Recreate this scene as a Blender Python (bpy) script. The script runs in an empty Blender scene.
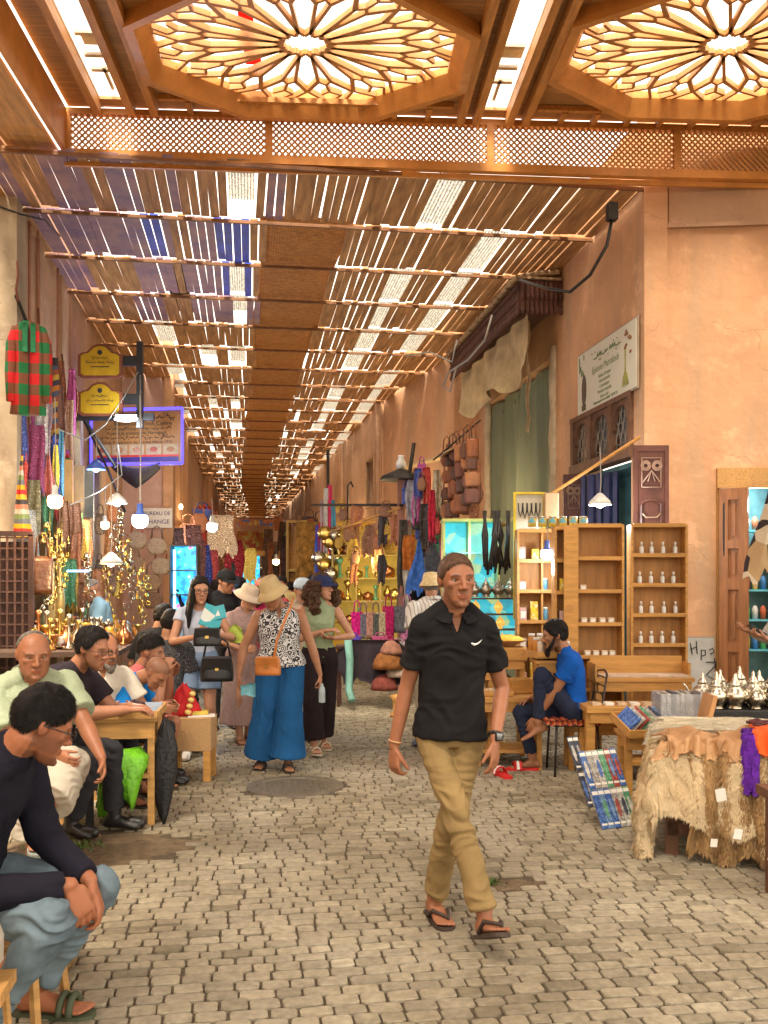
import bpy, math, random
import numpy as np
from mathutils import Vector, Matrix, noise
random.seed(7)
SC = bpy.context.scene
COL = SC.collection
PI = math.pi
R = math.radians
V = Vector
# ------------------------------------------------------------------ camera model
F = 950.0                       # focal length in pixels of the 768x1024 frame
EYE = 1.62
HZ = 583.0                      # image row of the horizon
TH = math.atan(136 / F)         # street runs along +Y, camera looks this far to its right
CF = V((math.sin(TH), math.cos(TH), 0))
CR = V((math.cos(TH), -math.sin(TH), 0))
def at(px, py, d):
    """point seen at pixel px,py at camera depth d"""
    p = CF * d + CR * ((px - 384) / F * d)
    p.z = EYE + (HZ - py) / F * d
    return p
def gd(py, z=0):                # camera depth of a ground pixel row
    return (EYE - z) * F / (py - HZ)
def ground(px, py, z=0):
    p = at(px, py, gd(py, z)); p.z = z
    return p
def onx(px, py, X):             # point on the street-parallel plane x = X
    a = (px - 384) / F
    k = CF.x + a * CR.x
    return at(px, py, X / k)
def ony(px, py, Y):
    a = (px - 384) / F
    return at(px, py, Y / (CF.y + a * CR.y))

# ------------------------------------------------------------------ materials
MATS = {}
def _n(nt, t, **kw):
    n = nt.nodes.new(t)
    for k, v in kw.items():
        if k in n.inputs.keys(): n.inputs[k].default_value = v
        else: setattr(n, k, v)
    return n
def c4(c): return (c[0], c[1], c[2], 1)
def mat(name, col, rough=.7, var=.15, scale=8, bump=.15, bscale=40, metal=0, emit=None, es=1,
        stretch=(1, 1, 1), col2=None, spec=.5, trans=0, alpha=1, coat=0, sheen=0, det=5, bd=.02, kind=None, pal=None):
    """one procedural surface: noise mix between two tints, noise bump"""
    if name in MATS: return MATS[name]
    m = bpy.data.materials.new(name); m.use_nodes = True
    nt = m.node_tree; L = nt.links.new
    bs = nt.nodes['Principled BSDF']
    tc = _n(nt, 'ShaderNodeTexCoord'); mp = _n(nt, 'ShaderNodeMapping')
    mp.inputs['Scale'].default_value = stretch
    L(tc.outputs['Object'], mp.inputs['Vector'])
    nz = _n(nt, 'ShaderNodeTexNoise', Scale=scale, Detail=det, Roughness=.6)
    L(mp.outputs[0], nz.inputs['Vector'])
    rp = _n(nt, 'ShaderNodeValToRGB')
    a = [max(0, c * (1 - var)) for c in col]; b = col2 or [min(1, c * (1 + var)) for c in col]
    rp.color_ramp.elements[0].color = c4(a); rp.color_ramp.elements[1].color = c4(b)
    rp.color_ramp.elements[0].position = .32; rp.color_ramp.elements[1].position = .68
    L(nz.outputs['Fac'], rp.inputs[0])
    out = rp.outputs[0]
    if pal:                                     # patches of several colours
        vo = _n(nt, 'ShaderNodeTexVoronoi', Scale=pal[0])
        L(mp.outputs[0], vo.inputs['Vector'])
        r2 = _n(nt, 'ShaderNodeValToRGB'); r2.color_ramp.interpolation = 'CONSTANT'
        el = r2.color_ramp.elements
        cs = pal[1]
        while len(el) < len(cs): el.new(.5)
        for i, c in enumerate(cs): el[i].position = i / len(cs); el[i].color = c4(c)
        sp = _n(nt, 'ShaderNodeSeparateColor'); L(vo.outputs['Color'], sp.inputs[0]); L(sp.outputs[0], r2.inputs[0])
        out = r2.outputs[0]
    L(out, bs.inputs['Base Color'])
    bs.inputs['Roughness'].default_value = rough; bs.inputs['Metallic'].default_value = metal
    bs.inputs['Specular IOR Level'].default_value = spec
    if trans: bs.inputs['Transmission Weight'].default_value = trans
    if coat: bs.inputs['Coat Weight'].default_value = coat; bs.inputs['Coat Roughness'].default_value = .15
    if sheen: bs.inputs['Sheen Weight'].default_value = sheen
    if alpha < 1: bs.inputs['Alpha'].default_value = alpha
    if emit is not None:
        bs.inputs['Emission Color'].default_value = c4(emit); bs.inputs['Emission Strength'].default_value = es
    if bump:
        n2 = _n(nt, 'ShaderNodeTexNoise', Scale=bscale, Detail=4); L(mp.outputs[0], n2.inputs['Vector'])
        bp = _n(nt, 'ShaderNodeBump', Strength=bump, Distance=bd)
        L(n2.outputs['Fac'], bp.inputs['Height']); L(bp.outputs[0], bs.inputs['Normal'])
    MATS[name] = m
    return m
def stripes(name, cols, axis=2, period=.1, rough=.8, wob=.02, rot=(0, 0, 0), soft=False, bump=.1):
    """bands of colours along one object axis"""
    if name in MATS: return MATS[name]
    m = mat(name, cols[0], rough, bump=bump)
    nt = m.node_tree; L = nt.links.new; bs = nt.nodes['Principled BSDF']
    tc = _n(nt, 'ShaderNodeTexCoord'); mp = _n(nt, 'ShaderNodeMapping'); mp.inputs['Rotation'].default_value = rot
    L(tc.outputs['Object'], mp.inputs[0])
    nz = _n(nt, 'ShaderNodeTexNoise', Scale=6); L(tc.outputs['Object'], nz.inputs['Vector'])
    sx = _n(nt, 'ShaderNodeSeparateXYZ'); L(mp.outputs[0], sx.inputs[0])
    a = _n(nt, 'ShaderNodeMath', operation='MULTIPLY_ADD'); L(nz.outputs['Fac'], a.inputs[0]); a.inputs[1].default_value = wob
    L(sx.outputs[axis], a.inputs[2])
    b = _n(nt, 'ShaderNodeMath', operation='DIVIDE'); L(a.outputs[0], b.inputs[0]); b.inputs[1].default_value = period
    c = _n(nt, 'ShaderNodeMath', operation='FRACT'); L(b.outputs[0], c.inputs[0])
    r = _n(nt, 'ShaderNodeValToRGB'); r.color_ramp.interpolation = 'LINEAR' if soft else 'CONSTANT'
    el = r.color_ramp.elements
    while len(el) < len(cols): el.new(.5)
    for i, k in enumerate(cols): el[i].position = i / len(cols); el[i].color = c4(k)
    L(c.outputs[0], r.inputs[0]); L(r.outputs[0], bs.inputs['Base Color'])
    return m

# ------------------------------------------------------------------ mesh accumulator
class MB:
    def __init__(s): s.v = []; s.f = []; s.m = []; s.cur = 0
    def add(s, vs, fs):
        k = len(s.v); s.v.extend([tuple(v) for v in vs])
        s.f.extend([tuple(i + k for i in f) for f in fs]); s.m.extend([s.cur] * len(fs))
        return s
    def box(s, c, size, M=None, taper=1, bev=0):
        x, y, z = [k / 2 for k in size]; c = V(c)
        t = taper
        if bev and min(size) > 2.2 * bev:
            b = bev
            vs = []
            for zz, q in ((-z, b), (-z + b, 0), (z - b, 0), (z, b)):
                X, Y = x - q, y - q
                vs += [(-X + b, -Y, zz), (X - b, -Y, zz), (X, -Y + b, zz), (X, Y - b, zz), (X - b, Y, zz), (-X + b, Y, zz), (-X, Y - b, zz), (-X, -Y + b, zz)]
            fs = [tuple(range(7, -1, -1)), tuple(range(24, 32))]
            for k in range(3):
                for i in range(8): fs.append((k*8+i, k*8+(i+1) % 8, k*8+8+(i+1) % 8, k*8+8+i))
        else:
            vs = [(-x, -y, -z), (x, -y, -z), (x, y, -z), (-x, y, -z), (-x*t, -y*t, z), (x*t, -y*t, z), (x*t, y*t, z), (-x*t, y*t, z)]
            fs = [(3, 2, 1, 0), (4, 5, 6, 7), (0, 1, 5, 4), (1, 2, 6, 5), (2, 3, 7, 6), (3, 0, 4, 7)]
        if M is not None: vs = [M @ V(v) for v in vs]
        return s.add([V(v) + c for v in vs], fs)
    def bar(s, p0, p1, w, h, up=(0, 0, 1)):
        p0, p1 = V(p0), V(p1); d = (p1 - p0); L_ = d.length; d.normalize()
        u = V(up)
        if abs(u.dot(d)) > .98: u = V((0, 1, 0))
        x = d.cross(u).normalized(); z = x.cross(d)
        M = Matrix((x, d, z)).transposed()
        return s.box((p0 + p1) / 2, (w, L_, h), M)
    def loft(s, rings, cap=True):
        n = len(rings[0]); k = []
        for r in rings: k += r
        fs = []
        for j in range(len(rings) - 1):
            for i in range(n): fs.append((j*n+i, j*n+(i+1) % n, (j+1)*n+(i+1) % n, (j+1)*n+i))
        if cap: fs += [tuple(range(n-1, -1, -1)), tuple((len(rings)-1)*n+i for i in range(n))]
        return s.add(k, fs)
    def lathe(s, prof, c=(0, 0, 0), n=16, M=None, sx=1, sy=1):
        c = V(c); rings = []
        for r, z in prof:
            r = max(r, 1e-4)
            ring = [V((r*sx*math.cos(2*PI*i/n), r*sy*math.sin(2*PI*i/n), z)) for i in range(n)]
            if M is not None: ring = [M @ v for v in ring]
            rings.append([v + c for v in ring])
        return s.loft(rings)
    def tube(s, pts, r, n=6, caps=True):
        pts = [V(p) for p in pts]; rings = []
        rr = r if isinstance(r, (list, tuple)) else [r] * len(pts)
        u = None
        for i, p in enumerate(pts):
            d = (pts[min(i+1, len(pts)-1)] - pts[max(i-1, 0)]).normalized()
            if u is None: u = d.orthogonal().normalized()
            u = (u - d * u.dot(d)).normalized(); w = d.cross(u)
            rings.append([p + (u*math.cos(2*PI*k/n) + w*math.sin(2*PI*k/n)) * rr[i] for k in range(n)])
        return s.loft(rings, caps)
    def ell(s, c, r, M=None, n=12, m=8):
        c = V(c)
        if not isinstance(r, (tuple, list)): r = (r, r, r)
        prof = [(math.sin(PI*j/m), -math.cos(PI*j/m)) for j in range(m+1)]
        rings = []
        for a, z in prof:
            a = max(a, .001)
            ring = [V((r[0]*a*math.cos(2*PI*i/n), r[1]*a*math.sin(2*PI*i/n), r[2]*z)) for i in range(n)]
            if M is not None: ring = [M @ v for v in ring]
            rings.append([v + c for v in ring])
        return s.loft(rings)
    def cap(s, p0, r0, p1, r1, n=14):
        """tapered capsule"""
        p0, p1 = V(p0), V(p1); d = p1 - p0; L_ = d.length
        if L_ < 1e-5: return s.ell(p0, r0)
        d.normalize(); pts = []; rs = []
        for a in (90, 60, 30, 0): pts.append(p0 - d*r0*math.sin(R(a))); rs.append(max(r0*math.cos(R(a)), .0005))
        for a in (0, 30, 60, 90): pts.append(p1 + d*r1*math.sin(R(a))); rs.append(max(r1*math.cos(R(a)), .0005))
        u = d.orthogonal().normalized(); w = d.cross(u)
        return s.loft([[p + (u*math.cos(2*PI*k/n) + w*math.sin(2*PI*k/n)) * r for k in range(n)] for p, r in zip(pts, rs)])
    def cone(s, p0, r0, p1, r1, n=16, sq=None):
        p0, p1 = V(p0), V(p1); d = (p1-p0).normalized()
        u = d.orthogonal().normalized(); w = d.cross(u)
        return s.loft([[p + (u*math.cos(2*PI*k/n) + w*math.sin(2*PI*k/n)) * r for k in range(n)] for p, r in ((p0, r0), (p1, r1))])
    def sheet(s, grid, th=.004):
        """grid[i][j] of points -> thin closed slab"""
        ni, nj = len(grid), len(grid[0]); P = [[V(p) for p in row] for row in grid]
        N = []
        for i in range(ni):
            for j in range(nj):
                a = P[min(i+1, ni-1)][j] - P[max(i-1, 0)][j]; b = P[i][min(j+1, nj-1)] - P[i][max(j-1, 0)]
                q = a.cross(b); N.append(q.normalized() if q.length > 1e-9 else V((0, 0, 1)))
        flat = [p for row in P for p in row]
        vs = [p + q*th/2 for p, q in zip(flat, N)] + [p - q*th/2 for p, q in zip(flat, N)]
        k = ni*nj; fs = []
        for i in range(ni-1):
            for j in range(nj-1):
                a, b, c, d = i*nj+j, (i+1)*nj+j, (i+1)*nj+j+1, i*nj+j+1
                fs.append((a, b, c, d)); fs.append((d+k, c+k, b+k, a+k))
        ed = [(0, j) for j in range(nj)] + [(i, nj-1) for i in range(1, ni)] + [(ni-1, j) for j in range(nj-2, -1, -1)] + [(i, 0) for i in range(ni-2, 0, -1)]
        for q in range(len(ed)):
            a = ed[q][0]*nj+ed[q][1]; b = ed[(q+1) % len(ed)][0]*nj+ed[(q+1) % len(ed)][1]
            fs.append((b, a, a+k, b+k))
        return s.add(vs, fs)
    def prism(s, poly, d, flip=False):
        """closed polygon (3d points) extruded by vector d"""
        n = len(poly); poly = [V(p) for p in poly]; d = V(d)
        fs = [tuple(range(n-1, -1, -1)), tuple(range(n, 2*n))] + [(i, (i+1) % n, (i+1) % n+n, i+n) for i in range(n)]
        return s.add(poly + [p+d for p in poly], fs)
    def xform(s, M): s.v = [tuple(M @ V(v)) for v in s.v]; return s
    def mesh(s, name, mats, smooth=False):
        me = bpy.data.meshes.new(name); me.from_pydata(s.v, [], s.f)
        for m in (mats if isinstance(mats, (list, tuple)) else [mats]): me.materials.append(m)
        if max(s.m, default=0): me.polygons.foreach_set('material_index', s.m)
        if smooth: me.polygons.foreach_set('use_smooth', [True]*len(s.f))
        me.update(); return me
    def build(s, name, mats, parent=None, smooth=False, auto=False):
        me = s.mesh(name, mats, smooth or auto)
        o = bpy.data.objects.new(name, me); COL.objects.link(o)
        if auto:
            try: me.set_sharp_from_angle(angle=R(35))
            except Exception: pass
        if parent is not None: o.parent = parent
        return o
def tag(o, label=None, cat=None, group=None, kind=None):
    if label: o['label'] = label
    if cat: o['category'] = cat
    if group: o['group'] = group
    if kind: o['kind'] = kind
    return o
def empty(name, loc=(0, 0, 0), rz=0, label=None, cat=None, group=None):
    o = bpy.data.objects.new(name, None); COL.objects.link(o)
    o.location = loc; o.rotation_euler = (0, 0, rz); o.empty_display_size = .1
    return tag(o, label, cat, group)
def copy_tree(o, parent=None):
    c = o.copy(); COL.objects.link(c)
    if parent is not None: c.parent = parent
    for ch in list(o.children): copy_tree(ch, c)
    return c
def sset(x, a, b):
    t = np.clip((x-a)/(b-a), 0, 1); return t*t*(3-2*t)
def remesh(mb, voxel, smooth=3):
    me = mb.mesh('t', [])
    o = bpy.data.objects.new('t', me); COL.objects.link(o)
    md = o.modifiers.new('r', 'REMESH'); md.mode = 'VOXEL'; md.voxel_size = voxel
    if smooth: sm = o.modifiers.new('s', 'SMOOTH'); sm.factor = .5; sm.iterations = smooth
    dg = bpy.context.evaluated_depsgraph_get()
    nm = bpy.data.meshes.new_from_object(o.evaluated_get(dg))
    bpy.data.objects.remove(o); bpy.data.meshes.remove(me)
    nm.polygons.foreach_set('use_smooth', [True]*len(nm.polygons))
    return nm
def getco(me):
    a = np.empty(len(me.vertices)*3); me.vertices.foreach_get('co', a); return a.reshape(-1, 3)
def getno(me):
    a = np.empty(len(me.vertices)*3); me.vertices.foreach_get('normal', a); return a.reshape(-1, 3)
def setco(me, a): me.vertices.foreach_set('co', a.ravel()); me.update()
def nz3(co, sc, seed=0, oct=1):
    sc = np.array(sc, float); q = co*sc + seed*7.3
    f = noise.noise
    if oct == 1: return np.array([f(p) for p in q.tolist()])
    return np.array([noise.fractal(p, .8, 2, oct) for p in q.tolist()])
def folds(me, amp, sc=(6, 6, 22), seed=0, joints=()):
    """cloth folds: warped ridges, stronger near the given bent joints"""
    co = getco(me); no = getno(me)
    w = nz3(co, 5, seed+11)
    q = co + np.stack([w*.10, w*.06, w*.14], 1)
    n = (1-np.abs(nz3(q, sc, seed))*2.6)*.7 + nz3(q, np.array(sc)*2.1, seed+5)*.45
    k = np.full(len(co), .55 if joints else 1.0)
    for j, r in joints: k += np.exp(-(np.linalg.norm(co-np.array(j), axis=1)/r)**2)*.9
    setco(me, co + no*(n*k*amp)[:, None])
def sell(c, r, f, hw, hf, hb, n=22, e=2.3):
    """superellipse ring; r right vector, f forward vector"""
    out = []
    for i in range(n):
        t = 2*PI*i/n; ct, st = math.cos(t), math.sin(t)
        x = abs(ct)**(2/e)*(1 if ct > 0 else -1)*hw
        y = abs(st)**(2/e)*(1 if st > 0 else -1)
        out.append(c + r*x + f*(y*(hf if y > 0 else hb)))
    return out

def twill(n, c, **k): return mat(n, c, .9, k.pop('var', .18), k.pop('scale', 5), .25, 300, bd=.003, spec=.15, **k)

def bl_pattern(name, base, ink, scale=16, thr=.5, warp=0):
    if name in MATS: return MATS[name]
    m = mat(name, base, .8, .05, 5, .15, 200, bd=.003); nt = m.node_tree; L = nt.links.new; bs = nt.nodes['Principled BSDF']
    tc = _n(nt, 'ShaderNodeTexCoord'); vo = _n(nt, 'ShaderNodeTexVoronoi', Scale=scale); vo.feature = 'F1'; L(tc.outputs['Object'], vo.inputs['Vector'])
    m1 = _n(nt, 'ShaderNodeMath', operation='MULTIPLY'); L(vo.outputs['Distance'], m1.inputs[0]); m1.inputs[1].default_value = 3.2
    m2 = _n(nt, 'ShaderNodeMath', operation='FRACT'); L(m1.outputs[0], m2.inputs[0])
    m3 = _n(nt, 'ShaderNodeMath', operation='GREATER_THAN'); L(m2.outputs[0], m3.inputs[0]); m3.inputs[1].default_value = thr
    mx = _n(nt, 'ShaderNodeMix', data_type='RGBA'); L(m3.outputs[0], mx.inputs['Factor']); mx.inputs['A'].default_value = c4(base); mx.inputs['B'].default_value = c4(ink)
    L(mx.outputs['Result'], bs.inputs['Base Color']); return m
# ------------------------------------------------------------------ people
def ik(a, b, l1, l2, hint):
    d = b-a; L_ = d.length
    if L_ > (l1+l2)*.999: b = a + d*((l1+l2)*.999/L_); d = b-a; L_ = d.length
    u = d.normalized(); x = (l1*l1-l2*l2+L_*L_)/(2*L_)
    h = math.sqrt(max(l1*l1-x*x, 0))
    hv = V(hint); hv = (hv-u*hv.dot(u)).normalized()
    return a+u*x+hv*h, b
def hand(mb, w, d, side, palm, curl, S=1, spread=.0, fat=1.0):
    """w wrist, d pointing, palm = palm normal, side = thumb direction"""
    d = d.normalized(); n = (palm-d*palm.dot(d)).normalized(); s = d.cross(n)
    if s.dot(side) < 0: s = -s
    S = S*fat
    def ring(t, hw, hn, off=0): return sell(w+d*t*S+n*off*S, s, n, hw*S, hn*S, hn*S, 12, 2.6)
    mb.loft([ring(-.02, .026, .019), ring(.01, .028, .018), ring(.045, .040, .016), ring(.08, .042, .014), ring(.096, .037, .010)])
    for o, l, c in ((.033, .070, 0), (.011, .079, .03), (-.011, .074, .08), (-.032, .058, .14)):
        p = w + d*.088*S + s*o*S; a = 0; r = .0095
        for k, q in enumerate((.46, .30, .24)):
            a += (curl+c)*(1.0 if k else .6)
            dd = d*math.cos(a)+n*math.sin(a)+s*(o*spread*8)
            p2 = p+dd.normalized()*l*q*S; mb.cap(p, r*S, p2, (r-.0012)*S, 8); p = p2; r -= .0011
    p = w+d*.022*S+s*.028*S; dd = (d*.84+s*.42+n*.34).normalized()
    p2 = p+dd*.042*S; mb.cap(p, .0145*S, p2, .0118*S, 8)
    dd = (d*.92+s*.22+n*(.25+curl*.5)).normalized(); p3 = p2+dd*.03*S; mb.cap(p2, .0115*S, p3, .010*S, 8)
    mb.cap(p3, .010*S, p3+dd*.02*S, .0085*S, 8)
def foot(mb, a, fd, S=1, r=0, up=V((0, 0, 1)), toes=True):
    """a ankle joint; fd foot direction; r extra thickness"""
    fd = fd.normalized(); s = fd.cross(up).normalized(); up = s.cross(fd).normalized()
    def ring(t, z0, z1, hw):
        c = a+fd*t*S+up*((z0+z1)/2)*S; h = (z1-z0)/2
        return sell(c, s, up, (hw+r)*S, (h+r)*S, (h+r*.4)*S, 12, 2.4)
    mb.loft([ring(-.062-r, -.075, -.04, .018), ring(-.045, -.08, -.01, .032), ring(0, -.08, .0, .034), ring(.06, -.08, -.022, .038),
             ring(.115, -.08, -.045, .046), ring(.15, -.08, -.055, .046), ring(.165+r, -.078, -.06, .040)])
    mb.cap(a+up*.03*S, (.038+r)*S, a-up*.03*S, (.034+r)*S, 12)
    if not toes: mb.cap(a+fd*.11*S-up*.045*S, .038*S, a+fd*.172*S-up*.050*S-s*.006*S, .036*S, 12)
    if toes:
        for i, (o, l, q) in enumerate(((-.030, .038, .013), (-.008, .036, .0095), (.009, .031, .009), (.024, .024, .0085), (.037, .016, .008))):
            p = a+fd*.150*S+s*o*S-up*.067*S
            mb.cap(p, q*S, p+fd*l*S, q*.9*S, 8)
HEADP = dict(w=1.0, jaw=1.0, nose=1.0)
def head_prims(mb, M, S, hp):
    w = hp.get('w', 1); j = hp.get('jaw', 1); ns = hp.get('nose', 1); fat = hp.get('fat', 0)
    def T(x, y, z): return M @ V((x*S*w, y*S, z*S))
    R3 = M.to_3x3()
    def E(c, r): mb.ell(T(*c), (r[0]*S*w, r[1]*S, r[2]*S), R3, 20, 14)
    E((0, .014, .032), (.0745, .094, .086))
    E((0, -.018, .012), (.068, .070, .080))
    rg = []
    for z, hw, yf, yb in ((.04, .066, -.078, .05), (0, .066, -.080, .05), (-.03, .0625+fat*.006, -.080, .04), (-.06, (.054+fat*.012)*j, -.080, .02), (-.085, (.043+fat*.014)*j, -.080, -.005), (-.103, (.030+fat*.012)*j, -.077, -.02), (-.114, .016*j, -.070, -.04)):
        c = (yf+yb)/2; h = (yb-yf)/2
        rg.append([T(hw*math.copysign(abs(math.cos(t))**.8, math.cos(t)), c+h*math.copysign(abs(math.sin(t))**.8, math.sin(t)), z) for t in [2*PI*i/20 for i in range(20)]])
    mb.loft(rg)
    mb.cap(T(0, -.083, .018), .0085*S, T(0, -.083-.019*ns, -.020), .011*S)
    E((0, -.083-.020*ns, -.024), (.012, .011, .010))
    for q in (-1, 1):
        E((q*.012, -.090, -.028), (.009, .012, .0085))
        mb.cap(T(q*.014, -.080, .027), .0095*S, T(q*.045, -.068, .026), .008*S)
        E((q*.040, -.056, -.012), (.021, .018, .022))
        mb.cap(T(q*.006, -.0855, -.0555), .0060*S, T(q*.021, -.079, -.058), .004*S)
        mb.cap(T(q*.004, -.0855, -.067), .0068*S, T(q*.019, -.079, -.063), .004*S)
        E((q*.0725, .014, .000), (.008, .018, .030))
        E((q*.077, .022, .006), (.007, .011, .021))
    E((0, -.078, -.098), (.020*j, .014, .014))
def head_finish(me, M, S, hp):
    """sockets, mouth line and paint masks; returns nothing"""
    co = getco(me); Mi = np.array(M.inverted()); q = (co @ Mi[:3, :3].T + Mi[:3, 3])/S
    w = hp.get('w', 1); x, y, z = q[:, 0]/w, q[:, 1], q[:, 2]
    inh = (np.abs(x) < .1) & (np.abs(z) < .16) & (np.abs(y) < .14)
    ax = np.abs(x)
    g = np.exp(-(((ax-.031)/.0135)**2+((z-.006)/.0068)**2)/1.2)*(y < -.03)*inh
    d = g*.0095
    g2 = np.exp(-((x/.02)**2+((z+.0615)/.0018)**2))*(y < -.05)*inh*.0022     # mouth line
    yy = M.to_3x3() @ V((0, 1, 0))
    co = co + np.outer((d+g2)*S, np.array(yy)); setco(me, co)
    brow = np.exp(-(((ax-.031)/.0165)**4+((z-.0265-.10*(ax-.02)*(ax < .035)+.08*np.maximum(ax-.035, 0))/.0045)**2))*(y < -.04)*inh
    lip = np.exp(-((ax/.020)**4+((z+.0615)/.0085)**4))*(y < -.06)*inh
    lid = np.exp(-(((ax-.031)/.014)**4+((z-.0095)/.0028)**2))*(y < -.04)*inh*.6
    beard = np.zeros_like(x)
    bl = hp.get('stubble', 0)
    if bl:
        lim = sset(-z, .025+.0*ax, .05)*sset(ax+.02*(z < -.07), .0, .03)
        must = np.exp(-((ax/.03)**4+((z+.047)/.007)**2))
        ch = sset(-z, .072, .085)
        side = sset(ax, .035, .05)*sset(-z, -.005, .03)
        beard = np.maximum(np.maximum(side, must), ch)*inh*(y < .03)*bl*(1-lip)*(z > -.125)
    bz = hp.get('buzz', 0)
    if bz:
        zl = np.interp(y, [-.10, -.07, -.055, -.02, .02, .05, .11], [.085, .072, .062, .030, .012, -.03, -.075])
        beard = np.maximum(beard, sset(z-zl+.006*np.sin(ax*90), -.004, .008)*inh*bz)
    R_ = np.clip(np.maximum(np.maximum(brow*hp.get('brow', .9), beard), lid), 0, 1)
    G_ = np.clip(lip, 0, 1)
    flush = np.exp(-(((ax-.042)/.02)**2+((z+.02)/.018)**2))+np.exp(-((ax/.014)**2+((z+.024)/.012)**2))+(np.abs(ax-.077) < .012)*(y > -.01)*1.0
    B_ = np.clip(flush*inh, 0, 1)
    at_ = me.color_attributes.new('paint', 'FLOAT_COLOR', 'POINT')
    arr = np.ones((len(co), 4)); arr[:, 0] = R_; arr[:, 1] = G_; arr[:, 2] = B_
    at_.data.foreach_set('color', arr.ravel())
def skinmat(name, col, hair=(.03, .02, .015)):
    if name in MATS: return MATS[name]
    m = mat(name, col, .5, .12, 14, .12, 260, spec=.4, bd=.004)
    nt = m.node_tree; L = nt.links.new; bs = nt.nodes['Principled BSDF']
    src = bs.inputs['Base Color'].links[0].from_socket
    pa = _n(nt, 'ShaderNodeAttribute', attribute_name='paint'); sp = _n(nt, 'ShaderNodeSeparateColor'); L(pa.outputs['Color'], sp.inputs[0])
    prev = src
    for i, (c, f) in enumerate((((col[0]*.95, col[1]*.72, col[2]*.7), .25), ((col[0]*.78, col[1]*.42, col[2]*.42), .75), (hair, .9))):
        mx = _n(nt, 'ShaderNodeMix', data_type='RGBA'); mm = _n(nt, 'ShaderNodeMath', operation='MULTIPLY')
        L(sp.outputs[2-i], mm.inputs[0]); mm.inputs[1].default_value = f
        L(mm.outputs[0], mx.inputs['Factor']); L(prev, mx.inputs['A']); mx.inputs['B'].default_value = c4(c); prev = mx.outputs['Result']
    L(prev, bs.inputs['Base Color'])
    bs.inputs['Subsurface Weight'].default_value = .08; bs.inputs['Subsurface Radius'].default_value = (.02, .008, .005); bs.inputs['Subsurface Scale'].default_value = .4
    return m
def eyemesh(mb, c, r, fw):
    """eyeball with iris faces as material 1"""
    u = fw.orthogonal().normalized(); w_ = fw.cross(u); n = 14
    rings = []; ang = [0.001, .28, .52, .56, .9, 1.3, 2.0, 3.13]
    for a in ang: rings.append([c+fw*r*math.cos(a)+(u*math.cos(2*PI*k/n)+w_*math.sin(2*PI*k/n))*r*math.sin(a) for k in range(n)])
    k0 = len(mb.f); mb.loft(rings, False)
    for j in range(7):
        for i in range(n): mb.m[k0+j*n+i] = 2 if j == 0 else (1 if j < 3 else 0)
def hair_cap(M, S, w, th, line, seed=0, rough=.004, top=.0, n=72, m=44, ext=0):
    """short hair: shell over the skull which dives under the scalp below the hair line.
    line: list of (y, z) hair-line points front to back; th thickness"""
    mb = MB(); rings = []
    ys, zs = [p[0] for p in line], [p[1] for p in line]
    for j in range(m+1):
        ph = PI*.80*j/m
        ring = []
        for i in range(n):
            t = 2*PI*i/n
            d = V((math.sin(ph)*math.cos(t), math.sin(ph)*math.sin(t), math.cos(ph)))
            c = V((0, .014, .032)); rr = V((.0765*w, .096, .088))
            p = V((d.x*rr.x, d.y*rr.y, d.z*rr.z))+c
            zl = float(np.interp(p.y, ys, zs))
            k = max(0, min(1, (p.z-zl)/.018+.3)); k = k*k*(3-2*k)
            h = noise.noise(V((p.x*60, p.y*60, p.z*60+seed*9)))*rough + noise.noise(V((p.x*18, p.y*18, p.z*18+seed*3)))*rough*1.6
            up = max(0, d.z)
            g = (th*(.55+.45*up)+top*up*up+h)*k-.014*(1-k)
            ring.append(M @ ((p+d*g)*S))
        rings.append(ring)
    mb.loft(rings, True)
    g = random.Random(seed+50); R3 = M.to_3x3()
    for _ in range(int(ext)):
        t = g.uniform(0, 2*PI); ph = math.acos(g.uniform(-.65, 1)); d = V((math.sin(ph)*math.cos(t), math.sin(ph)*math.sin(t), math.cos(ph)))
        p = V((d.x*.0765*w, d.y*.096+.014, d.z*.088+.032)); zl = float(np.interp(p.y, ys, zs))
        if p.z < zl+.002+g.uniform(0, .006): continue
        up = max(0, d.z); k = min(1, (p.z-zl)/.02+.35); L_ = (th*.9+.006)*g.uniform(.7, 1.3)*(.4+.6*k)
        h = noise.noise(V((p.x*60, p.y*60, p.z*60+seed*9)))*rough + noise.noise(V((p.x*18, p.y*18, p.z*18+seed*3)))*rough*1.6
        b0 = p+d*((th*(.55+.45*up)+top*up*up+h)*k-.003)
        sw = noise.noise(V((p.x*9, p.y*9, seed+1.))); cb = (V((.5*sw+.4*d.x, -.75 if up > .35 else .35, -.25-.6*(1-up)))).normalized(); cb = (cb-d*cb.dot(d)*.8).normalized()
        s_ = d.cross(cb).normalized()*.0011
        e1 = b0+(cb*.7+d*.35)*L_*.6; e2 = e1+(cb*.95+d*.02)*L_*.6
        mb.add([M @ q for q in (b0-s_, b0+s_, e1+s_*.8, e2, e1-s_*.8)], [(0, 1, 2, 4), (4, 2, 3)])
    return mb
LINE_M = [(-.12, .082), (-.085, .078), (-.066, .060), (-.045, .022), (-.012, -.002), (.02, .0), (.04, -.035), (.08, -.07), (.12, -.075)]
LINE_BALD = [(-.12, .2), (-.0, .12), (.0, .05), (.03, .035), (.05, .04), (.12, .055)]
HAIR = dict(crop=(.085, .045, .028), black=(.012, .010, .009), dark=(.028, .018, .012), brown=(.07, .035, .018), grey=(.16, .14, .12))
def hairmat(k):
    c = HAIR[k]
    return mat('hair_'+k, c, .55, .5, 20, .8, 90, stretch=(4, 4, .5), spec=.18, bd=.006)
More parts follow.
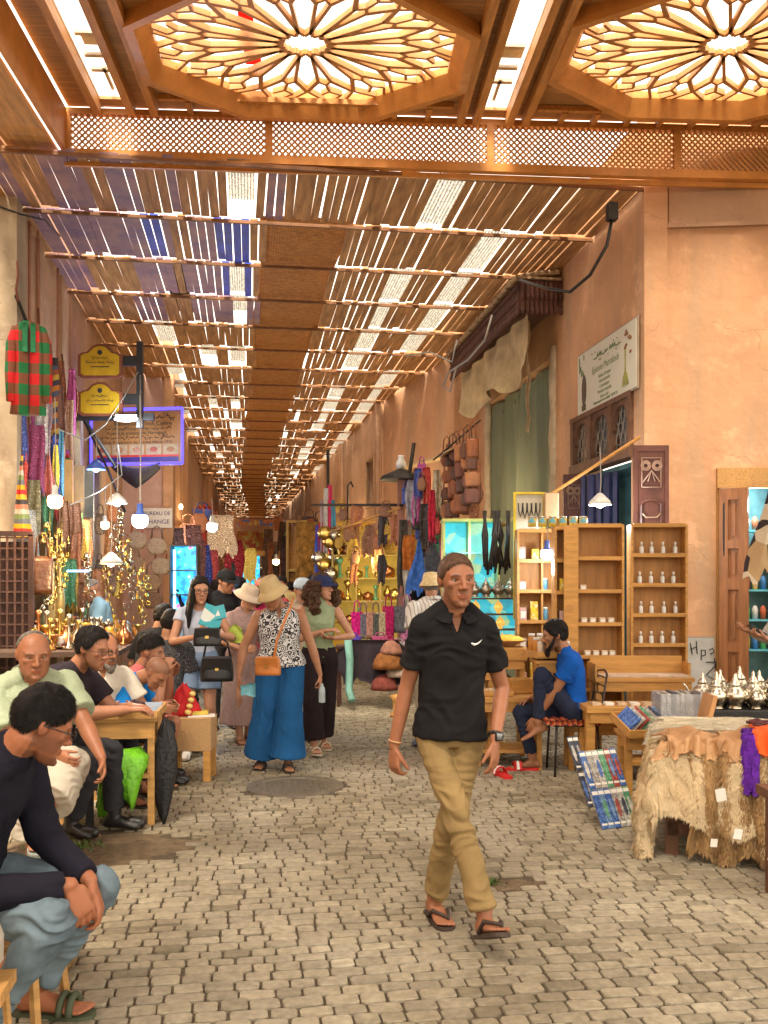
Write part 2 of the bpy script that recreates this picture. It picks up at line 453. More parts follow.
def person(label, loc, yaw=0, S=1.0, fem=False, skin=(.32, .17, .10), vox=.0065, group=None,
           pelvis=(0, 0, .95), neck=None, twist=0, hipyaw=0, bend=0, head=(0, 0, 0), headoff=(0, 0, 0),
           wl=None, wr=None, el=(-.2, .6, -.6), er=(.2, .6, -.6), hl=None, hr=None, curl=(.5, .5), palm=None,
           al=(-.10, 0, .085), ar=(.10, 0, .085), kl=(0, -1, .1), kr=(0, -1, .1), fl=(-.15, -1, 0), fr=(.15, -1, 0), fup=(None, None),
           belly=0, shw=None, hp=None, hair=('short', 'black', .012), top=None, bottom=None, shoes=None, dress=None, eyes=True, handfat=1.0,
           lens=(.30, .265, .43, .415), voxc=None, thick=1.0, nohands=False, glasses=False, beard=0, seed=0):
    """local frame: x to the person's left seen from the front (image right), -y forward, z up.
    'l' means image-left limb (the person's right)"""
    hp = dict(HEADP, **(hp or {}))
    P = V(pelvis); N = V(neck) if neck else P+V((0, 0, .53))
    shw = shw or (.165 if fem else .188); hw = .095
    ux = V((1, 0, 0)); hr_ = Matrix.Rotation(R(hipyaw), 3, 'Z') @ ux; sr = Matrix.Rotation(R(twist), 3, 'Z') @ ux
    mid = (P+N)/2 + V((0, 1, 0))*bend
    def spine(t): return P*(1-t)**2+mid*2*t*(1-t)+N*t*t
    def frame(t):
        e = .02; u = (spine(t+e)-spine(t-e)).normalized(); r = hr_.lerp(sr, max(0, min(1, t)))
        r = (r-u*r.dot(u)).normalized(); f = u.cross(r).normalized()   # f: forward = -y when r = +x
        if f.dot(V((0, -1, 0))) < 0: f = -f
        return spine(t), r, f, u
    if fem: TR = [(-.10, .11, .09, .10), (-.02, .170, .105, .12), (.08, .165, .10, .11), (.24, .130, .092, .085), (.42, .138, .10, .085), (.60, .150, .118, .09), (.74, .155, .10, .09), (.88, .140, .072, .08), (.95, .085, .055, .065), (1.0, .055, .05, .055)]
    else: TR = [(-.10, .11, .09, .09), (-.02, .165, .10, .11), (.08, .160, .10, .105), (.24, .148, .10, .09), (.42, .155, .105, .09), (.60, .172, .115, .10), (.74, .182, .112, .105), (.88, .168, .08, .095), (.95, .10, .06, .075), (1.0, .06, .055, .06)]
    def torso(mb, o=0, t0=-1, t1=2, ext=None, fr=1.0):
        rg = []
        for t, a, b, c in TR:
            if t < t0 or t > t1: continue
            p, r, f, u = frame(t)
            bl = belly*math.exp(-((t-.28)/.22)**2)
            rg.append(sell(p, r, f, (a*thick+o+bl*.35), (b*thick+o+bl), c*thick+o, 22))
        mb.loft(rg)
    _, r1, f1, u1 = frame(.9)
    sh = frame(.83)[0]
    sl, sr_ = sh-r1*shw, sh+r1*shw
    _, r0, f0, u0 = frame(0)
    hpL, hpR = P-r0*hw-u0*.03, P+r0*hw-u0*.03
    aL, aR = V(al), V(ar)
    L1, L2, L3, L4 = lens
    wl = V(wl) if wl else sl+V((-.06, 0, -.53)); wr = V(wr) if wr else sr_+V((.06, 0, -.53))
    eL, wl = ik(sl, wl, L1, L2, el); eR, wr = ik(sr_, wr, L1, L2, er)
    kL, aL = ik(hpL, aL, L3, L4, kl); kR, aR = ik(hpR, aR, L3, L4, kr)
    fL, fR = V(fl), V(fr)
    MS = Matrix.Scale(S, 4)
    # head matrix
    hy, hpit, hrol = head
    Rh = Matrix.Rotation(R(hy), 3, 'Z') @ Matrix.Rotation(R(hpit), 3, 'X') @ Matrix.Rotation(R(hrol), 3, 'Y')
    hc = N + V(headoff) + (frame(1)[3]*.020) + Rh @ V((0, -.015, .10))
    hk = hp.get('k', 1.07); Mh = Matrix.Translation(hc+Rh @ V((0, -.015, .115*(hk-1)))) @ Rh.to_4x4() @ Matrix.Scale(hk, 4)
    ak = 1.0 if not fem else .86
    b = MB()
    torso(b, -.006)
    b.cap(N-u1*.02+V((0, .0, 0)), .062*ak, hc+Rh @ V((0, .022, -.05)), .056*ak)
    for q, s_ in ((sl, -1), (sr_, 1)): b.cap(N-u1*.02+r1*s_*.03, .05*ak, q-u1*.004, .046*ak)
    for a0, a1, a2 in ((sl, eL, wl), (sr_, eR, wr)):
        b.cap(a0, .057*ak*thick, a0.lerp(a1, .4), .050*ak*thick); b.cap(a0.lerp(a1, .4), .050*ak*thick, a1, .040*ak*thick)
        b.cap(a1, .041*ak*thick, a1.lerp(a2, .3), .042*ak*thick); b.cap(a1.lerp(a2, .3), .042*ak*thick, a2, .0265*ak)
    for a0, a1, a2 in ((hpL, kL, aL), (hpR, kR, aR)):
        b.cap(a0, .085*thick, a1, .054*thick); b.cap(a1, .054*thick, a1.lerp(a2, .3)+V((0, .015, 0)), .056*thick); b.cap(a1.lerp(a2, .3)+V((0, .015, 0)), .054*thick, a2, .036)
    if not nohands:
        for i, (e_, w_, h_) in enumerate(((eL, wl, hl), (eR, wr, hr))):
            dd = V(h_) if h_ else (w_-e_); s_ = 1 if i == 0 else -1
            pn = V(palm[i]) if palm and palm[i] else V((s_, .15, 0))
            sd = V((0, -1, 0)) if abs(dd.normalized().z) > .5 else V((0, 0, 1))
            hand(b, w_+dd.normalized()*.01, dd, sd, pn, curl[i], .93 if fem else 1.0, fat=handfat)
    for a_, f_, fu in ((aL, fL, fup[0]), (aR, fR, fup[1])): foot(b, a_, f_, 1 if not fem else .92, up=V(fu) if fu else V((0, 0, 1)))
    head_prims(b, Mh, 1.0, hp)
    me = remesh(b, vox, 3); head_finish(me, Mh, 1.0, hp)
    me.transform(MS); me.name = 'person'
    me.materials.append(skinmat('skin_%02d%02d%02d' % tuple(int(c*100) for c in skin), skin))
    root = bpy.data.objects.new('person', me); COL.objects.link(root)
    root.location = loc; root.rotation_euler = (0, 0, R(yaw)-TH)
    tag(root, label, 'person', group)
    vc = voxc or vox*1.4
    def add(name, m_, material, extra=None):
        o = bpy.data.objects.new(name, m_); COL.objects.link(o); m_.transform(MS); m_.name = name; m_.materials.append(material); o.parent = root; return o
    def addmb(name, mb_, mats, smooth=True):
        mb_.xform(MS); return mb_.build(name, mats, root, smooth)
    J = dict(P=P, N=N, sl=sl, sr=sr_, eL=eL, eR=eR, wl=wl, wr=wr, kL=kL, kR=kR, aL=aL, aR=aR, Mh=Mh, hc=hc, frame=frame, root=root, add=addmb, S=S, addm=add, fL=fL, fR=fR, hpL=hpL, hpR=hpR)
    # eyes
    if eyes:
        for q in (-1, 1):
            mb = MB(); fw = (Mh.to_3x3() @ V((0, -1, -.05))).normalized()
            eyemesh(mb, Mh @ V((q*.031*hp.get('w', 1), -.0632, .0055)), .0112, fw)
            addmb('eye', mb, [mat('eye_white', (.42, .38, .34), .25, .02, bump=0), mat('iris', (.05, .025, .012), .2, .1, bump=0), mat('pupil', (.004, .004, .004), .1, 0, bump=0)])  # eye white darkened, with socket shade put into its colour
    # top garment: dict(mat, hem t, sleeve fraction 0..2, off, neckline)
    if top:
        t = MB(); o = top.get('off', .014); hem = top.get('hem', -.06)
        rg = []
        tt = [hem]+[x for x in (.08, .24, .42, .60, .74, .88, .95) if x > hem+.03]
        if top.get('high'): tt.append(1.0)
        for x in tt:
            xi = max(x, 0); a = float(np.interp(xi, [k[0] for k in TR], [k[1] for k in TR])); bb = float(np.interp(xi, [k[0] for k in TR], [k[2] for k in TR])); cc = float(np.interp(xi, [k[0] for k in TR], [k[3] for k in TR]))
            p, r, f, u = frame(x); bl = belly*math.exp(-((x-.28)/.22)**2); fl_ = top.get('flare', .0)*max(0, .5-x)
            k_ = .35 if x > .9 else 1
            rg.append(sell(p, r, f, a*thick+(o*1.1+bl*.35+fl_)*k_, bb*thick+(o+bl+fl_)*k_, cc*thick+(o+fl_)*k_, 26, 2.2))
        t.loft(rg)
        t.cap(N-u1*.045, .078*ak+o*.5, N+u1*(.014 if top.get('high') and not fem else -.004), (.061 if not top.get('high') else .073)*ak)
        slv = top.get('sleeve', .55)
        if slv > 0:
            for a0, a1, a2 in ((sl, eL, wl), (sr_, eR, wr)):
                q = top.get('sw', .014)
                t.cap(N-u1*.025+r1*(.05 if a0 is sr_ else -.05), .050*ak+o*.7, a0-u1*.004, .046*ak+o*.7)
                if slv <= 1:
                    e_ = a0.lerp(a1, slv); t.ell(a0, (.057*ak*thick+o)); t.cone(a0, .057*ak*thick+o, e_, .048*ak*thick+q+o)
                else:
                    e_ = a1.lerp(a2, slv-1); t.ell(a0, (.057*ak*thick+o)); t.cone(a0, .057*ak*thick+o, a1, .042*ak*thick+q); t.ell(a1, .042*ak*thick+q); t.cone(a1, .042*ak*thick+q, e_, .034*ak+q*.6)
        else:
            for a0 in (sl, sr_): t.cap(N.lerp(a0, .3)-u1*.04, .045, N.lerp(a0, .78)-u1*.02, .048)
        m_ = remesh(t, vc, top.get('sm', 5)); folds(m_, top.get('fold', .006), top.get('fsc', (9, 9, 13)), seed)
        co = getco(m_)
        vd = top.get('vneck')
        p9, r9, f9, u9 = frame(.95)
        ring_c = np.array(N); u9n, r9n, f9n = np.array(u9), np.array(r9), np.array(f9)
        rel = co-ring_c; zz = rel @ u9n; xx = rel @ r9n; ff = rel @ f9n
        if vd:
            depth, width = vd
            wv = width*np.clip((zz+depth)/depth, 0, 2)
            k = sset(wv-np.abs(xx), 0, .010)*(ff > -.0)*(zz > -depth)
            co = co - np.outer(k*.034, f9n)
        scoop = top.get('scoop')
        if scoop:
            k = sset(scoop[0]-np.sqrt((xx/scoop[1])**2+(np.minimum(zz, 0)/1)**2), 0, .012)*(ff > 0)
            co = co - np.outer(k*.034, f9n)-np.outer(k*.01, u9n)
        setco(m_, co)
        J['top'] = add(top.get('name', 'shirt'), m_, top['mat'])
        if top.get('collar'):
            cb = MB(); 
            for s_ in (-1, 1):
                grid = []
                cw = top.get('cw', .04); vw = (vd[1] if vd else .03)
                for i in range(9):
                    a = PI/2-(PI)*(i/8)          # back -> front around one side
                    ca, sa = math.cos(a), math.sin(a)
                    rx = .072*thick; 
                    px_ = N+r9*(s_*(rx*ca+.002))-f9*(sa*.066)+u9*(.010+.022*max(0, sa))
                    fr_ = max(0, -sa)
                    px_ = px_+r9*(s_*vw*.35*fr_)-u9*(.030*fr_)
                    out = (r9*s_*ca*1.0-f9*sa).normalized()
                    low = px_+out*(.022+.016*fr_)-u9*(cw*(.75+.35*fr_))+f9*.004+r9*s_*fr_*.02
                    grid.append([px_, px_*.5+low*.5+out*.008, low])
                cb.sheet(grid, .004)
            addmb('collar', cb, top.get('cmat', top['mat']))
    # trousers: dict(mat, len 0..2, w=(hip, knee, hem), off)
    if bottom:
        t = MB(); o = bottom.get('off', .014); ln = bottom.get('len', 1.9); wk, we = bottom.get('w', (.068, .062)); wt = bottom.get('wt', .098)
        rg = []
        for x in (-.13, -.06, .0, .08, bottom.get('waist', .16)):
            a = float(np.interp(x, [k[0] for k in TR], [k[1] for k in TR])); bb = float(np.interp(x, [k[0] for k in TR], [k[2] for k in TR])); cc = float(np.interp(x, [k[0] for k in TR], [k[3] for k in TR]))
            p, r, f, u = frame(x); rg.append(sell(p, r, f, a*thick+o*.7, bb*thick+o*.6+belly*.2, cc*thick+o*.6, 24))
        t.loft(rg)
        for a0, a1, a2 in ((hpL, kL, aL), (hpR, kR, aR)):
            t.cap(a0, wt*thick, a0.lerp(a1, .2), wt*.97*thick)
            if ln <= 1: t.cone(a0, wt*thick, a0.lerp(a1, ln), wk)
            else:
                t.cap(a0, wt*thick, a1, wk)
                e_ = a1.lerp(a2, ln-1)
                n_ = bottom.get('nseg', 1)
                t.cap(a1, wk, a1.lerp(e_, .5), (wk+we)/2); t.cone(a1.lerp(e_, .3), wk*.7+we*.3, e_, we)
        if bottom.get('skirt'):
            e0 = hpL.lerp(kL, bottom['skirt'][0]); e1 = hpR.lerp(kR, bottom['skirt'][0]); wd = bottom['skirt'][1]
            p, r, f, u = frame(0); c_ = (e0+e1)/2
            t.loft([sell(P+u*.04, r, f, .175, .115, .12, 24), sell((P+c_)/2, r, f, (.18+wd)/2+.01, (.12+wd*.7)/2+.02, (.12+wd*.7)/2+.02, 24), sell(c_, r, f, wd, wd*.72, wd*.72, 24)])
        m_ = remesh(t, vc, bottom.get('sm', 4)); folds(m_, bottom.get('fold', .008), bottom.get('fsc', (8, 8, 16)), seed+3, ((kL, .13), (kR, .13), (aL, .12), (aR, .12)))
        J['bottom'] = add(bottom.get('name', 'trousers'), m_, bottom['mat'])
    if dress:
        t = MB(); p, r, f, u = frame(0); w_ = dress.get('w', .24); z1 = dress.get('hem', .2)
        rg = []
        c1 = (aL+aR)/2; c1.z = z1
        for k in range(9):
            q = k/8; c_ = (P+u*.1).lerp(c1, q); wd = .165+(w_-.165)*q
            ring = sell(c_, r, f, wd, wd*.75, wd*.75, 40, 2)
            ring = [c_+(v-c_)*(1+.06*q*math.sin(i*2*PI/40*9+seed)) for i, v in enumerate(ring)]
            rg.append(ring)
        t.loft(rg); m_ = remesh(t, vc, 2); folds(m_, .006, (10, 10, 3), seed)
        J['dress'] = add(dress.get('name', 'skirt'), m_, dress['mat'])
    if shoes:
        for i, (a_, f_, fu) in enumerate(((aL, fL, fup[0]), (aR, fR, fup[1]))):
            up = V(fu) if fu else V((0, 0, 1)); k = 1 if not fem else .92
            if shoes[0] == 'shoe':
                t = MB(); foot(t, a_, f_, k, .009, up, False); m_ = remesh(t, .007, 3); add('shoe', m_, shoes[1])
            else:
                fd = f_.normalized(); s_ = fd.cross(up).normalized(); upn = s_.cross(fd)
                t = MB(); pr = [(-.078, .022), (-.06, .036), (0, .036), (.07, .040), (.13, .050), (.17, .048), (.198, .032), (.208, .015)]
                top_ = [a_+fd*x*k+s_*w_*k-upn*.079*k for x, w_ in pr]+[a_+fd*x*k-s_*w_*k-upn*.079*k for x, w_ in reversed(pr)]
                t.prism(top_, -upn*.018)
                o_ = addmb('sandal', t, shoes[1], False)
                t = MB()
                toe = a_+fd*.155*k-s_*.018*k-upn*.05*k
                if shoes[0] == 'thong':
                    for q in (-1, 1):
                        pts = [toe-upn*.02, toe+upn*.004, a_+fd*.09*k+s_*q*.040*k-upn*.030*k, a_+fd*.03*k+s_*q*.044*k-upn*.076*k]
                        t.tube(pts, [.004, .008, .010, .010], 6)
                else:
                    for x in ((.10, .135) if shoes[0] == 'slide' else (.11, .02)):
                        pts = [a_+fd*x*k+s_*math.cos(g)*.050*k+upn*(-.078+math.sin(g)*(.058 if x > .05 else .075))*k for g in [PI*j/8 for j in range(9)]]
                        t.tube(pts, .013 if shoes[0] == 'slide' else .009, 6)
                t.xform(MS); st = t.build('strap', shoes[2] if len(shoes) > 2 else shoes[1], o_, True)
    # hair
    if hair:
        st, hc_, th = hair[0], hair[1], hair[2]; hm = hairmat(hc_)
        w_ = hp.get('w', 1)
        if st == 'short': addmb('hair', hair_cap(Mh, 1, w_, th, hair[3] if len(hair) > 3 else LINE_M, seed, .003+th*.15, th*.7, ext=0 if vox > .0068 else (9000 if vox < .005 else 4000)), hm)
        elif st == 'bald': addmb('hair', hair_cap(Mh, 1, w_, th, LINE_BALD, seed, .002), hm)
        elif st in ('long', 'curly'):
            t = MB(); r3 = Mh.to_3x3()
            rr = random.Random(seed)
            line = [(-.12, .10), (-.08, .085), (-.05, .05), (-.03, .0), (.0, -.05), (.12, -.10)]
            hc2 = hair_cap(Mh, 1, w_, th, line, seed, .004, .004, 36, 24); t.v += hc2.v; t.f += hc2.f; t.m += hc2.m
            ln = hair[3] if len(hair) > 3 else .30
            for q in (-1, 1):
                for k in range(7 if st == 'long' else 6):
                    g = k/6
                    p0 = Mh @ V((q*(.072-.02*abs(g-.2))*w_, -.045+.135*g, .02)); dn = V((q*.045+rr.uniform(-.02, .02), .02+.02*g, -ln+rr.uniform(-.04, .02)))
                    if st == 'long':
                        p1 = p0+V((q*.016, .005, -.12)); p2 = p0+dn
                        t.tube([p0, p1, p1.lerp(p2, .5)+V((q*.01, 0, 0)), p2], [.020, .026, .026, .010], 8)
                    else:
                        for j in range(7):
                            pp = p0+V((q*.02*math.sin(j*.6), 0, 0))+dn*(j/7)+V((rr.uniform(-.02, .02)+q*.02, rr.uniform(-.02, .02), 0)); t.ell(pp, rr.uniform(.028, .042))
            t.loft([sell(Mh @ V((0, .045, .02)), ux, V((0, -1, 0)), .07, .02, .045, 12), sell(Mh @ V((0, .06, -.12)), ux, V((0, -1, 0)), .085, .02, .035, 12), sell(Mh @ V((0, .07, -ln)), ux, V((0, -1, 0)), .08, .015, .025, 12)])
            m_ = remesh(t, .007 if st == 'long' else .006, 2)
            folds(m_, .005 if st == 'long' else .013, (45, 45, 6) if st == 'long' else (48, 48, 40), seed)
            add('hair', m_, hm)
        elif st == 'bun':
            line = [(-.12, .09), (-.085, .082), (-.06, .05), (-.02, .01), (.03, -.01), (.12, -.07)]
            t = hair_cap(Mh, 1, w_, th, line, seed, .003); t.ell(Mh @ V((0, .12, .01)), (.04, .035, .04)); addmb('hair', t, hm)
    if beard:
        t = MB(); T = lambda x, y, z: Mh @ V((x*hp['w'], y, z))
        for q in (-1, 1):
            t.cap(T(q*.062, -.012, -.012), .010, T(q*.056, -.03, -.05), .014); t.cap(T(q*.056, -.03, -.05), .014, T(q*.028, -.066, -.098), .018)
            t.cap(T(q*.003, -.088, -.046), .007, T(q*.026, -.078, -.060), .006)
        t.cap(T(-.02, -.070, -.100), .019, T(.02, -.070, -.100), .019); t.ell(T(0, -.074, -.108-beard*.02), (.030, .022, .018+beard*.035), Mh.to_3x3())
        m_ = remesh(t, .005, 1); folds(m_, .003, (80, 80, 60), seed); add('beard', m_, hairmat(hair[1] if hair else 'black'))
    if glasses:
        t = MB(); w_ = hp['w']
        for q in (-1, 1):
            c_ = V((q*.032*w_, -.098, .004)); t.tube([Mh @ (c_+V((.022*math.cos(a), 0, .015*math.sin(a)))) for a in [2*PI*j/14 for j in range(15)]], .0022, 5)
            t.tube([Mh @ V((q*.054*w_, -.097, .008)), Mh @ V((q*.080*w_, -.05, .008)), Mh @ V((q*.082*w_, .02, .006))], .0022, 5)
        t.tube([Mh @ V((-.010, -.099, .008)), Mh @ V((.010, -.099, .008))], .0022, 5)
        addmb('spectacles', t, mat('spectacle_frame', (.02, .02, .02), .3, 0, bump=0))
    return J
def hat_bucket(J, m, brim=.06, tilt=0, h=.085, k=1.0):
    Mh = J['Mh'] @ Matrix.Translation((0, .012, .055)) @ Matrix.Scale(k, 4) @ Matrix.Rotation(R(tilt), 4, 'X')
    n = 40; prof = [(.0005, h+.004), (.045, h+.004), (.07, h-.001), (.080, h-.012), (.088, h*.5), (.094, .006), (.098, 0), (.098+brim*.5, -.022), (.098+brim, -.050), (.097+brim, -.053), (.096+brim*.5, -.027), (.092, -.006), (.088, -.004)]
    rings = []
    for r, z in prof:
        rings.append([Mh @ V((r*.92*math.cos(2*PI*i/n), r*1.08*math.sin(2*PI*i/n), z+(.003*math.sin(i*2*PI/n*3+1) if r > .1 else 0))) for i in range(n)])
    t = MB(); t.loft(rings, False); J['add']('hat', t, m)
def hat_cap(J, m, brim=True, k=1.1):
    Mh = J['Mh'] @ Matrix.Translation((0, .012, .036)) @ Matrix.Scale(k, 4); n = 36
    prof = [(.001, .083), (.03, .080), (.056, .068), (.074, .048), (.084, .02), (.086, -.004), (.083, -.004)]
    t = MB(); t.loft([[Mh @ V((r*.96*math.cos(2*PI*i/n), r*1.16*math.sin(2*PI*i/n), z)) for i in range(n)] for r, z in prof], False)
    t.ell(Mh @ V((0, 0, .084)), .006)
    o = J['add']('cap', t, m)
    if brim:
        t = MB(); g = []
        for i in range(11):
            a = PI*(i/10-.5)*.86; s, c = math.sin(a), math.cos(a)
            g.append([Mh @ V((.082*s, -.094*c, .002)), Mh @ V((.082*s*1.02, -.094*c-.035*c**.5, -.002)), Mh @ V((.078*s, -.094*c-.068*c**.45, -.012-.012*abs(s)))])
        t.sheet(g, .004).xform(Matrix.Scale(J['S'], 4)); t.build('visor', m, o, True)
# ------------------------------------------------------------------ world, camera, light
cam = bpy.data.cameras.new('camera'); co = bpy.data.objects.new('camera', cam); COL.objects.link(co); SC.camera = co
co.location = (0, 0, EYE); co.rotation_euler = (R(90), 0, -TH)
cam.sensor_fit = 'VERTICAL'; cam.sensor_height = 24; cam.lens = F/1024*24; cam.shift_y = (HZ-512)/1024; cam.clip_end = 500; cam.clip_start = .05
w = bpy.data.worlds.new('World'); SC.world = w; w.use_nodes = True
SUN_EL, SUN_AZ = R(62), R(200)      # azimuth measured clockwise from +Y: behind the camera, a little to the left
nt = w.node_tree; sk = nt.nodes.new('ShaderNodeTexSky'); sk.sky_type = 'NISHITA'; sk.sun_disc = False
sk.sun_elevation = SUN_EL; sk.sun_rotation = SUN_AZ; sk.dust_density = 4; sk.air_density = 1.0; sk.ozone_density = .6
mxw = nt.nodes.new('ShaderNodeMix'); mxw.data_type = 'RGBA'; mxw.inputs['Factor'].default_value = .6; mxw.inputs['B'].default_value = (9.4, 7.8, 5.6, 1)
nt.links.new(sk.outputs[0], mxw.inputs['A']); nt.links.new(mxw.outputs['Result'], nt.nodes['Background'].inputs[0]); nt.nodes['Background'].inputs[1].default_value = .135
sl_ = bpy.data.lights.new('sun', 'SUN'); so = bpy.data.objects.new('sun', sl_); COL.objects.link(so)
sl_.energy = 2.8; sl_.angle = R(16); sl_.color = (1, .86, .66)
sd = V((math.sin(SUN_AZ)*math.cos(SUN_EL), math.cos(SUN_AZ)*math.cos(SUN_EL), math.sin(SUN_EL)))
so.rotation_euler = sd.to_track_quat('Z', 'Y').to_euler()
SC.view_settings.view_transform = 'Standard'; SC.view_settings.look = 'None'; SC.view_settings.gamma = 1
SC.view_settings.exposure = 1.85; SC.view_settings.use_curve_mapping = False
SC.cycles.max_bounces = 6; SC.cycles.diffuse_bounces = 3; SC.cycles.glossy_bounces = 2; SC.cycles.transparent_max_bounces = 10; SC.cycles.transmission_bounces = 3
SC.cycles.use_denoising = True; SC.cycles.sample_clamp_indirect = 6; SC.cycles.caustics_reflective = False; SC.cycles.caustics_refractive = False

# ------------------------------------------------------------------ shared materials
pine = mat('pine', (.52, .265, .07), .55, .22, 3, .12, 30, stretch=(1, 9, 9), spec=.35)
pineX = mat('pine_across', (.50, .26, .075), .55, .22, 3, .12, 30, stretch=(1, 9, 9))
cedar = mat('cedar', (.54, .25, .065), .5, .25, 3, .1, 30, stretch=(9, 1, 9), spec=.4)
cedar2 = mat('cedar_frame', (.60, .265, .065), .42, .18, 4, .08, 30, spec=.45)
slat_m = mat('slat_wood', (.42, .20, .07), .7, .35, 2.2, .2, 40, stretch=(7, .8, 7), col2=(.60, .32, .12))
dark = mat('dark_wood', (.085, .028, .016), .55, .3, 6, .2, 40)
black = mat('black_metal', (.015, .015, .016), .45, .1, 8, .05)
iron = mat('iron', (.04, .035, .03), .6, .3, 12, .1, metal=.5)
brass = mat('brass', (.75, .50, .14), .28, .2, 14, .05, metal=1)
silver = mat('silver', (.55, .50, .40), .24, .12, 20, .08, 60, metal=1)
white = mat('white_plastic', (.75, .74, .70), .4, .05, 6, .02)
paper = mat('paper', (.78, .76, .70), .8, .06, 6, .05)
rope = mat('cord', (.35, .33, .30), .8, .1, 20, .1)
redp = mat('red_fabric', (.62, .015, .02), .7, .2, 10, .15)
glassm = mat('glass_clear', (.85, .9, .9), .05, 0, 1, 0, trans=.9, alpha=.35)

def plaster(name, col, amt=.12, dirt=(.42, .30, .20)):
    """ochre lime plaster with mottled wash, hand trowel bumps and drip stains"""
    if name in MATS: return MATS[name]
    m = mat(name, col, .9, amt, 1.1, .35, 9, spec=.15, det=9, bd=.03)
    nt = m.node_tree; L = nt.links.new; bs = nt.nodes['Principled BSDF']
    src = bs.inputs['Base Color'].links[0].from_socket
    tc = _n(nt, 'ShaderNodeTexCoord'); mp = _n(nt, 'ShaderNodeMapping'); mp.inputs['Scale'].default_value = (1.3, 1.3, .22)
    L(tc.outputs['Object'], mp.inputs[0]); n1 = _n(nt, 'ShaderNodeTexNoise', Scale=1.7, Detail=8, Roughness=.62); L(mp.outputs[0], n1.inputs['Vector'])
    r = _n(nt, 'ShaderNodeValToRGB'); r.color_ramp.elements[0].position = .50; r.color_ramp.elements[1].position = .72
    r.color_ramp.elements[0].color = (0, 0, 0, 1); r.color_ramp.elements[1].color = (.75, .75, .75, 1); L(n1.outputs[0], r.inputs[0])
    mx = _n(nt, 'ShaderNodeMix', data_type='RGBA'); L(r.outputs[0], mx.inputs['Factor']); L(src, mx.inputs['A']); mx.inputs['B'].default_value = c4(dirt)
    n3 = _n(nt, 'ShaderNodeTexNoise', Scale=2.6, Detail=6, Roughness=.7); L(tc.outputs['Object'], n3.inputs['Vector'])
    r3 = _n(nt, 'ShaderNodeValToRGB'); r3.color_ramp.elements[0].position = .54; r3.color_ramp.elements[1].position = .66
    r3.color_ramp.elements[0].color = (0, 0, 0, 1); r3.color_ramp.elements[1].color = (.5, .5, .5, 1); L(n3.outputs[0], r3.inputs[0])
    m2 = _n(nt, 'ShaderNodeMix', data_type='RGBA'); L(r3.outputs[0], m2.inputs['Factor']); L(mx.outputs['Result'], m2.inputs['A']); m2.inputs['B'].default_value = c4([min(1, c*1.25+.06) for c in col])
    wv = _n(nt, 'ShaderNodeTexNoise', Scale=3.0, Detail=5); L(tc.outputs['Object'], wv.inputs['Vector'])
    ad = _n(nt, 'ShaderNodeMix', data_type='RGBA', blend_type='ADD'); ad.inputs['Factor'].default_value = .35; L(tc.outputs['Object'], ad.inputs['A']); L(wv.outputs['Color'], ad.inputs['B'])
    vo = _n(nt, 'ShaderNodeTexVoronoi', Scale=.9); vo.feature = 'DISTANCE_TO_EDGE'; L(ad.outputs['Result'], vo.inputs['Vector'])
    lt = _n(nt, 'ShaderNodeMath', operation='LESS_THAN'); L(vo.outputs['Distance'], lt.inputs[0]); lt.inputs[1].default_value = .0022
    gt = _n(nt, 'ShaderNodeMath', operation='GREATER_THAN'); L(n3.outputs[0], gt.inputs[0]); gt.inputs[1].default_value = .5
    mu = _n(nt, 'ShaderNodeMath', operation='MULTIPLY'); L(lt.outputs[0], mu.inputs[0]); L(gt.outputs[0], mu.inputs[1])
    mv = _n(nt, 'ShaderNodeMath', operation='MULTIPLY'); L(mu.outputs[0], mv.inputs[0]); mv.inputs[1].default_value = .4
    m4 = _n(nt, 'ShaderNodeMix', data_type='RGBA'); L(mv.outputs[0], m4.inputs['Factor']); L(m2.outputs['Result'], m4.inputs['A']); m4.inputs['B'].default_value = c4([c*.35 for c in dirt])
    L(m4.outputs['Result'], bs.inputs['Base Color'])
    return m
pl_or = plaster('plaster_orange', (.585, .335, .19))
pl_pk = plaster('plaster_pink', (.50, .315, .205), .15)
pl_wh = plaster('plaster_peeled', (.40, .32, .22), .3, (.16, .10, .07))
pl_bu = plaster('plaster_pale_pink', (.62, .42, .36), .08)

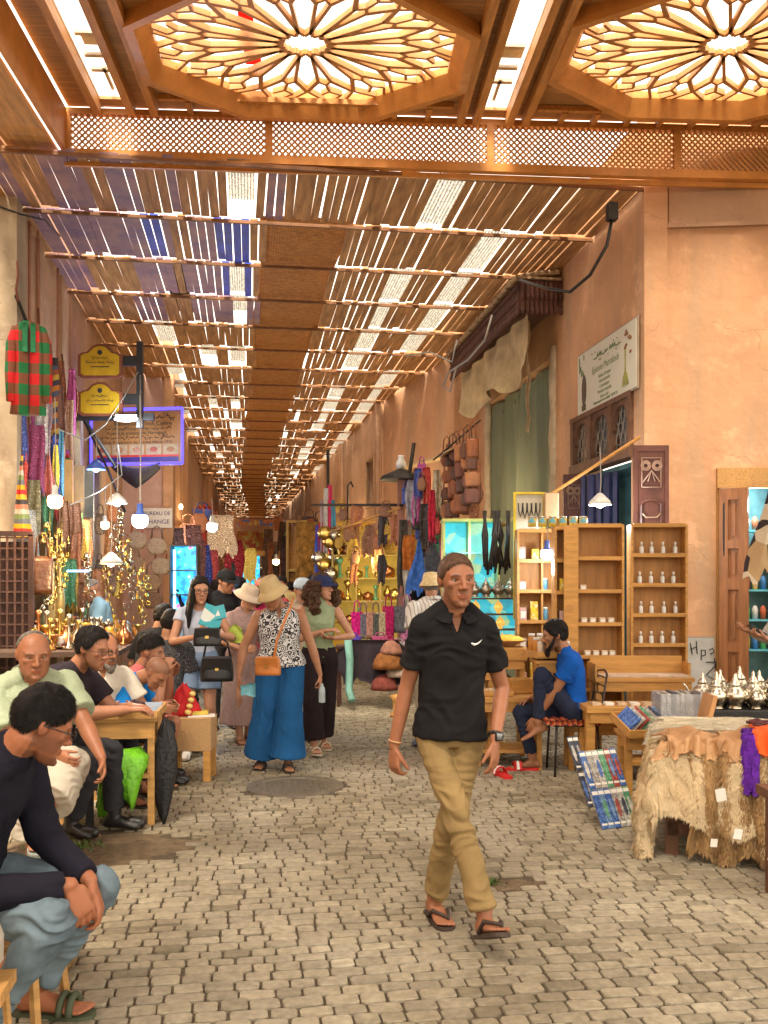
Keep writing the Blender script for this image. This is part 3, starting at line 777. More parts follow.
# ------------------------------------------------------------------ pavement of small setts
def in_patch(x, y):
    for px, py, a, b in PATCHES:
        q = ((x-px)/a)**2+((y-py)/b)**2+.35*noise.noise(V((x*5, y*5, 0)))
        if q < 1: return True
    return False
g1 = ground(92, 848); g2 = ground(506, 884)
PATCHES = [(g1.x, g1.y, .62, .42), (g2.x, g2.y, .20, .10)]
mh = ground(295, 787)
rng = np.random.default_rng(3)
vs = []; fs = []; tint = []; nv = 0
row = 0; yy = 2.75
while yy < 24:
    rd = .084+rng.normal(0, .004); row += 1
    xl = -.62*yy-1.2 if yy < 9 else max(-.62*yy-1.2, -4); xr = .66*yy+1.2 if yy < 8 else min(.66*yy+1.2, 6.5)
    x = xl+rng.uniform(0, .15)
    while x < xr:
        wd = max(.07, rng.normal(.125, .020)); cx = x+wd/2; cy = yy+rd/2
        wav = .06*math.sin(cx*.55+cy*.13)+.015*math.sin(cx*1.7+cy*.9)-.06*cx*math.sin(cy*.25)*.5
        X, Y = cx, cy+wav
        x += wd
        if in_patch(X, Y) or ((X-mh.x)/.40)**2+((Y-mh.y)/.40)**2 < 1: continue
        g = .0038+abs(rng.normal(0, .0016)); hx, hy = wd/2-g, rd/2-g
        h = .0055+rng.normal(0, .002); tx, ty = rng.normal(0, .018, 2); rot = rng.normal(0, .025)-.06*math.sin(cy*.25)*.5+.055*math.cos(cx*.55+cy*.13)
        ca, sa = math.cos(rot), math.sin(rot); c = min(hx, hy)*.30
        oc = [(-hx+c, -hy), (hx-c, -hy), (hx, -hy+c), (hx, hy-c), (hx-c, hy), (-hx+c, hy), (-hx, hy-c), (-hx, -hy+c)]
        for k, (sc, z) in enumerate(((1.0, -.014), (.99, h*.5), (.93, h))):
            for a, b in oc:
                a *= sc; b *= sc
                vs.append((X+a*ca-b*sa+rng.normal(0, .0012), Y+a*sa+b*ca+rng.normal(0, .0012), z+(a*tx+b*ty if k else 0)))
        for k in range(2):
            for i in range(8): fs.append((nv+k*8+i, nv+k*8+(i+1) % 8, nv+k*8+8+(i+1) % 8, nv+k*8+8+i))
        fs.append(tuple(nv+16+i for i in range(8)))
        t = rng.uniform(0, 1); tint += [t]*24; nv += 24
    yy += rd
me = bpy.data.meshes.new('pavement'); me.from_pydata(vs, [], fs)
a_ = me.attributes.new('sett', 'FLOAT', 'POINT'); a_.data.foreach_set('value', tint)
stone = mat('sett_stone', (.37, .345, .29), .62, .22, 26, .5, 70, det=8, spec=.35, bd=.006)
nt = stone.node_tree; bs = nt.nodes['Principled BSDF']; src = bs.inputs['Base Color'].links[0].from_socket
aa = _n(nt, 'ShaderNodeAttribute', attribute_name='sett'); rr = _n(nt, 'ShaderNodeValToRGB'); el = rr.color_ramp.elements
el[0].color = (.62, .58, .50, 1); el[1].color = (1.12, 1.08, 1.0, 1); e = el.new(.12); e.color = (.84, .80, .74, 1); e = el.new(.9); e.color = (1.0, .95, .86, 1)
nt.links.new(aa.outputs['Fac'], rr.inputs[0])
mm = _n(nt, 'ShaderNodeMix', data_type='RGBA', blend_type='MULTIPLY'); mm.inputs['Factor'].default_value = 1
nt.links.new(src, mm.inputs['A']); nt.links.new(rr.outputs[0], mm.inputs['B'])
tc = _n(nt, 'ShaderNodeTexCoord'); nb = _n(nt, 'ShaderNodeTexNoise', Scale=.7, Detail=6, Roughness=.6); nt.links.new(tc.outputs['Object'], nb.inputs['Vector'])
rb = _n(nt, 'ShaderNodeValToRGB'); rb.color_ramp.elements[0].position = .35; rb.color_ramp.elements[1].position = .65
rb.color_ramp.elements[0].color = (.54, .50, .42, 1); rb.color_ramp.elements[1].color = (1.06, 1.05, 1.0, 1); nt.links.new(nb.outputs[0], rb.inputs[0])
m2 = _n(nt, 'ShaderNodeMix', data_type='RGBA', blend_type='MULTIPLY'); m2.inputs['Factor'].default_value = 1
nt.links.new(mm.outputs['Result'], m2.inputs['A']); nt.links.new(rb.outputs[0], m2.inputs['B']); nt.links.new(m2.outputs['Result'], bs.inputs['Base Color'])
me.materials.append(stone)
pav = bpy.data.objects.new('pavement', me); COL.objects.link(pav); pav['kind'] = 'structure'
mb = MB(); N_ = 60
grit = mat('grout', (.085, .062, .038), .95, .3, 30, .6, 120, det=8, bd=.01)
mb.add([(-200, -60, -.006), (200, -60, -.006), (200, 300, -.006), (-200, 300, -.006)], [(0, 1, 2, 3)])
o = mb.build('ground', grit); o['kind'] = 'structure'
mb = MB(); mb.add([(-4, 23.9, .006), (5, 23.9, .006), (5, 75, .010), (-4, 75, .010)], [(0, 1, 2, 3)])
o = mb.build('far_pavement', mat('far_setts', (.33, .29, .22), .7, .25, 9, .4, 60)); o['kind'] = 'structure'
# bare earth where setts are missing, with a weed
for (px, py, a, b), nm in zip(PATCHES, ('dirt', 'dirt')):
    mb = MB(); n = 28
    rg = []
    for k, z in ((1.12, -.012), (.8, -.002), (.4, .004), (.01, .005)):
        rg.append([V((px+a*k*math.cos(2*PI*i/n)*(1+.12*math.sin(i*1.9)), py+b*k*math.sin(2*PI*i/n)*(1+.12*math.cos(i*2.3)), z+.004*math.sin(i*1.7))) for i in range(n)])
    mb.loft(rg, False); o = mb.build('dirt', mat('earth', (.15, .105, .06), .95, .35, 14, .7, 60, det=8), smooth=True); o['kind'] = 'structure'
mb = MB()
for i in range(260):
    c = V((g1.x+random.gauss(-.16, .10), g1.y+random.gauss(.02, .07), .004)) if i < 190 else V((g2.x+random.gauss(-.1, .03), g2.y+random.gauss(0, .02), .002))
    a = random.uniform(0, 2*PI); ln = random.uniform(.015, .055); d = V((math.cos(a), math.sin(a), random.uniform(.3, 1.6))).normalized()
    s = V((-math.sin(a), math.cos(a), 0))*.005
    mb.add([c-s, c+s, c+d*ln*.6+s*1.2, c+d*ln, c+d*ln*.6-s*1.2], [(0, 1, 2, 3, 4)])
o = mb.build('grass', mat('weed', (.07, .12, .02), .7, .3, 30, 0)); o['kind'] = 'stuff'; tag(o, 'green weeds growing in the bare earth between setts', 'weeds')
# manhole
mb = MB(); mb.lathe([(.001, .006), (.30, .006), (.305, .004), (.31, .012), (.385, .012), (.39, -.01)], mh, 40)
root = mb.build('manhole_cover', mat('cast_iron', (.16, .135, .10), .55, .3, 20, .3, 80, metal=.3))
tag(root, 'round cast iron manhole cover set flush in the paving', 'manhole cover')
mb = MB()
for i in range(-7, 8):
    for j in range(-7, 8):
        if i*i+j*j < 50: mb.box((mh.x+i*.04, mh.y+j*.04, .009), (.022, .022, .006))
mb.build('tread_pattern', MATS['cast_iron'], root)
# ------------------------------------------------------------------ slatted roof over the street
ZR = 5.8
YB = [9.62+i*1.52 for i in range(37)]
def rx(Y): return float(np.interp(Y, [9, 12, 16.4, 17.5, 22, 35, 56, 66], [4.22, 4.2, 4.1, 3.75, 3.05, 2.6, 1.95, 4]))
def lx(Y): return float(np.interp(Y, [9, 20, 42, 56], [-2.75, -2.5, -2.3, -1.3]))
def cxm(Y): return float(np.interp(Y, [9, 28, 42, 56], [.72, .42, .2, .55]))
roof = empty('slatted_roof', (0, 20, ZR), 0, 'long brown roof of spaced wooden slats shading the whole lane', 'roof')
def P_(b, name, m, par, **k):
    o = b.build(name, m, None, **k); o.parent = par; o.matrix_parent_inverse = Matrix.Translation(-par.location) if par.rotation_euler.z == 0 else (Matrix.Translation(par.location) @ Matrix.Rotation(par.rotation_euler.z, 4, 'Z')).inverted(); return o
rr = random.Random(5)
net_w = mat('white_netting', (.60, .58, .52), .8, .5, 30, .2, trans=0, col2=(.85, .84, .80))
net_w.node_tree.nodes['Principled BSDF'].inputs['Transmission Weight'].default_value = 0
def translucent(m, k=.6):
    nt = m.node_tree; bs = nt.nodes['Principled BSDF']; out = nt.nodes['Material Output']
    tr = _n(nt, 'ShaderNodeBsdfTranslucent'); src = bs.inputs['Base Color'].links[0].from_socket; nt.links.new(src, tr.inputs[0])
    mx = _n(nt, 'ShaderNodeMixShader'); mx.inputs[0].default_value = k
    nt.links.new(bs.outputs[0], mx.inputs[1]); nt.links.new(tr.outputs[0], mx.inputs[2]); nt.links.new(mx.outputs[0], out.inputs[0]); return m
translucent(net_w, .75)
blue_t = translucent(mat('blue_tarp', (.01, .04, .55), .5, .3, 6, .1), .7)
lav_t = translucent(mat('lavender_sheet', (.20, .14, .42), .6, .4, 3, .1), .6)
for pi in range(len(YB)-1):
    y0, y1 = YB[pi], YB[pi+1]; a, b = lx((y0+y1)/2), rx((y0+y1)/2)
    mb = MB(); mbb = MB(); mbl = MB(); x = a-.05; pitch = .104 if pi < 20 else .15
    while x < b+.08:
        c = x-cxm(y0)
        hole = False
        if pi < 18:
            for q in (1.42, 2.28):
                if abs(c-q+.0) < .14: hole = (pi+int(q)) % 5 != 2
            if abs(c+1.30) < .12 and pi % 3 == 2 and pi > 3: hole = True
            if abs(c+.78) < .12 and pi in (0, 2, 3, 5, 8, 10): hole = True
            if abs(c+2.0) < .13 and pi in (4, 6, 7, 9, 11): hole = True
        if pi > 8 and rr.random() < .04: hole = True
        mat_here = pi >= 1 and abs(c) < .46
        wd = pitch*(.97 if pi > 10 else .945 if pi > 5 else (.935 if c < 0 else .89))+rr.gauss(0, .006)
        if pi in (1, 2) and -1.9 < c < -.5: wd = pitch*.9
        if not hole and not mat_here:
            th = rr.uniform(.014, .024); j = rr.gauss(0, .008)
            tgt = mb
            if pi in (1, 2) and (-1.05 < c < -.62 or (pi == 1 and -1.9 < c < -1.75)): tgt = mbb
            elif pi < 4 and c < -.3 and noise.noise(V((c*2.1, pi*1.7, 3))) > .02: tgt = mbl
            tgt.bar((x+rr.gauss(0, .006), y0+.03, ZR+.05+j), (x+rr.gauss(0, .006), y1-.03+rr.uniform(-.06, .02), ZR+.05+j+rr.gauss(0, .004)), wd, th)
        x += pitch
    P_(mb, 'slat_panel', slat_m, roof)
    if mbb.v: P_(mbb, 'blue_light_slats', mat('slat_blue_light', (.02, .06, .50), .5, .35, 4, .2), roof)  # blue light filtered by a tarp, put into the slat colour
    if mbl.v: P_(mbl, 'lilac_light_slats', mat('slat_lilac_light', (.30, .19, .34), .6, .35, 3, .2, col2=(.42, .24, .22)), roof)  # purplish light reflections put into the slat colour
    mb = MB(); mb.bar((a-.2, y0, ZR+.005), (b+.02, y0, ZR+.008), .036, .036); P_(mb, 'cross_beam', mat('beam_brown', (.20, .085, .03), .6, .3, 5), roof)
# woven mat strip down the middle
mb = MB()
g = []
for i in range(100):
    Y = YB[1]+i*(YB[-1]-YB[1])/99; c = cxm(Y); g.append([(c+k*(.52+.03*math.sin(Y*1.3)), Y, ZR+.085+.03*math.sin(Y*4.13)*(1-abs(k))) for k in (-1, -.5, 0, .5, 1)])
mb.sheet(g, .01)
wick = mat('woven_mat', (.20, .105, .035), .8, .35, 12, .0)
nt = wick.node_tree; bs = nt.nodes['Principled BSDF']; tc = _n(nt, 'ShaderNodeTexCoord')
bk = _n(nt, 'ShaderNodeTexBrick', Scale=14.0); bk.inputs['Mortar Size'].default_value = .03; bk.inputs['Color1'].default_value = (.56, .31, .11, 1); bk.inputs['Color2'].default_value = (.36, .19, .07, 1); bk.inputs['Mortar'].default_value = (.03, .015, .006, 1); bk.inputs['Brick Width'].default_value = .9; bk.inputs['Row Height'].default_value = .28
nt.links.new(tc.outputs['Object'], bk.inputs['Vector']); nt.links.new(bk.outputs[0], bs.inputs['Base Color'])
translucent(wick, .0); nt.nodes['Mix Shader'].inputs[0].default_value = .35
nt.links.new(bk.outputs[0], [n_ for n_ in nt.nodes if n_.type == 'BSDF_TRANSLUCENT'][0].inputs[0]); P_(mb, 'woven_mat', wick, roof)
# white netting over the open squares, blue tarpaulin above the slats on the left
k = 0
for pi in range(0, 18):
    y0, y1 = YB[pi], YB[pi+1]; cc = cxm(y0)
    for q, w_ in ((1.42, .31), (2.28, .31), (-1.30, .26), (-.78, .26), (-2.0, .28)):
        ok = ((pi+int(q)) % 5 != 2) if q > 0 else {-1.30: pi % 3 == 2 and pi > 3, -.78: pi in (0, 2, 3, 5, 8, 10), -2.0: pi in (4, 6, 7, 9, 11)}[q]
        if not ok: continue
        mb = MB(); x0 = cc+q-w_/2; ln = 1.44 if q > 0 else rr.uniform(.7, 1.4); n = 9
        # a coarse net: crossed strands
        for i in range(n): mb.bar((x0+w_*i/(n-1), y0+.04, ZR+.07), (x0+w_*i/(n-1), y0+ln, ZR+.07), .019, .006)
        m_ = int(ln/.04)
        for i in range(m_): mb.bar((x0, y0+.04+i*(ln-.04)/m_, ZR+.077), (x0+w_, y0+.04+i*(ln-.04)/m_, ZR+.077), .017, .006)
        P_(mb, 'netting', net_w, roof)
for (x0, x1, y0, y1, m_) in ((-1.15, -.85, 13.0, 15.4, translucent(mat('olive_tarp', (.03, .035, .02), .7, .3), .3)),):
    mb = MB(); mb.sheet([[(x0+(x1-x0)*i/6, y0+(y1-y0)*j/8, ZR+.13+.02*math.sin(i*2+j*1.3)) for j in range(9)] for i in range(7)], .004)
    P_(mb, 'tarpaulin', m_, roof)

# ------------------------------------------------------------------ front canopy with star skylights
ca = math.atan(54/F)
UF = (CF*math.cos(ca)-CR*math.sin(ca)); UR = (CR*math.cos(ca)+CF*math.sin(ca))
rzc = math.atan2(UR.y, UR.x)
canopy = empty('timber_canopy', (0, 0, 6.3), rzc, 'carved orange timber canopy with octagonal star skylights over the front of the lane', 'canopy')
def CB(mb_, name, m, par=canopy):          # meshes are given in canopy coordinates (u right, v ahead, z world)
    for i, v in enumerate(mb_.v): mb_.v[i] = (v[0], v[1], v[2]-6.3)
    return mb_.build(name, m, par)
VF = 9.66; UL = -2.62; UE = 7.6; VB = 5.6
# u of a pixel at camera depth d:  camera frame = (lat, d); canopy frame: u = lat*cos + d*sin
def uv(px, d): lat = (px-384)/F*d; return lat*math.cos(ca)+d*math.sin(ca), d*math.cos(ca)-lat*math.sin(ca)
UL = uv(75, 9.75)[0]
# lattice fascia
zt = 6.30
def zb(u): return 5.93-(u-UL)/5*.05 if u < 3 else 5.93-(3-UL)/5*.05
mb = MB(); p = .062; u = UL-.5
while u < UE:
    for s in (1, -1):
        # diagonal lath clipped between bottom and top
        z0 = zb(u)+.03; H = zt-z0
        a0, a1 = (u, u+H) if s > 0 else (u+H, u)
        lo, hi = UL+.02, UE
        ts = [0, 1]
        def cl(t): return a0+(a1-a0)*t
        t0, t1 = 0, 1
        if s > 0:
            if a0 < lo: t0 = (lo-a0)/(a1-a0)
        else:
            if a1 < lo: t1 = (lo-a0)/(a1-a0)
        if t1 > t0+.03: mb.bar((cl(t0), VF+(.007 if s > 0 else -.007), z0+H*t0), (cl(t1), VF+(.007 if s > 0 else -.007), z0+H*t1), .019, .010, up=(0, 1, 0))
    u += p
lath = mat('lattice_wood', (.62, .31, .10), .55, .2, 6, .05)
# bars lie flat: width across the wall plane
CB(mb, 'lattice_panel', lath)
mb = MB()
mb.bar((UL-.05, VF, zt+.03), (UE, VF, zt+.03), .07, .06)
mb.bar((UL-.05, VF, zb(UL)-.02), (3, VF, zb(3)-.02), .08, .085); mb.bar((3.0, VF, zb(3)-.022), (UE, VF, zb(4)-.022), .078, .083)
mb.bar((UL-.05, VF+.06, zb(UL)-.09), (3, VF+.06, zb(3)-.09), .04, .05); mb.bar((3.0, VF+.06, zb(3)-.092), (UE, VF+.06, zb(4)-.092), .038, .048)
for u in (UL, UL+2.0, UL+4.25, UL+6.2, UL+8.3): mb.box((u, VF-.012, (zt+zb(u))/2), (.07, .05, zt-zb(u)+.02))
CB(mb, 'fascia_rail', cedar2)
# side beam running towards the camera
mb = MB(); mb.box((UL-.03, (VF+VB)/2+.4, 6.13), (.05, VF-VB-.9, .42)); CB(mb, 'side_beam', cedar2)
mb = MB(); mb.box((UL-.32, (VF+VB)/2, 5.93), (.46, VF-VB, .03)); mb.box((UL-.62, (VF+VB)/2, 5.935), (.09, VF-VB, .028)); mb.box((UL-.86, (VF+VB)/2, 5.94), (.28, VF-VB, .03)); mb.box((UL-1.12, (VF+VB)/2, 5.945), (.16, VF-VB, .03))
CB(mb, 'soffit_board', mat('soffit_pine', (.54, .29, .09), .55, .25, 3, .12, 30, stretch=(9, 1, 9)))
# ceiling: boards with openings for two octagons and two slots
ZC = 6.40
o1 = uv(305, 8.44); o2 = uv(727, 8.44)
rx_, ry_ = 1.42, 1.02
def oct_pts(c, ax, ay, z, k=1.0):
    t = math.tan(PI/8)
    return [V((c[0]+x*ax*k, c[1]+y*ay*k, z)) for x, y in ((-1, -t), (-t, -1), (t, -1), (1, -t), (1, t), (t, 1), (-t, 1), (-1, t))]
s1 = uv(118, 9.5)[0]-.02; s2 = uv(495, 9.5)[0]
board = mat('ceiling_board', (.44, .23, .08), .6, .28, 2.5, .25, 34, stretch=(1, 12, 1))
mb = MB()
def fill(u0, u1, v0, v1, z=ZC): mb.box(((u0+u1)/2, (v0+v1)/2, z), (u1-u0, v1-v0, .03))
vback = o1[1]-ry_-.02; vfr = o1[1]+ry_+.02
fill(UL, s1-.13, VB, VF); fill(s1+.13, o1[0]-rx_, VB, VF)
fill(o1[0]+rx_, s2-.13, VB, VF); fill(s2+.13, o2[0]-rx_, VB, VF); fill(o2[0]+rx_, UE, VB, VF)
for c in (o1, o2):
    fill(c[0]-rx_, c[0]+rx_, c[1]+ry_, VF, ZC+.002); fill(c[0]-rx_, c[0]+rx_, VB, c[1]-ry_, ZC+.002)
    t = math.tan(PI/8)
    for sx in (-1, 1):
        for sy in (-1, 1):
            mb.prism([(c[0]+sx*rx_, c[1]+sy*ry_, ZC-.013), (c[0]+sx*rx_, c[1]+sy*ry_*t, ZC-.013), (c[0]+sx*rx_*t, c[1]+sy*ry_, ZC-.013)], (0, 0, .026))
for s in (s1, s2): fill(s-.13, s+.13, VF-.16, VF, ZC+.004)
for i in range(5): fill(UL, UE, VB-2.0*i-1.65, VB-2.0*i-.005, ZC-.004)  # unseen boards behind the view, added to shade the foreground
CB(mb, 'ceiling_boards', board)
# beams framing the bays
mb = MB()
for s in (s1-.17, s1+.17, s2-.17, s2+.17, s1+.62, s2-.62, s2+.62, o1[0]-rx_-.09, o2[0]+rx_+.09, o1[0]+rx_+.06, o2[0]-rx_-.06):
    pass
for s in sorted({round(k, 3) for k in (s1-.17, s1+.17, s2-.17, s2+.17, o1[0]-rx_-.10, o1[0]+rx_+.12, o2[0]-rx_-.12)}):
    mb.box((s, (VF+VB)/2-.03, ZC-.075), (.075, VF-VB-.1, .12))
mb.box(((UL+UE)/2, VF-.30, ZC-.10), (UE-UL-.1, .05, .06)) if 0 else None
u = o1[0]-rx_-.02
for c in (o1, o2):
    mb.box((c[0], VF-.285, ZC-.045), (2*rx_+.06, .05, .05))
    k = c[0]-rx_+.25
    while k < c[0]+rx_-.1: mb.box((k, VF-.15, ZC-.05), (.055, .24, .07)); k += .34
mb.box(((UL+UE)/2, vback-.9, ZC-.08), (UE-UL, .09, .14))
CB(mb, 'ceiling_beam', cedar)
def star_skylight(c):
    fr = MB()
    out = oct_pts(c, rx_, ry_, 0, 1.0); inn = oct_pts(c, rx_, ry_, 0, .93)
    # splayed frame
    rings = [[V((p.x, p.y, ZC-.16)) for p in oct_pts(c, rx_, ry_, 0, 1.06)], [V((p.x, p.y, ZC-.16)) for p in out], [V((p.x, p.y, ZC-.0)) for p in inn], [V((p.x, p.y, ZC+.07)) for p in inn], [V((p.x, p.y, ZC+.07)) for p in oct_pts(c, rx_, ry_, 0, 1.04)], [V((p.x, p.y, ZC-.16)) for p in oct_pts(c, rx_, ry_, 0, 1.06)]]
    fr.loft(rings, False)
    frame = CB(fr, 'skylight_frame', cedar2)
    st = MB(); n = 16; z = ZC+.02
    def pt(r, k):       # r along the ray to the octagon edge
        a = 2*PI*k/n; ca_, sa_ = math.cos(a), math.sin(a)
        t = max(abs(ca_), abs(sa_), (abs(ca_)+abs(sa_))*.7071)
        rr_ = r*(1 if r < .5 else 1+(.93/t-.93)*(r-.5)/.43*.9)
        return V((c[0]+ca_*rr_*rx_, c[1]+sa_*rr_*ry_, z))
    lv = 0
    def ln(p, q, w=.042):
        nonlocal lv
        lv = (lv+1) % 7; h = .045+lv*.0015
        st.bar(p, q, w*.80, h)
    for k in range(n):
        for s in (1, -1):
            ln(pt(.135, k), pt(.20, k+.5*s))
            ln(pt(.20, k+.5*s), pt(.62, k+.18*s+.5*s), .040)
            ln(pt(.62, k+.68*s), pt(.78, k+.98*s), .038)
            ln(pt(.60, k+.30*s), pt(.78, k), .036)
            ln(pt(.78, k), pt(.93, k+.30*s), .036)
        ln(pt(.60, k+.30), pt(.66, k+.5), .034); ln(pt(.60, k+.70), pt(.66, k+.5), .034); ln(pt(.66, k+.5), pt(.78, k+.5), .034)
        ln(pt(.78, k+.5), pt(.84, k+.3), .034); ln(pt(.78, k+.5), pt(.84, k+.7), .034); ln(pt(.84, k+.3), pt(.93, k+.5), .034)
    CB(st, 'star_tracery', mat('tracery_wood', (.54, .26, .085), .5, .2, 5, .05))
star_skylight(o1); star_skylight(o2)
# clear sheets and glazing bars above the two slots
for s in (s1, s2):
    mb = MB()
    for v in (VF-.5, VF-.75, VF-1.1, VF-1.9): mb.box((s, v, ZC+.10), (.25, .05, .03))
    mb.box((s, VF-.35, ZC+.10), (.03, .4, .03)); mb.box((s+.02, VF-.92, ZC+.16), (.26, .22, .01)); mb.box((s-.02, VF-2.1, ZC+.16), (.24, .1, .01))
    CB(mb, 'glazing_bar', mat('grey_wood', (.35, .31, .25), .7))
# red banner cloth lying above the first skylight
mb = MB(); pts = [uv(230, 7.9), uv(243, 7.9), uv(262, 9.4), uv(246, 9.4)]
mb.prism([(p[0], p[1], ZC+.35) for p in pts], (0, 0, .01))
o = CB(mb, 'red_ribbon', translucent(mat('red_ribbon', (.6, .02, .02), .7), .6))
# ------------------------------------------------------------------ buildings
XR = 4.17
bR = empty('corner_house', (XR, 10, 0), 0, 'tall orange plastered house on the corner with a netted tall window and carved shop doors', 'house')
def PB(mb, name, m, par, **k): return P_(mb, name, m, par, **k)
# street-side wall with openings: shop Y 9.95-11.95, netted window Y 12.55-16.2
wb = MB()
def wy(y0, y1, z0, z1, x0=XR, t=.45): wb.box((x0+t/2, (y0+y1)/2, (z0+z1)/2), (t, y1-y0, z1-z0))
wy(9.62, 9.95, 0, 6.6); wy(9.95, 11.95, 3.72, 6.6); wy(11.95, 12.6, 0, 6.6); wy(12.6, 16.2, 4.75, 6.6); wy(16.2, 17.2, 0, 6.6)
# corner face towards the square
fd = (Matrix.Rotation(R(-5), 3, 'Z') @ CR).normalized(); fn = V((fd.y, -fd.x, 0))   # fn points to the camera
C0 = V((XR, 9.62, 0))
rzf = math.atan2(fd.y, fd.x)
MF = Matrix.Translation(C0) @ Matrix.Rotation(rzf, 4, 'Z')     # u along wall, -y towards camera
def fbox(mb_, u0, u1, y0, y1, z0, z1): mb_.box(MF @ V(((u0+u1)/2, (y0+y1)/2, (z0+z1)/2)), (u1-u0, y1-y0, z1-z0), MF.to_3x3())
def fu(px, py=583, off=0):       # u,z on the face plane for a pixel
    a = (px-384)/F; ray = CF+CR*a
    n = V((fd.y, -fd.x, 0)); k = ((C0+n*off).dot(n))/ray.dot(n); p = ray*k; return (p-C0).dot(fd), EYE+(HZ-py)/F*k
du0 = fu(716)[0]; du1 = fu(790)[0]; dz = fu(735, 478)[1]
fbox(wb, .0, .24, -.035, .4, 0, 6.8); fbox(wb, .24, du0, 0, .4, 0, 6.6); fbox(wb, du0, du1, 0, .4, dz, 6.6); fbox(wb, du1, 6, 0, .4, 0, 6.6)
PB(wb, 'wall', pl_or, bR)
# raised seam and pale band at the top of the face
mb = MB(); fbox(mb, .24, 4, -.05, -.002, 5.38, 5.42); fbox(mb, .26, 4, -.02, -.003, 5.42, 6.2); PB(mb, 'string_course', pl_pk, bR)
# grey-white painted dado
gu = fu(684)[0]
mb = MB(); fbox(mb, gu, du0-.02, -.012, -.001, 0, 1.05); PB(mb, 'painted_dado', mat('dado_grey', (.50, .50, .48), .7, .15, 3, .2), bR)
mb = MB(); fbox(mb, gu, du0-.02, -.016, -.0, 1.05, 1.085); PB(mb, 'dado_edge', pl_or, bR)
# scrawl on the dado
def scr(pts):
    t = MB()
    for st in pts:
        t.tube([MF @ V((fu(x, y)[0], -.016, fu(x, y)[1])) for x, y in st], .006, 5)
    return t
PB(scr([[(690, 643), (692, 654)], [(690, 649), (696, 647)], [(696, 641), (697, 654)], [(701, 650), (701, 660)], [(701, 650), (705, 650), (705, 655), (701, 656)], [(709, 650), (712, 648), (714, 652), (710, 654)],
        [(706, 662), (722, 662)], [(722, 658), (706, 675), (722, 684)], [(714, 658), (716, 670), (721, 674)]]), 'scrawl', mat('marker_black', (.02, .02, .025), .6), bR)
# tall door on the face: frame, leaf, lit shop inside
mb = MB(); fbox(mb, du0, du1, -.06, .05, dz-.11, dz+.10); fbox(mb, du0, du0+.04, -.03, .3, 0, dz-.11); 
PB(mb, 'door_frame', mat('carved_pine', (.45, .24, .07), .5, .2, 60, .4, 60), bR)
dl = MB(); DW = .42
hing = MF @ V((du0+.03, -.04, 0)); dd = (Matrix.Rotation(R(-26), 3, 'Z') @ fd)
MD = Matrix.Translation(hing) @ Matrix.Rotation(math.atan2(dd.y, dd.x), 4, 'Z')
def dbox(m, u0, u1, y0, y1, z0, z1): m.box(MD @ V(((u0+u1)/2, (y0+y1)/2, (z0+z1)/2)), (u1-u0, y1-y0, z1-z0), MD.to_3x3())
DZ = dz-.12; DW = (fu(744)[0]-du0-.03)/math.cos(R(26))
dbox(dl, 0, DW, -.02, .02, .02, DZ)
for a, b in ((0, .09), (DW-.09, DW)): dbox(dl, a, b, -.052, -.021, .02, DZ)
zs = [.1, .95, 1.05, 1.62, 1.72, 2.0, 2.1, DZ-.1]
for z0, z1 in ((.02, .12), (.90, 1.0), (1.55, 1.67), (1.98, 2.07), (DZ-.12, DZ)): dbox(dl, .09, DW-.09, -.050, -.0205, z0, z1)
for z0, z1 in ((.16, .86), (1.04, 1.51), (1.71, 1.94), (2.11, DZ-.16)): dbox(dl, .125, DW-.125, -.032, -.0202, z0, z1)
door = PB(dl, 'door', mat('door_red_brown', (.27, .105, .035), .42, .25, 3, .15, 30, stretch=(9, 9, 1), spec=.5), bR)
mb = MB(); mb.tube([MD @ V((.05, -.045, 1.9)), MD @ V((.05, -.05, 2.0)), MD @ V((.05, -.05, 2.4)), MD @ V((.05, -.045, 2.46))], .010, 6); hd = mb.build('handle', iron, door); hd.matrix_parent_inverse = door.matrix_parent_inverse.copy(); hd.matrix_parent_inverse = Matrix.Identity(4)
# room behind that door
mb = MB(); D_ = 1.6
for (a, b, c_, d_, z0, z1) in ((du0-.1, du1+.6, D_, D_+.1, 0, 3), (du0-.2, du0-.1, .4, D_, 0, 3), (du1+.6, du1+.7, .4, D_, 0, 3), (du0-.2, du1+.7, .4, D_+.1, 3, 3.1)): fbox(mb, a, b, c_, d_, z0, z1)
PB(mb, 'shop_room', mat('room_blue', (.04, .35, .60), .6, .2, 4), bR)
# netted window bay: posts, teal joinery, netting, back wall
mb = MB(); mb.box((XR+.5, 14.4, 2.4), (.04, 3.7, 4.8)); PB(mb, 'window_panel', mat('window_dark', (.07, .11, .09), .3, .3, 5), bR)
teal = mat('teal_paint', (.25, .55, .46), .5, .2, 6, .1)
mb = MB()
for y, w_ in ((12.66, .12), (13.55, .09), (14.4, .14), (15.3, .09), (16.14, .12)): mb.box((XR+.40, y, 2.37), (.08, w_, 4.7))
for z in (.9, 2.2, 3.3, 4.4): mb.box((XR+.40, 14.4, z), (.07, 3.5, .08))
mb.bar((XR+.35, 12.9, 2.2), (XR+.35, 14.2, 3.2), .05, .06)
PB(mb, 'window_frame', teal, bR)
net = mat('green_net', (.24, .28, .19), .8, .15, 1.2, .2, 90, alpha=.60, stretch=(1, 3, .6))
nt = net.node_tree; tcn = _n(nt, 'ShaderNodeTexCoord')
mb = MB(); g = []
for i in range(30):
    y = 12.66+i*3.5/29
    g.append([(XR+.10+.05*math.sin(i*.9+j*.35)+.03*math.sin(i*2.3), y, .1+j*4.6/14) for j in range(15)])
mb.sheet(g, .003); o = PB(mb, 'netting', net, bR, smooth=True)
tarp = mat('canvas_tan', (.46, .34, .17), .9, .25, 4, .3, 40, sheen=.1)
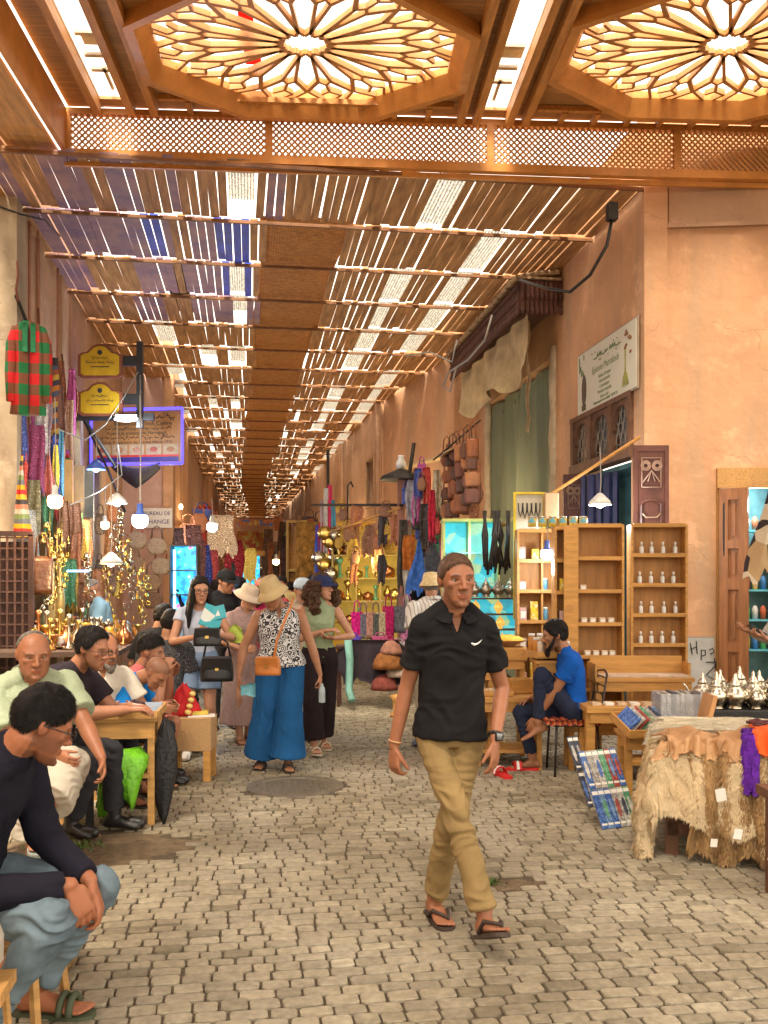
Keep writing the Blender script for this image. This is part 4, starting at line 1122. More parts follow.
wrap = mat('wrapped_post', (.48, .38, .25), .9, .25, 4, .3, 30)
for y in (12.62, 16.25):
    mb = MB(); rg = []
    for j in range(24):
        z = .02+j*4.85/23; rg.append([V((XR-.0+.06*(1+.22*math.sin(j*1.7+i))*math.cos(2*PI*i/10), y+.10*(1+.15*math.sin(j*1.1+i*2))*math.sin(2*PI*i/10), z)) for i in range(10)])
    mb.loft(rg); PB(mb, 'post', wrap, bR, smooth=True)
# carved dark eaves box with tile crest
mb = MB(); mb.box((XR-.30, 14.4, 5.52), (.58, 4.3, .30)); 
for i in range(58):
    y = 12.3+i*4.2/57
    mb.box((XR-.60, y, 5.45), (.03, .045, .36)); mb.ell((XR-.605, y, 5.24), (.03, .032, .055), n=6, m=4); mb.ell((XR-.612, y, 5.40), (.028, .026, .045), n=6, m=4); mb.ell((XR-.616, y, 5.55), (.026, .026, .045), n=6, m=4)
for i in range(9):
    x = XR-.56+i*.065; mb.box((x, 12.235, 5.45), (.045, .03, .36)); mb.ell((x, 12.22, 5.24), (.03, .03, .055), n=6, m=4); mb.ell((x, 12.215, 5.42), (.026, .026, .045), n=6, m=4)
PB(mb, 'carved_eaves', dark, bR)
mb = MB()
mb.box((XR-.34, 14.4, 5.675), (.64, 4.4, .03))
for i in range(54): 
    y = 12.25+i*4.3/53; mb.tube([(XR-.05, y, 5.78), (XR-.38, y, 5.74), (XR-.68, y, 5.66+.01*math.sin(i*2.1))], .038, 6)
PB(mb, 'roof_tiles', mat('tile_ochre', (.33, .22, .12), .7, .4, 9, .3), bR)
# draped canvas under the eaves
mb = MB(); g = []
for i in range(60):
    t = i/59; y = 12.35+3.9*t; dip = abs(math.sin(t*PI*2.0+.2))
    row = []
    for j in range(9):
        s = j/8; zt_ = 5.24; zb_ = 4.60-.22*dip+.05*math.sin(t*23)
        row.append((XR-.46+.10*s*math.sin(t*13)+.03*math.sin(t*31+s*3)-.05*s, y, zt_+(zb_-zt_)*s))
    g.append(row)
mb.sheet(g, .006); PB(mb, 'draped_canvas', tarp, bR, smooth=True)
mb = MB(); g = [[(XR-.45+.02*math.sin(j*2)+.05*i, 12.42+.10*i+.03*math.sin(j), 5.2-j*.19) for j in range(9)] for i in range(3)]
mb.sheet(g, .006); PB(mb, 'hanging_canvas', tarp, bR, smooth=True)
# shop opening: lintel, mashrabiya screens, room, carved leaves
mb = MB()
mb.box((XR+.02, 10.86, 3.06), (.16, 1.96, .12)); mb.box((XR+.02, 10.86, 3.70), (.14, 1.96, .06))
for y in (9.93, 10.5, 11.15, 11.78): mb.box((XR+.02, y, 3.38), (.13, .09, .60))
for y0, y1 in ((9.97, 10.46), (10.54, 11.11), (11.19, 11.74)):
    c_ = (y0+y1)/2; hw = (y1-y0)/2; n = 10
    for s in (-1, 1):
        poly = [(XR-.02, c_+s*hw, 3.67), (XR-.02, c_+s*hw, 3.35)]+[(XR-.02, c_+s*hw*.86*math.cos(PI/2*k/n)**.8, 3.38+.24*math.sin(PI/2*k/n)) for k in range(n+1)]+[(XR-.02, c_, 3.67)]
        mb.prism(poly, (.05, 0, 0))
PB(mb, 'screen_frame', mat('screen_wood', (.13, .06, .03), .6, .3, 8, .2), bR)
for y0, y1 in ((9.97, 10.46), (10.54, 11.11), (11.19, 11.74)):
    mb = MB()
    for i in range(7):
        y = y0+.04+(y1-y0-.08)*i/6; mb.tube([(XR+.03, y, 3.13), (XR+.03, y+.03*(-1)**i, 3.25), (XR+.03, y-.03*(-1)**i, 3.4), (XR+.03, y+.02*(-1)**i, 3.52), (XR+.03, y, 3.62)], .009, 5)
    for z in (3.2, 3.32, 3.44, 3.56): mb.bar((XR+.03, y0, z), (XR+.03, y1, z), .012, .012)
    PB(mb, 'window_grille', mat('grille_grey', (.22, .19, .16), .5, .2, metal=.4), bR)
mb = MB(); mb.box((XR+.25, 10.86, 3.4), (.02, 2, .7)); PB(mb, 'window_pane', mat('dusty_glass', (.30, .33, .33), .3, .3, 9), bR)
mb = MB(); mb.box((XR+2.0, 10.95, 1.5), (.1, 2.1, 3.1)); mb.box((XR+1.2, 9.9, 1.5), (1.6, .08, 3.1)); mb.box((XR+1.2, 12.0, 1.5), (1.6, .08, 3.1)); mb.box((XR+1.2, 10.95, 3.05), (1.6, 2.1, .06))
PB(mb, 'shop_interior', mat('shop_wall', (.16, .34, .36), .7, .4, 3), bR)
def carved_leaf(p0, d, w_, z0, z1, bits):
    d = V(d).normalized(); M = Matrix.Translation(V(p0)) @ Matrix.Rotation(math.atan2(d.y, d.x), 4, 'Z')
    b = MB()
    def q(u0, u1, y0, y1, a, c): b.box(M @ V(((u0+u1)/2, (y0+y1)/2, (a+c)/2)), (u1-u0, y1-y0, c-a), M.to_3x3())
    q(0, w_, -.02, .02, z0, z1); q(0, .04, -.032, -.0202, z0, z1); q(w_-.04, w_, -.032, -.0202, z0, z1); q(.04, w_-.04, -.031, -.0203, z1-.06, z1)
    n = 8
    for zc, hh in bits:       # arched sunk panels with raised rim
        pts = [M @ V((w_*.22, -.03, zc-hh)), M @ V((w_*.22, -.03, zc+hh*.5))]+[M @ V((w_/2-w_*.28*math.cos(PI*k/n), -.03, zc+hh*.5+hh*.4*math.sin(PI*k/n))) for k in range(n+1)]+[M @ V((w_*.78, -.03, zc-hh))]
        b.tube(pts+[pts[0]], .012, 5)
    door_ = PB(b, 'door', dark_l, bR)
    b = MB(); zc = z1-.28
    for sx in (-1, 1):
        for k in range(3):
            rr_ = .05-.012*k; b.tube([M @ V((w_/2+sx*w_*.16+rr_*math.cos(a), -.035, zc+.07+rr_*math.sin(a))) for a in [2*PI*t/10 for t in range(11)]], .006, 4)
        b.tube([M @ V((w_/2+sx*w_*.25, -.035, zc-.1)), M @ V((w_/2, -.035, zc+.02)), M @ V((w_/2-sx*w_*.1, -.035, zc-.09))], .008, 4)
    q2 = [M @ V((w_/2+x*w_*.27, -.033, zc+z)) for x, z in ((-1, -.15), (1, -.15), (1, .15), (-1, .15), (-1, -.15))]; b.tube(q2, .007, 4)
    b.tube([M @ V((w_*.24, -.035, zc-.42)), M @ V((w_*.35, -.035, zc-.46)), M @ V((w_*.65, -.035, zc-.46)), M @ V((w_*.76, -.035, zc-.42))], .010, 5)
    o = b.build('carving', mat('carving_pale', (.36, .22, .15), .6, .2), door_, True); return door_
dark_l = mat('door_carved', (.105, .030, .018), .5, .3, 5, .2, 40)
ul = at(633, 583, 9.75); carved_leaf((ul.x, ul.y, 0), CR, .36, .3, 3.03, ((2.35, .13), (1.95, .12)))
ul = at(563, 583, 12.1); carved_leaf((ul.x, ul.y, 0), CR, .26, .3, 3.0, ((2.3, .12),))
blued = mat('door_blue_edge', (.05, .06, .16), .5, .3, 5, .2)
mb = MB()
for i in range(5):
    p = at(584+i*8, 583, 12.0-i*.12); mb.box((p.x, p.y, 1.6), (.05, .10, 2.75), Matrix.Rotation(-TH+(.5 if i % 2 else -.5), 3, 'Z'))
PB(mb, 'folding_shutter', blued, bR)

# far right side of the lane
rest = [(16.95, 3.80, 22, 3.10, pl_or, 'orange plastered house front behind the hanging leather bags'), (22, 3.05, 29, 2.85, pl_pk, 'pinkish house front with a small square window above the brass stall'),
        (29, 2.85, 42, 2.45, pl_or, 'ochre house front far down the right side of the lane'), (42, 2.45, 60, 1.9, pl_pk, 'last house front on the right side of the lane')]
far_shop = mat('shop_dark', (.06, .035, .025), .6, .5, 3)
for i, (y0, x0, y1, x1, m_, lab) in enumerate(rest):
    h = empty('house', (x0+.3, (y0+y1)/2, 0), 0, lab, 'house')
    mb = MB(); n = (V((x1-x0, y1-y0, 0))).normalized(); s = V((n.y, -n.x, 0))
    a, b = V((x0, y0, 0)), V((x1, y1, 0))
    def seg(t0, t1, z0, z1, th=.4, off=0): mb.prism([a.lerp(b, t0)+s*off+V((0, 0, z0)), a.lerp(b, t1)+s*off+V((0, 0, z0)), a.lerp(b, t1)+s*(th+off)+V((0, 0, z0)), a.lerp(b, t0)+s*(th+off)+V((0, 0, z0))], (0, 0, z1-z0))
    ops = {0: [(.25, .8, 0, 2.9)], 1: [(.06, .46, 0, 2.7), (.12, .28, 3.55, 4.7), (.55, .95, 0, 2.7)], 2: [(.05, .45, 0, 2.7), (.3, .38, 3.6, 4.4), (.55, .95, 0, 2.7)], 3: [(.1, .4, 0, 2.6), (.5, .9, 0, 2.6)]}[i]
    ts = sorted({0, 1} | {t for o_ in ops for t in o_[:2]})
    for t0, t1 in zip(ts, ts[1:]):
        zs = [0]; cov = sorted((o_[2], o_[3]) for o_ in ops if o_[0] <= t0+1e-6 and o_[1] >= t1-1e-6); z = 0
        for c0, c1 in cov:
            if c0 > z: seg(t0, t1, z, c0)
            z = c1
        seg(t0, t1, z, 6.6)
    seg(0, .03, 0, 6.2, .1, -.09); seg(.97, 1, 0, 6.2, .1, -.07)
    PB(mb, 'wall', m_, h)
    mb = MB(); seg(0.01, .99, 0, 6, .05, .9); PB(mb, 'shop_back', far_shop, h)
    for (t0, t1, z0, z1) in ops:
        mb = MB(); seg(t0, t1, z1-.02, z1+.06, .1, -.03); seg(t0-.006, t0, max(z0, 0), z1, .1, -.028); seg(t1, t1+.006, max(z0, 0), z1, .1, -.028)
        if z0 > 0: seg(t0, t1, z0-.06, z0, .14, -.05)
        PB(mb, 'window_frame' if z0 > 0 else 'shop_frame', mat('frame_tan', (.42, .25, .12), .7, .3, 5), h)
# left side
bL = empty('left_house', (-2.6, 15, 0), 0, 'peach plastered house on the left behind the textile and brass stall', 'house')
mb = MB(); mb.box((-2.85, 11.07, 3.4), (.7, .45, 6.8)); PB(mb, 'corner_pier', pl_wh, bL)
mb = MB(); mb.box((-2.72, 12.6, 4.9), (.3, 3.5, 3.8)); mb.box((-2.70, 17.2, 3.4), (.3, 5.7, 6.8))
for y in (11.3, 12.2, 13.6): mb.box((-2.55, y, 4.9), (.06, .16, 3.7))
PB(mb, 'wall', pl_pk, bL)
mb = MB(); mb.box((-3.6, 12.6, 1.5), (.1, 4, 3.2)); mb.box((-3.2, 12.6, 3.02), (.9, 3.5, .05)); mb.box((-3.2, 10.95, 1.5), (.9, .1, 3)); mb.box((-3.2, 14.4, 1.5), (.9, .1, 3))
PB(mb, 'shop_room', mat('brass_room', (.30, .17, .07), .7, .4, 3), bL)
mb = MB()
for y, dx in ((11.45, 0), (11.75, .03), (13.1, 0)): mb.tube([(-2.50+dx, y, 3.1), (-2.50+dx, y, 5.8)], .018, 6)
PB(mb, 'pipe', mat('pipe_pink', (.45, .22, .14), .6), bL, smooth=True)
mb = MB(); mb.box((-2.5, 14.45, 2.2), (.16, .28, 4.4)); mb.box((-2.45, 16.0, 2.2), (.12, .2, 4.4)); PB(mb, 'pilaster', pl_wh, bL)
# dark iron grille at the left edge
gr = empty('iron_gate', (-2.6, 10.1, 0), 0, 'dark brown barred gate at the left edge below the striped textiles', 'gate')
mb = MB()
for i in range(16): mb.box((-3.31+i*.075, 10.05, 1.05), (.02, .02, 2.1))
for z in [.1+i*.11 for i in range(19)]: mb.box((-2.76, 10.052, z), (1.16, .016, .016))
PB(mb, 'bars', mat('gate_bar', (.07, .03, .02), .6, .3), gr)
mb = MB(); mb.box((-2.76, 10.14, 1.02), (1.16, .03, 2.04)); mb.box((-2.18, 10.06, 1.05), (.05, .06, 2.12)); mb.box((-2.76, 10.06, 2.12), (1.2, .06, .05)); PB(mb, 'gate_panel', mat('gate_brown', (.045, .016, .010), .6, .4, 4), gr)
bB = empty('exchange_house', (-2.2, 20, 0), 0, 'pale pink house end that steps out into the lane and carries the exchange sign', 'house')
mb = MB(); mb.box((-2.55, 20.2, 3.3), (1.7, .35, 6.6)); PB(mb, 'wall', pl_bu, bB)
mb = MB(); mb.box((-1.62, 20.16, 3.3), (.20, .5, 6.6)); PB(mb, 'pilaster', pl_or, bB)
mb = MB(); mb.box((-1.85, 23.2, 5.0), (.3, 5.6, 3.6)); mb.box((-1.85, 26.9, 3.3), (.3, 1.8, 6.6)); mb.box((-2.6, 23.2, 1.6), (.1, 5.6, 3.2)); PB(mb, 'side_wall', pl_or, bB)
for i, (y0, y1, x, m_, lab) in enumerate(((28, 38, -1.75, pl_pk, 'pink house front on the left beyond the blue lit kiosk'), (38, 60, -1.4, pl_or, 'ochre house front far down the left side of the lane'))):
    h = empty('house', (x-.2, (y0+y1)/2, 0), 0, lab, 'house')
    mb = MB(); mb.box((x-.2, (y0+y1)/2, 4.75), (.4, y1-y0, 3.7)); 
    k = y0
    while k < y1: mb.box((x-.2, k+.3, 1.45), (.4, .6, 2.9)); k += 2.6
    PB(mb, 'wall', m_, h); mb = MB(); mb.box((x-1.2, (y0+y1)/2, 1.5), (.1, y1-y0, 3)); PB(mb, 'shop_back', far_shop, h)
end = empty('end_house', (.5, 61, 0), 0, 'sunny orange house closing the far end of the lane', 'house')
mb = MB(); mb.box((.3, 61, 4.2), (7, .4, 3.2)); mb.box((-2.0, 61, 1.3), (2.4, .4, 2.6)); mb.box((2.6, 61, 1.3), (2.4, .4, 2.6)); PB(mb, 'wall', pl_or, end)
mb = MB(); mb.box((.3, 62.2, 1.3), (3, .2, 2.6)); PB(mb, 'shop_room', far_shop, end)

sq = empty('added_side_wall', (-6, 2, 0), 0, 'unseen peach wall added left of the square to hold back low sky light', 'house')  # out-of-view walls added to block low sky light
mb = MB(); mb.box((-6.2, 1.5, 3.3), (.4, 17, 6.6)); mb.box((-4.9, 10.2, 3.3), (2.8, .4, 6.6)); PB(mb, 'wall', pl_pk, sq)
# ------------------------------------------------------------------ goods, signs, lamps
G = random.Random(12)
def small(name, label, cat, mb, m, group=None, smooth=False):
    o = mb.build(name, m, None, smooth); return tag(o, label, cat, group)
CM = lambda rz=0: Matrix.Rotation(-TH+rz, 3, 'Z')             # faces the camera when rz = 0
def local(name, p, label, cat, group=None, rz=0): return empty(name, p, -TH+rz, label, cat, group)
def textm(name, s, size, m, parent, loc, rot=(PI/2, 0, 0), sx=1, ext=.001):
    c = bpy.data.curves.new(name, 'FONT'); c.body = s; c.size = size; c.extrude = ext; c.align_x = 'CENTER'; c.align_y = 'CENTER'
    o = bpy.data.objects.new('t', c); COL.objects.link(o); dg = bpy.context.evaluated_depsgraph_get(); me = bpy.data.meshes.new_from_object(o.evaluated_get(dg))
    bpy.data.objects.remove(o); me.materials.clear(); me.materials.append(m)
    q = bpy.data.objects.new(name, me); COL.objects.link(q); q.parent = parent; q.location = loc; q.rotation_euler = rot; q.scale = (sx, 1, 1); return q
def scribble(m_, x0, x1, y, h, r=.004, seed=0, z=-.012, dots=True):
    """a line of flowing script built as a raised stroke"""
    g = random.Random(seed); x = x1; pts = []
    while x > x0:
        pts.append((x, z, y+g.choice([-.15, 0, 0, .1, .5, .9])*h*.6)); x -= g.uniform(.2, .5)*h
        if g.random() < .14 and len(pts) > 2: m_.tube(pts, r, 4); pts = []; x -= h*.25
    if len(pts) > 2: m_.tube(pts, r, 4)
    if dots:
        for i in range(int((x1-x0)/h*.9)): m_.ell((g.uniform(x0, x1), z, y+g.choice([-.45, .85])*h), r*1.3, n=5, m=3)
led_w = mat('led_white', (.9, .95, 1), .4, 0, emit=(.80, .92, 1), es=4, bump=0)
led_warm = mat('bulb_warm', (1, .9, .6), .4, 0, emit=(1, .62, .22), es=5, bump=0)
led_b = mat('led_blue', (.02, .02, .3), .4, 0, emit=(.07, .05, 1), es=1.1, bump=0)
led_lb = mat('led_sky', (.3, .7, 1), .4, 0, emit=(.2, .6, 1), es=1.5, bump=0)
def plight(p, col, e, r=.06, par=None):
    l = bpy.data.lights.new('lamp_light', 'POINT'); l.energy = e; l.color = col; l.shadow_soft_size = r
    o = bpy.data.objects.new('lamp_light', l); COL.objects.link(o); o.location = p
    if par: o.parent = par; o.matrix_parent_inverse = Matrix.Translation(-par.location)
    return o
# shop sign on the right street wall (runs along Y, faces -X)
sg = empty('shop_sign', (XR-.03, 10.62, 4.10), -PI/2, 'cream shop signboard with green script and oil jar pictures above the carved window screens', 'sign')
mb = MB(); mb.box((0, 0, 0), (1.82, .035, .74)); mb.build('panel', mat('sign_cream', (.62, .62, .52), .5, .04, 3, .02), sg)
mb = MB(); mb.box((0, .0, 0), (1.86, .02, .78)); mb.build('frame', mat('sign_edge', (.35, .28, .2), .5), sg)
gi = mat('sign_green_ink', (.10, .16, .06), .6, 0, bump=0); gi2 = mat('sign_pale_ink', (.28, .34, .20), .6, 0, bump=0)
mb = MB(); scribble(mb, -.42, .48, .21, .09, .007, 4, -.02); mb.build('lettering', gi, sg)
textm('lettering', 'Epicerie Marrakech', .12, gi2, sg, (.02, -.020, .075), sx=.9)
for i, s in enumerate(('Huiles & Argan', 'Herboristerie', 'Cosmetique', 'Produits naturels', 'Savon noir')): textm('lettering', s, .062, gi2, sg, (.0, -.020, -.03-.062*i))
textm('lettering', 'Vente en gros et en detail  Tel 05 24', .05, gi, sg, (.02, -.020, -.325))
mb = MB(); mb.ell((-.68, -.02, -.10), (.085, .006, .20)); mb.box((-.68, -.022, -.31), (.13, .006, .07)); mb.build('jar_picture', mat('sign_brown', (.10, .075, .05), .6), sg, True)
mb = MB(); mb.lathe([(.001, 0), (.10, 0), (.07, .10), (.02, .16), (.02, .42), (.001, .42)], (.62, -.02, -.30), 14, sy=.06); mb.build('bottle_picture', mat('sign_olive', (.30, .30, .06), .5), sg, True)
mb = MB(); 
for i in range(9): mb.ell((.66+G.uniform(-.05, .18), -.02, .12+G.uniform(-.12, .2)), (.035, .005, .02), n=8, m=5)
mb.build('nut_picture', mat('sign_nut', (.25, .11, .04), .6), sg, True)
mb = MB()
for i in range(9): mb.ell((-.80+G.uniform(-.05, .12), -.02, .22+G.uniform(-.12, .1)), (.014, .005, .04), n=8, m=5)
mb.build('leaf_picture', gi, sg, True)
# ---- shelves
def shelfunit(p, w, h, dep, n, label, cols=1, m=pine, z0=0, rz=0, side=.022, back=True, name='display_shelf'):
    r = local(name, V((p.x, p.y, 0)), label, 'shelf', None, rz)
    mb = MB()
    for s in (-1, 1): b = MB(); b.box((s*(w/2-side/2), 0, (h+z0)/2), (side, dep, h-z0)); b.build('side_panel', m, r)
    if back: b = MB(); b.box((0, dep/2-.008, (h+z0)/2), (w-2*side-.002, .012, h-z0)); b.build('back_panel', m2p, r)
    zs = []
    for i in range(n+1):
        z = z0+.02+(h-z0-.04)*i/n; zs.append(z)
        b = MB(); b.box((0, -.005, z), (w-2*side-.001, dep-.03, .018)); b.box((0, -dep/2+.008, z+.012), (w-2*side-.001, .010, .034)); b.build('shelf_board', m, r)
    for c in range(1, cols):
        b = MB(); b.box((-w/2+w*c/cols, -.004, (h+z0)/2), (.018, dep-.034, h-z0-.05)); b.build('divider', m, r)
    return r, zs
m2p = mat('pine_back', (.42, .20, .055), .6, .2, 3, .12, 30, stretch=(9, 9, 1))
p = at(657, 583, 8.95); rC, zsC = shelfunit(p, .53, 2.17, .16, 6, 'narrow pine shelf holding rows of small white bottles, right of the empty shelf', z0=.45)
bw = mat('bottle_white', (.70, .70, .66), .35, .05, 5, .0)
bot = MB(); bot.lathe([(.001, 0), (.014, 0), (.015, .005), (.015, .055), (.012, .064), (.001, .064)], n=10)
bcap = MB(); bcap.lathe([(.001, .064), (.006, .064), (.006, .075), (.009, .076), (.009, .094), (.004, .098), (.001, .098)], n=8)
Q = Matrix.Rotation(-TH, 3, 'Z')
proto = None
for i in range(4):
    for j in range(4):
        loc = V((p.x, p.y, 0))+Q @ V((-.155+.105*j+G.uniform(-.008, .008)-.012*(i % 2), -.02, zsC[5-i]+.0105))
        if proto is None:
            proto = bot.build('small_bottle', bw, None, True); proto.scale = (1.35, 1.35, 1.3); bcap.build('bottle_cap', paper, proto, True)
            tag(proto, 'small white bottle in the four upper rows of the narrow pine shelf', 'bottle', 'white bottles on the narrow shelf'); proto.location = loc
        else:
            c = copy_tree(proto); c.location = loc
p = at(597, 583, 8.85); rB, zsB = shelfunit(p, .46, 2.16, .20, 6, 'tall half-empty pine shelf behind the man in blue', z0=.3)
p2 = at(571, 583, 8.72); mb = MB(); mb.box((p2.x, p2.y, 1.2), (.13, .022, 1.9), Q); small('pine_plank', 'upright orange pine plank with a knot between the two shelves', 'plank', mb, pine)
def jar(p, r, h, m, lm, label, group, name='jar', cat='jar', n=12):
    mb = MB(); mb.lathe([(.001, 0), (r*.9, 0), (r, .01), (r, h*.8), (r*.85, h*.86), (.001, h*.86)], n=n)
    o = mb.build(name, m, None, True); o.location = p; tag(o, label, cat, group)
    mb = MB(); mb.lathe([(.001, h*.86), (r*.9, h*.86), (r*.9, h), (.001, h)], n=n); mb.build('lid', lm, o, True); return o
def boxat(p, s, m, label, cat, group=None, name='box', rz=0, lid=None, tilt=0):
    mb = MB(); mb.box((0, 0, s[2]/2), s, None, 1, min(s)*.06); o = mb.build(name, m); o.location = p; o.rotation_euler = (tilt, 0, -TH+rz); tag(o, label, cat, group)
    if lid: mb = MB(); mb.box((0, -s[1]/2-.001, s[2]*.5), (s[0]*.7, .003, s[2]*.5)); mb.build('paper_label', lid, o)
    return o
tubc = mat('tub_beige', (.62, .48, .33), .4, .15, 9, .05); orange_j = mat('jar_orange', (.55, .22, .03), .25, .2, 9, .05)
for row, xs in ((4, (-.14,)), (3, (-.13, -.05, .04, .12)), (2, (-.10, -.02, .06, .13)), (1, (-.05, .04))):
    for x in xs: boxat(V((p.x, p.y, 0))+Q @ V((x, -.03, zsB[row]+.0105)), (.058, .06, .06), tubc, 'small beige tub standing on the tall half-empty pine shelf', 'tub', 'beige tubs on the tall pine shelf', 'tub', lid=paper)
pA = at(541, 583, 9.5); rA, zsA = shelfunit(pA, .50, 2.15, .18, 6, 'pale pine shelf with jars and packets beside the lit bulb', 2, pineX, .3)
pS = at(561, 583, 8.9); rS, zsS = shelfunit(pS, .15, 2.14, .16, 6, 'very narrow pine shelf with yellow packets against the plank', 1, pine, .3)
yel = mat('packet_yellow', (.70, .50, .02), .5, .2, 20, .05, pal=(40, [(.70, .50, .03), (.55, .30, .02), (.7, .62, .3)])); pinkp = mat('packet_pink', (.55, .35, .32), .5)
tin = mat('tin_print', (.60, .45, .08), .35, 0, 1, .02, pal=(28, [(.62, .45, .05), (.45, .30, .03), (.10, .32, .42), (.65, .6, .45)]))
for i in range(6):
    q_ = at(532+i*10.3, 527, 9.0); jar(q_, .040, .10, tin, mat('tin_lid', (.5, .5, .45), .3, metal=.8), 'yellow and blue printed tin standing in the row on top of the shelves', 'tins on top of the shelves', 'tin', 'tin')
for row in range(1, 6):
    for k in range(4):
        x = -.19+.115*k+G.uniform(-.01, .01)
        if G.random() < .15: continue
        q_ = V((pA.x, pA.y, 0))+Q @ V((x, -.03, zsA[row]+.0105))
        if k in (0,): boxat(q_, (.07, .07, G.choice([.10, .14])), pinkp, 'pink and white packet in the left column of the pale pine shelf', 'packet', 'pink packets on the pale shelf', 'packet', lid=paper)
        elif k == 1: boxat(q_, (.075, .07, G.choice([.12, .2])), yel, 'yellow packet in the left column of the pale pine shelf', 'packet', 'yellow packets on the pale shelf', 'packet')
        else: jar(q_, .026, G.uniform(.10, .19), mat('bottle_blue', (.10, .30, .42), .2, .2, 6), white, 'small blue bottle in the right column of the pale pine shelf', 'blue bottles on the pale shelf', 'bottle', 'bottle')
for row in (1, 2, 3, 4): boxat(V((pS.x, pS.y, 0))+Q @ V((0.01, -.03, zsS[row]+.0105)), (.07, .06, .13), yel if row != 3 else pinkp, 'packet standing on level %s of the very narrow shelf' % ['', 'one', 'two', 'three', 'four'][row], 'packet', 'packets on the very narrow shelf', 'packet')
# jewellery board
jb = local('jewellery_board', at(529, 583, 9.75)*1, 'yellow framed board with dark necklaces behind the tins', 'display board'); jb.location.z = 0
mb = MB(); mb.box((0, 0, 1.9), (.28, .02, 1.25)); mb.build('board', mat('board_white', (.55, .52, .42), .8, .1), jb)
mb = MB(); [mb.box((s*.15, -.01, 1.9), (.025, .04, 1.3)) for s in (-1, 1)]; mb.box((0, -.01, 2.54), (.274, .04, .025)); mb.build('frame', mat('frame_yellow', (.60, .45, .02), .5), jb)
for i in range(5):
    mb = MB(); x = -.09+.045*i; mb.tube([(x-.02, -.02, 2.44), (x-.018, -.02, 2.36), (x, -.02, 2.30-.02*(i % 2)), (x+.018, -.02, 2.36), (x+.02, -.02, 2.44)], .006, 5); mb.build('necklace', black, jb, True)
boxat(at(551, 519, 9.6), (.14, .12, .26), mat('cardboard', (.40, .26, .14), .85, .1), 'brown cardboard box standing upright beside the yellow framed board', 'box')
# tray stand (long empty trough) and lower counter
def trestle(p, w, dep, h, label, th=.04, m=pine, legs=True, apron=.08, name='table', rz=0, cat='table', legw=.05):
    r = local(name, V((p.x, p.y, 0)), label, cat, None, rz)
    b = MB(); b.box((0, 0, h-th/2), (w, dep, th), None, 1, .004); b.build('tabletop', m, r)
    b = MB(); 
    for s in (-1, 1): b.box((0, s*(dep/2-.03), h-th-apron/2-.0005), (w-.06, .025, apron)); b.box((s*(w/2-.04), 0, h-th-apron/2-.001), (.025, dep-.09, apron-.002))
    b.build('apron', m, r)
    if legs:
        for sx in (-1, 1):
            for sy in (-1, 1): b = MB(); b.box((sx*(w/2-.04-legw*.0), sy*(dep/2-.055-legw*.3), (h-th)/2-.001), (legw, legw, h-th)); b.build('leg', m, r)
    return r
pt = at(640, 583, 8.35); r = trestle(pt, .86, .34, .80, 'pale pine trough table standing in front of the two pine shelves', .035, pine)
b = MB(); b.box((0, .15, .885), (.82, .02, .17)); b.box((-.42, 0, .86), (.02, .32, .12)); b.box((.42, 0.05, .86), (.02, .2, .12)); b.build('back_board', pine, r)
b = MB(); b.box((.0, -.02, .812), (.78, .22, .02)); b.build('paper_lining', mat('lining', (.60, .45, .33), .8, .15, 20), r)
pt = at(645, 583, 7.85); r = trestle(pt, 1.05, .42, .62, 'low pine counter with price strips in front of the trough table', .05, pine, legw=.07)
b = MB(); [b.box((x, -.205, .60), (w_, .006, .034)) for x, w_ in ((-.28, .42), (.22, .18), (.42, .14))]; b.build('price_strip', mat('strip_grey', (.45, .45, .45), .6, .3, 60), r)
b = MB(); b.box((0, 0, .16), (.98, .34, .03)); b.build('shelf_board', pine, r)
for i in range(9): boxat(V((pt.x, pt.y, 0))+Q @ V((-.42+.105*i, -.06, .6205)), (.07, .1, .022), paper if i % 2 else tubc, 'flat pale soap packet lying on the low pine counter', 'packet', 'soap packets on the low counter', 'packet')
# middle tables with jars, bowl and petals
pt = at(505, 583, 8.55); r = trestle(pt, .62, .5, .62, 'pine table with petal trays left of the man in blue', .05, pine, legw=.06)
b = MB(); b.box((0, 0, .14), (.56, .42, .03)); b.build('shelf_board', pine, r)
pet = mat('petals', (.60, .48, .20), .8, .3, 90, .5, 90, pal=(120, [(.62, .50, .2), (.62, .58, .42), (.45, .25, .1), (.5, .16, .12)]))
def heap(p, rx__, ry__, h, m, label, cat, name, group=None, seed=0, rz=0, flat=False):
    mb = MB(); n, k = 22, 7; rings = []
    for j in range(k):
        t = j/(k-1); rr_ = math.cos(t*PI/2) if not flat else (1-t*.98)**.35
        rings.append([V((rx__*rr_*math.cos(2*PI*i/n)*(1+.06*math.sin(i*2.7+seed)), ry__*rr_*math.sin(2*PI*i/n), h*math.sin(t*PI/2)+.012*math.sin(i*1.9+j*2.3+seed)*(j > 0))) for i in range(n)])
    mb.loft(rings); o = mb.build(name, m, None, True); o.location = p; o.rotation_euler = (0, 0, -TH+rz); return tag(o, label, cat, group)
def tray(p, w, dep, h, label, fill=None, rz=0, m=pine, tilt=0, name='tray', cat='tray'):
    r = local(name, p, label, cat, None, rz); r.rotation_euler.x = tilt
    b = MB(); b.box((0, 0, .006), (w, dep, .012)); [b.box((0, s*(dep/2-.006), h/2+.0005), (w, .012, h)) for s in (-1, 1)]; [b.box((s*(w/2-.006), 0, h/2+.001), (.0118, dep-.025, h)) for s in (-1, 1)]; b.build('box_frame', m, r)
    if fill:
        b = MB(); b.sheet([[(-w/2+.013+(w-.026)*i/14, -dep/2+.013+(dep-.026)*j/10, h*.7+.012*math.sin(i*2.1+j*1.3)+.01*math.sin(i*.7-j*2.9)) for j in range(11)] for i in range(15)], .01); b.build('filling', fill, r, True)
    return r
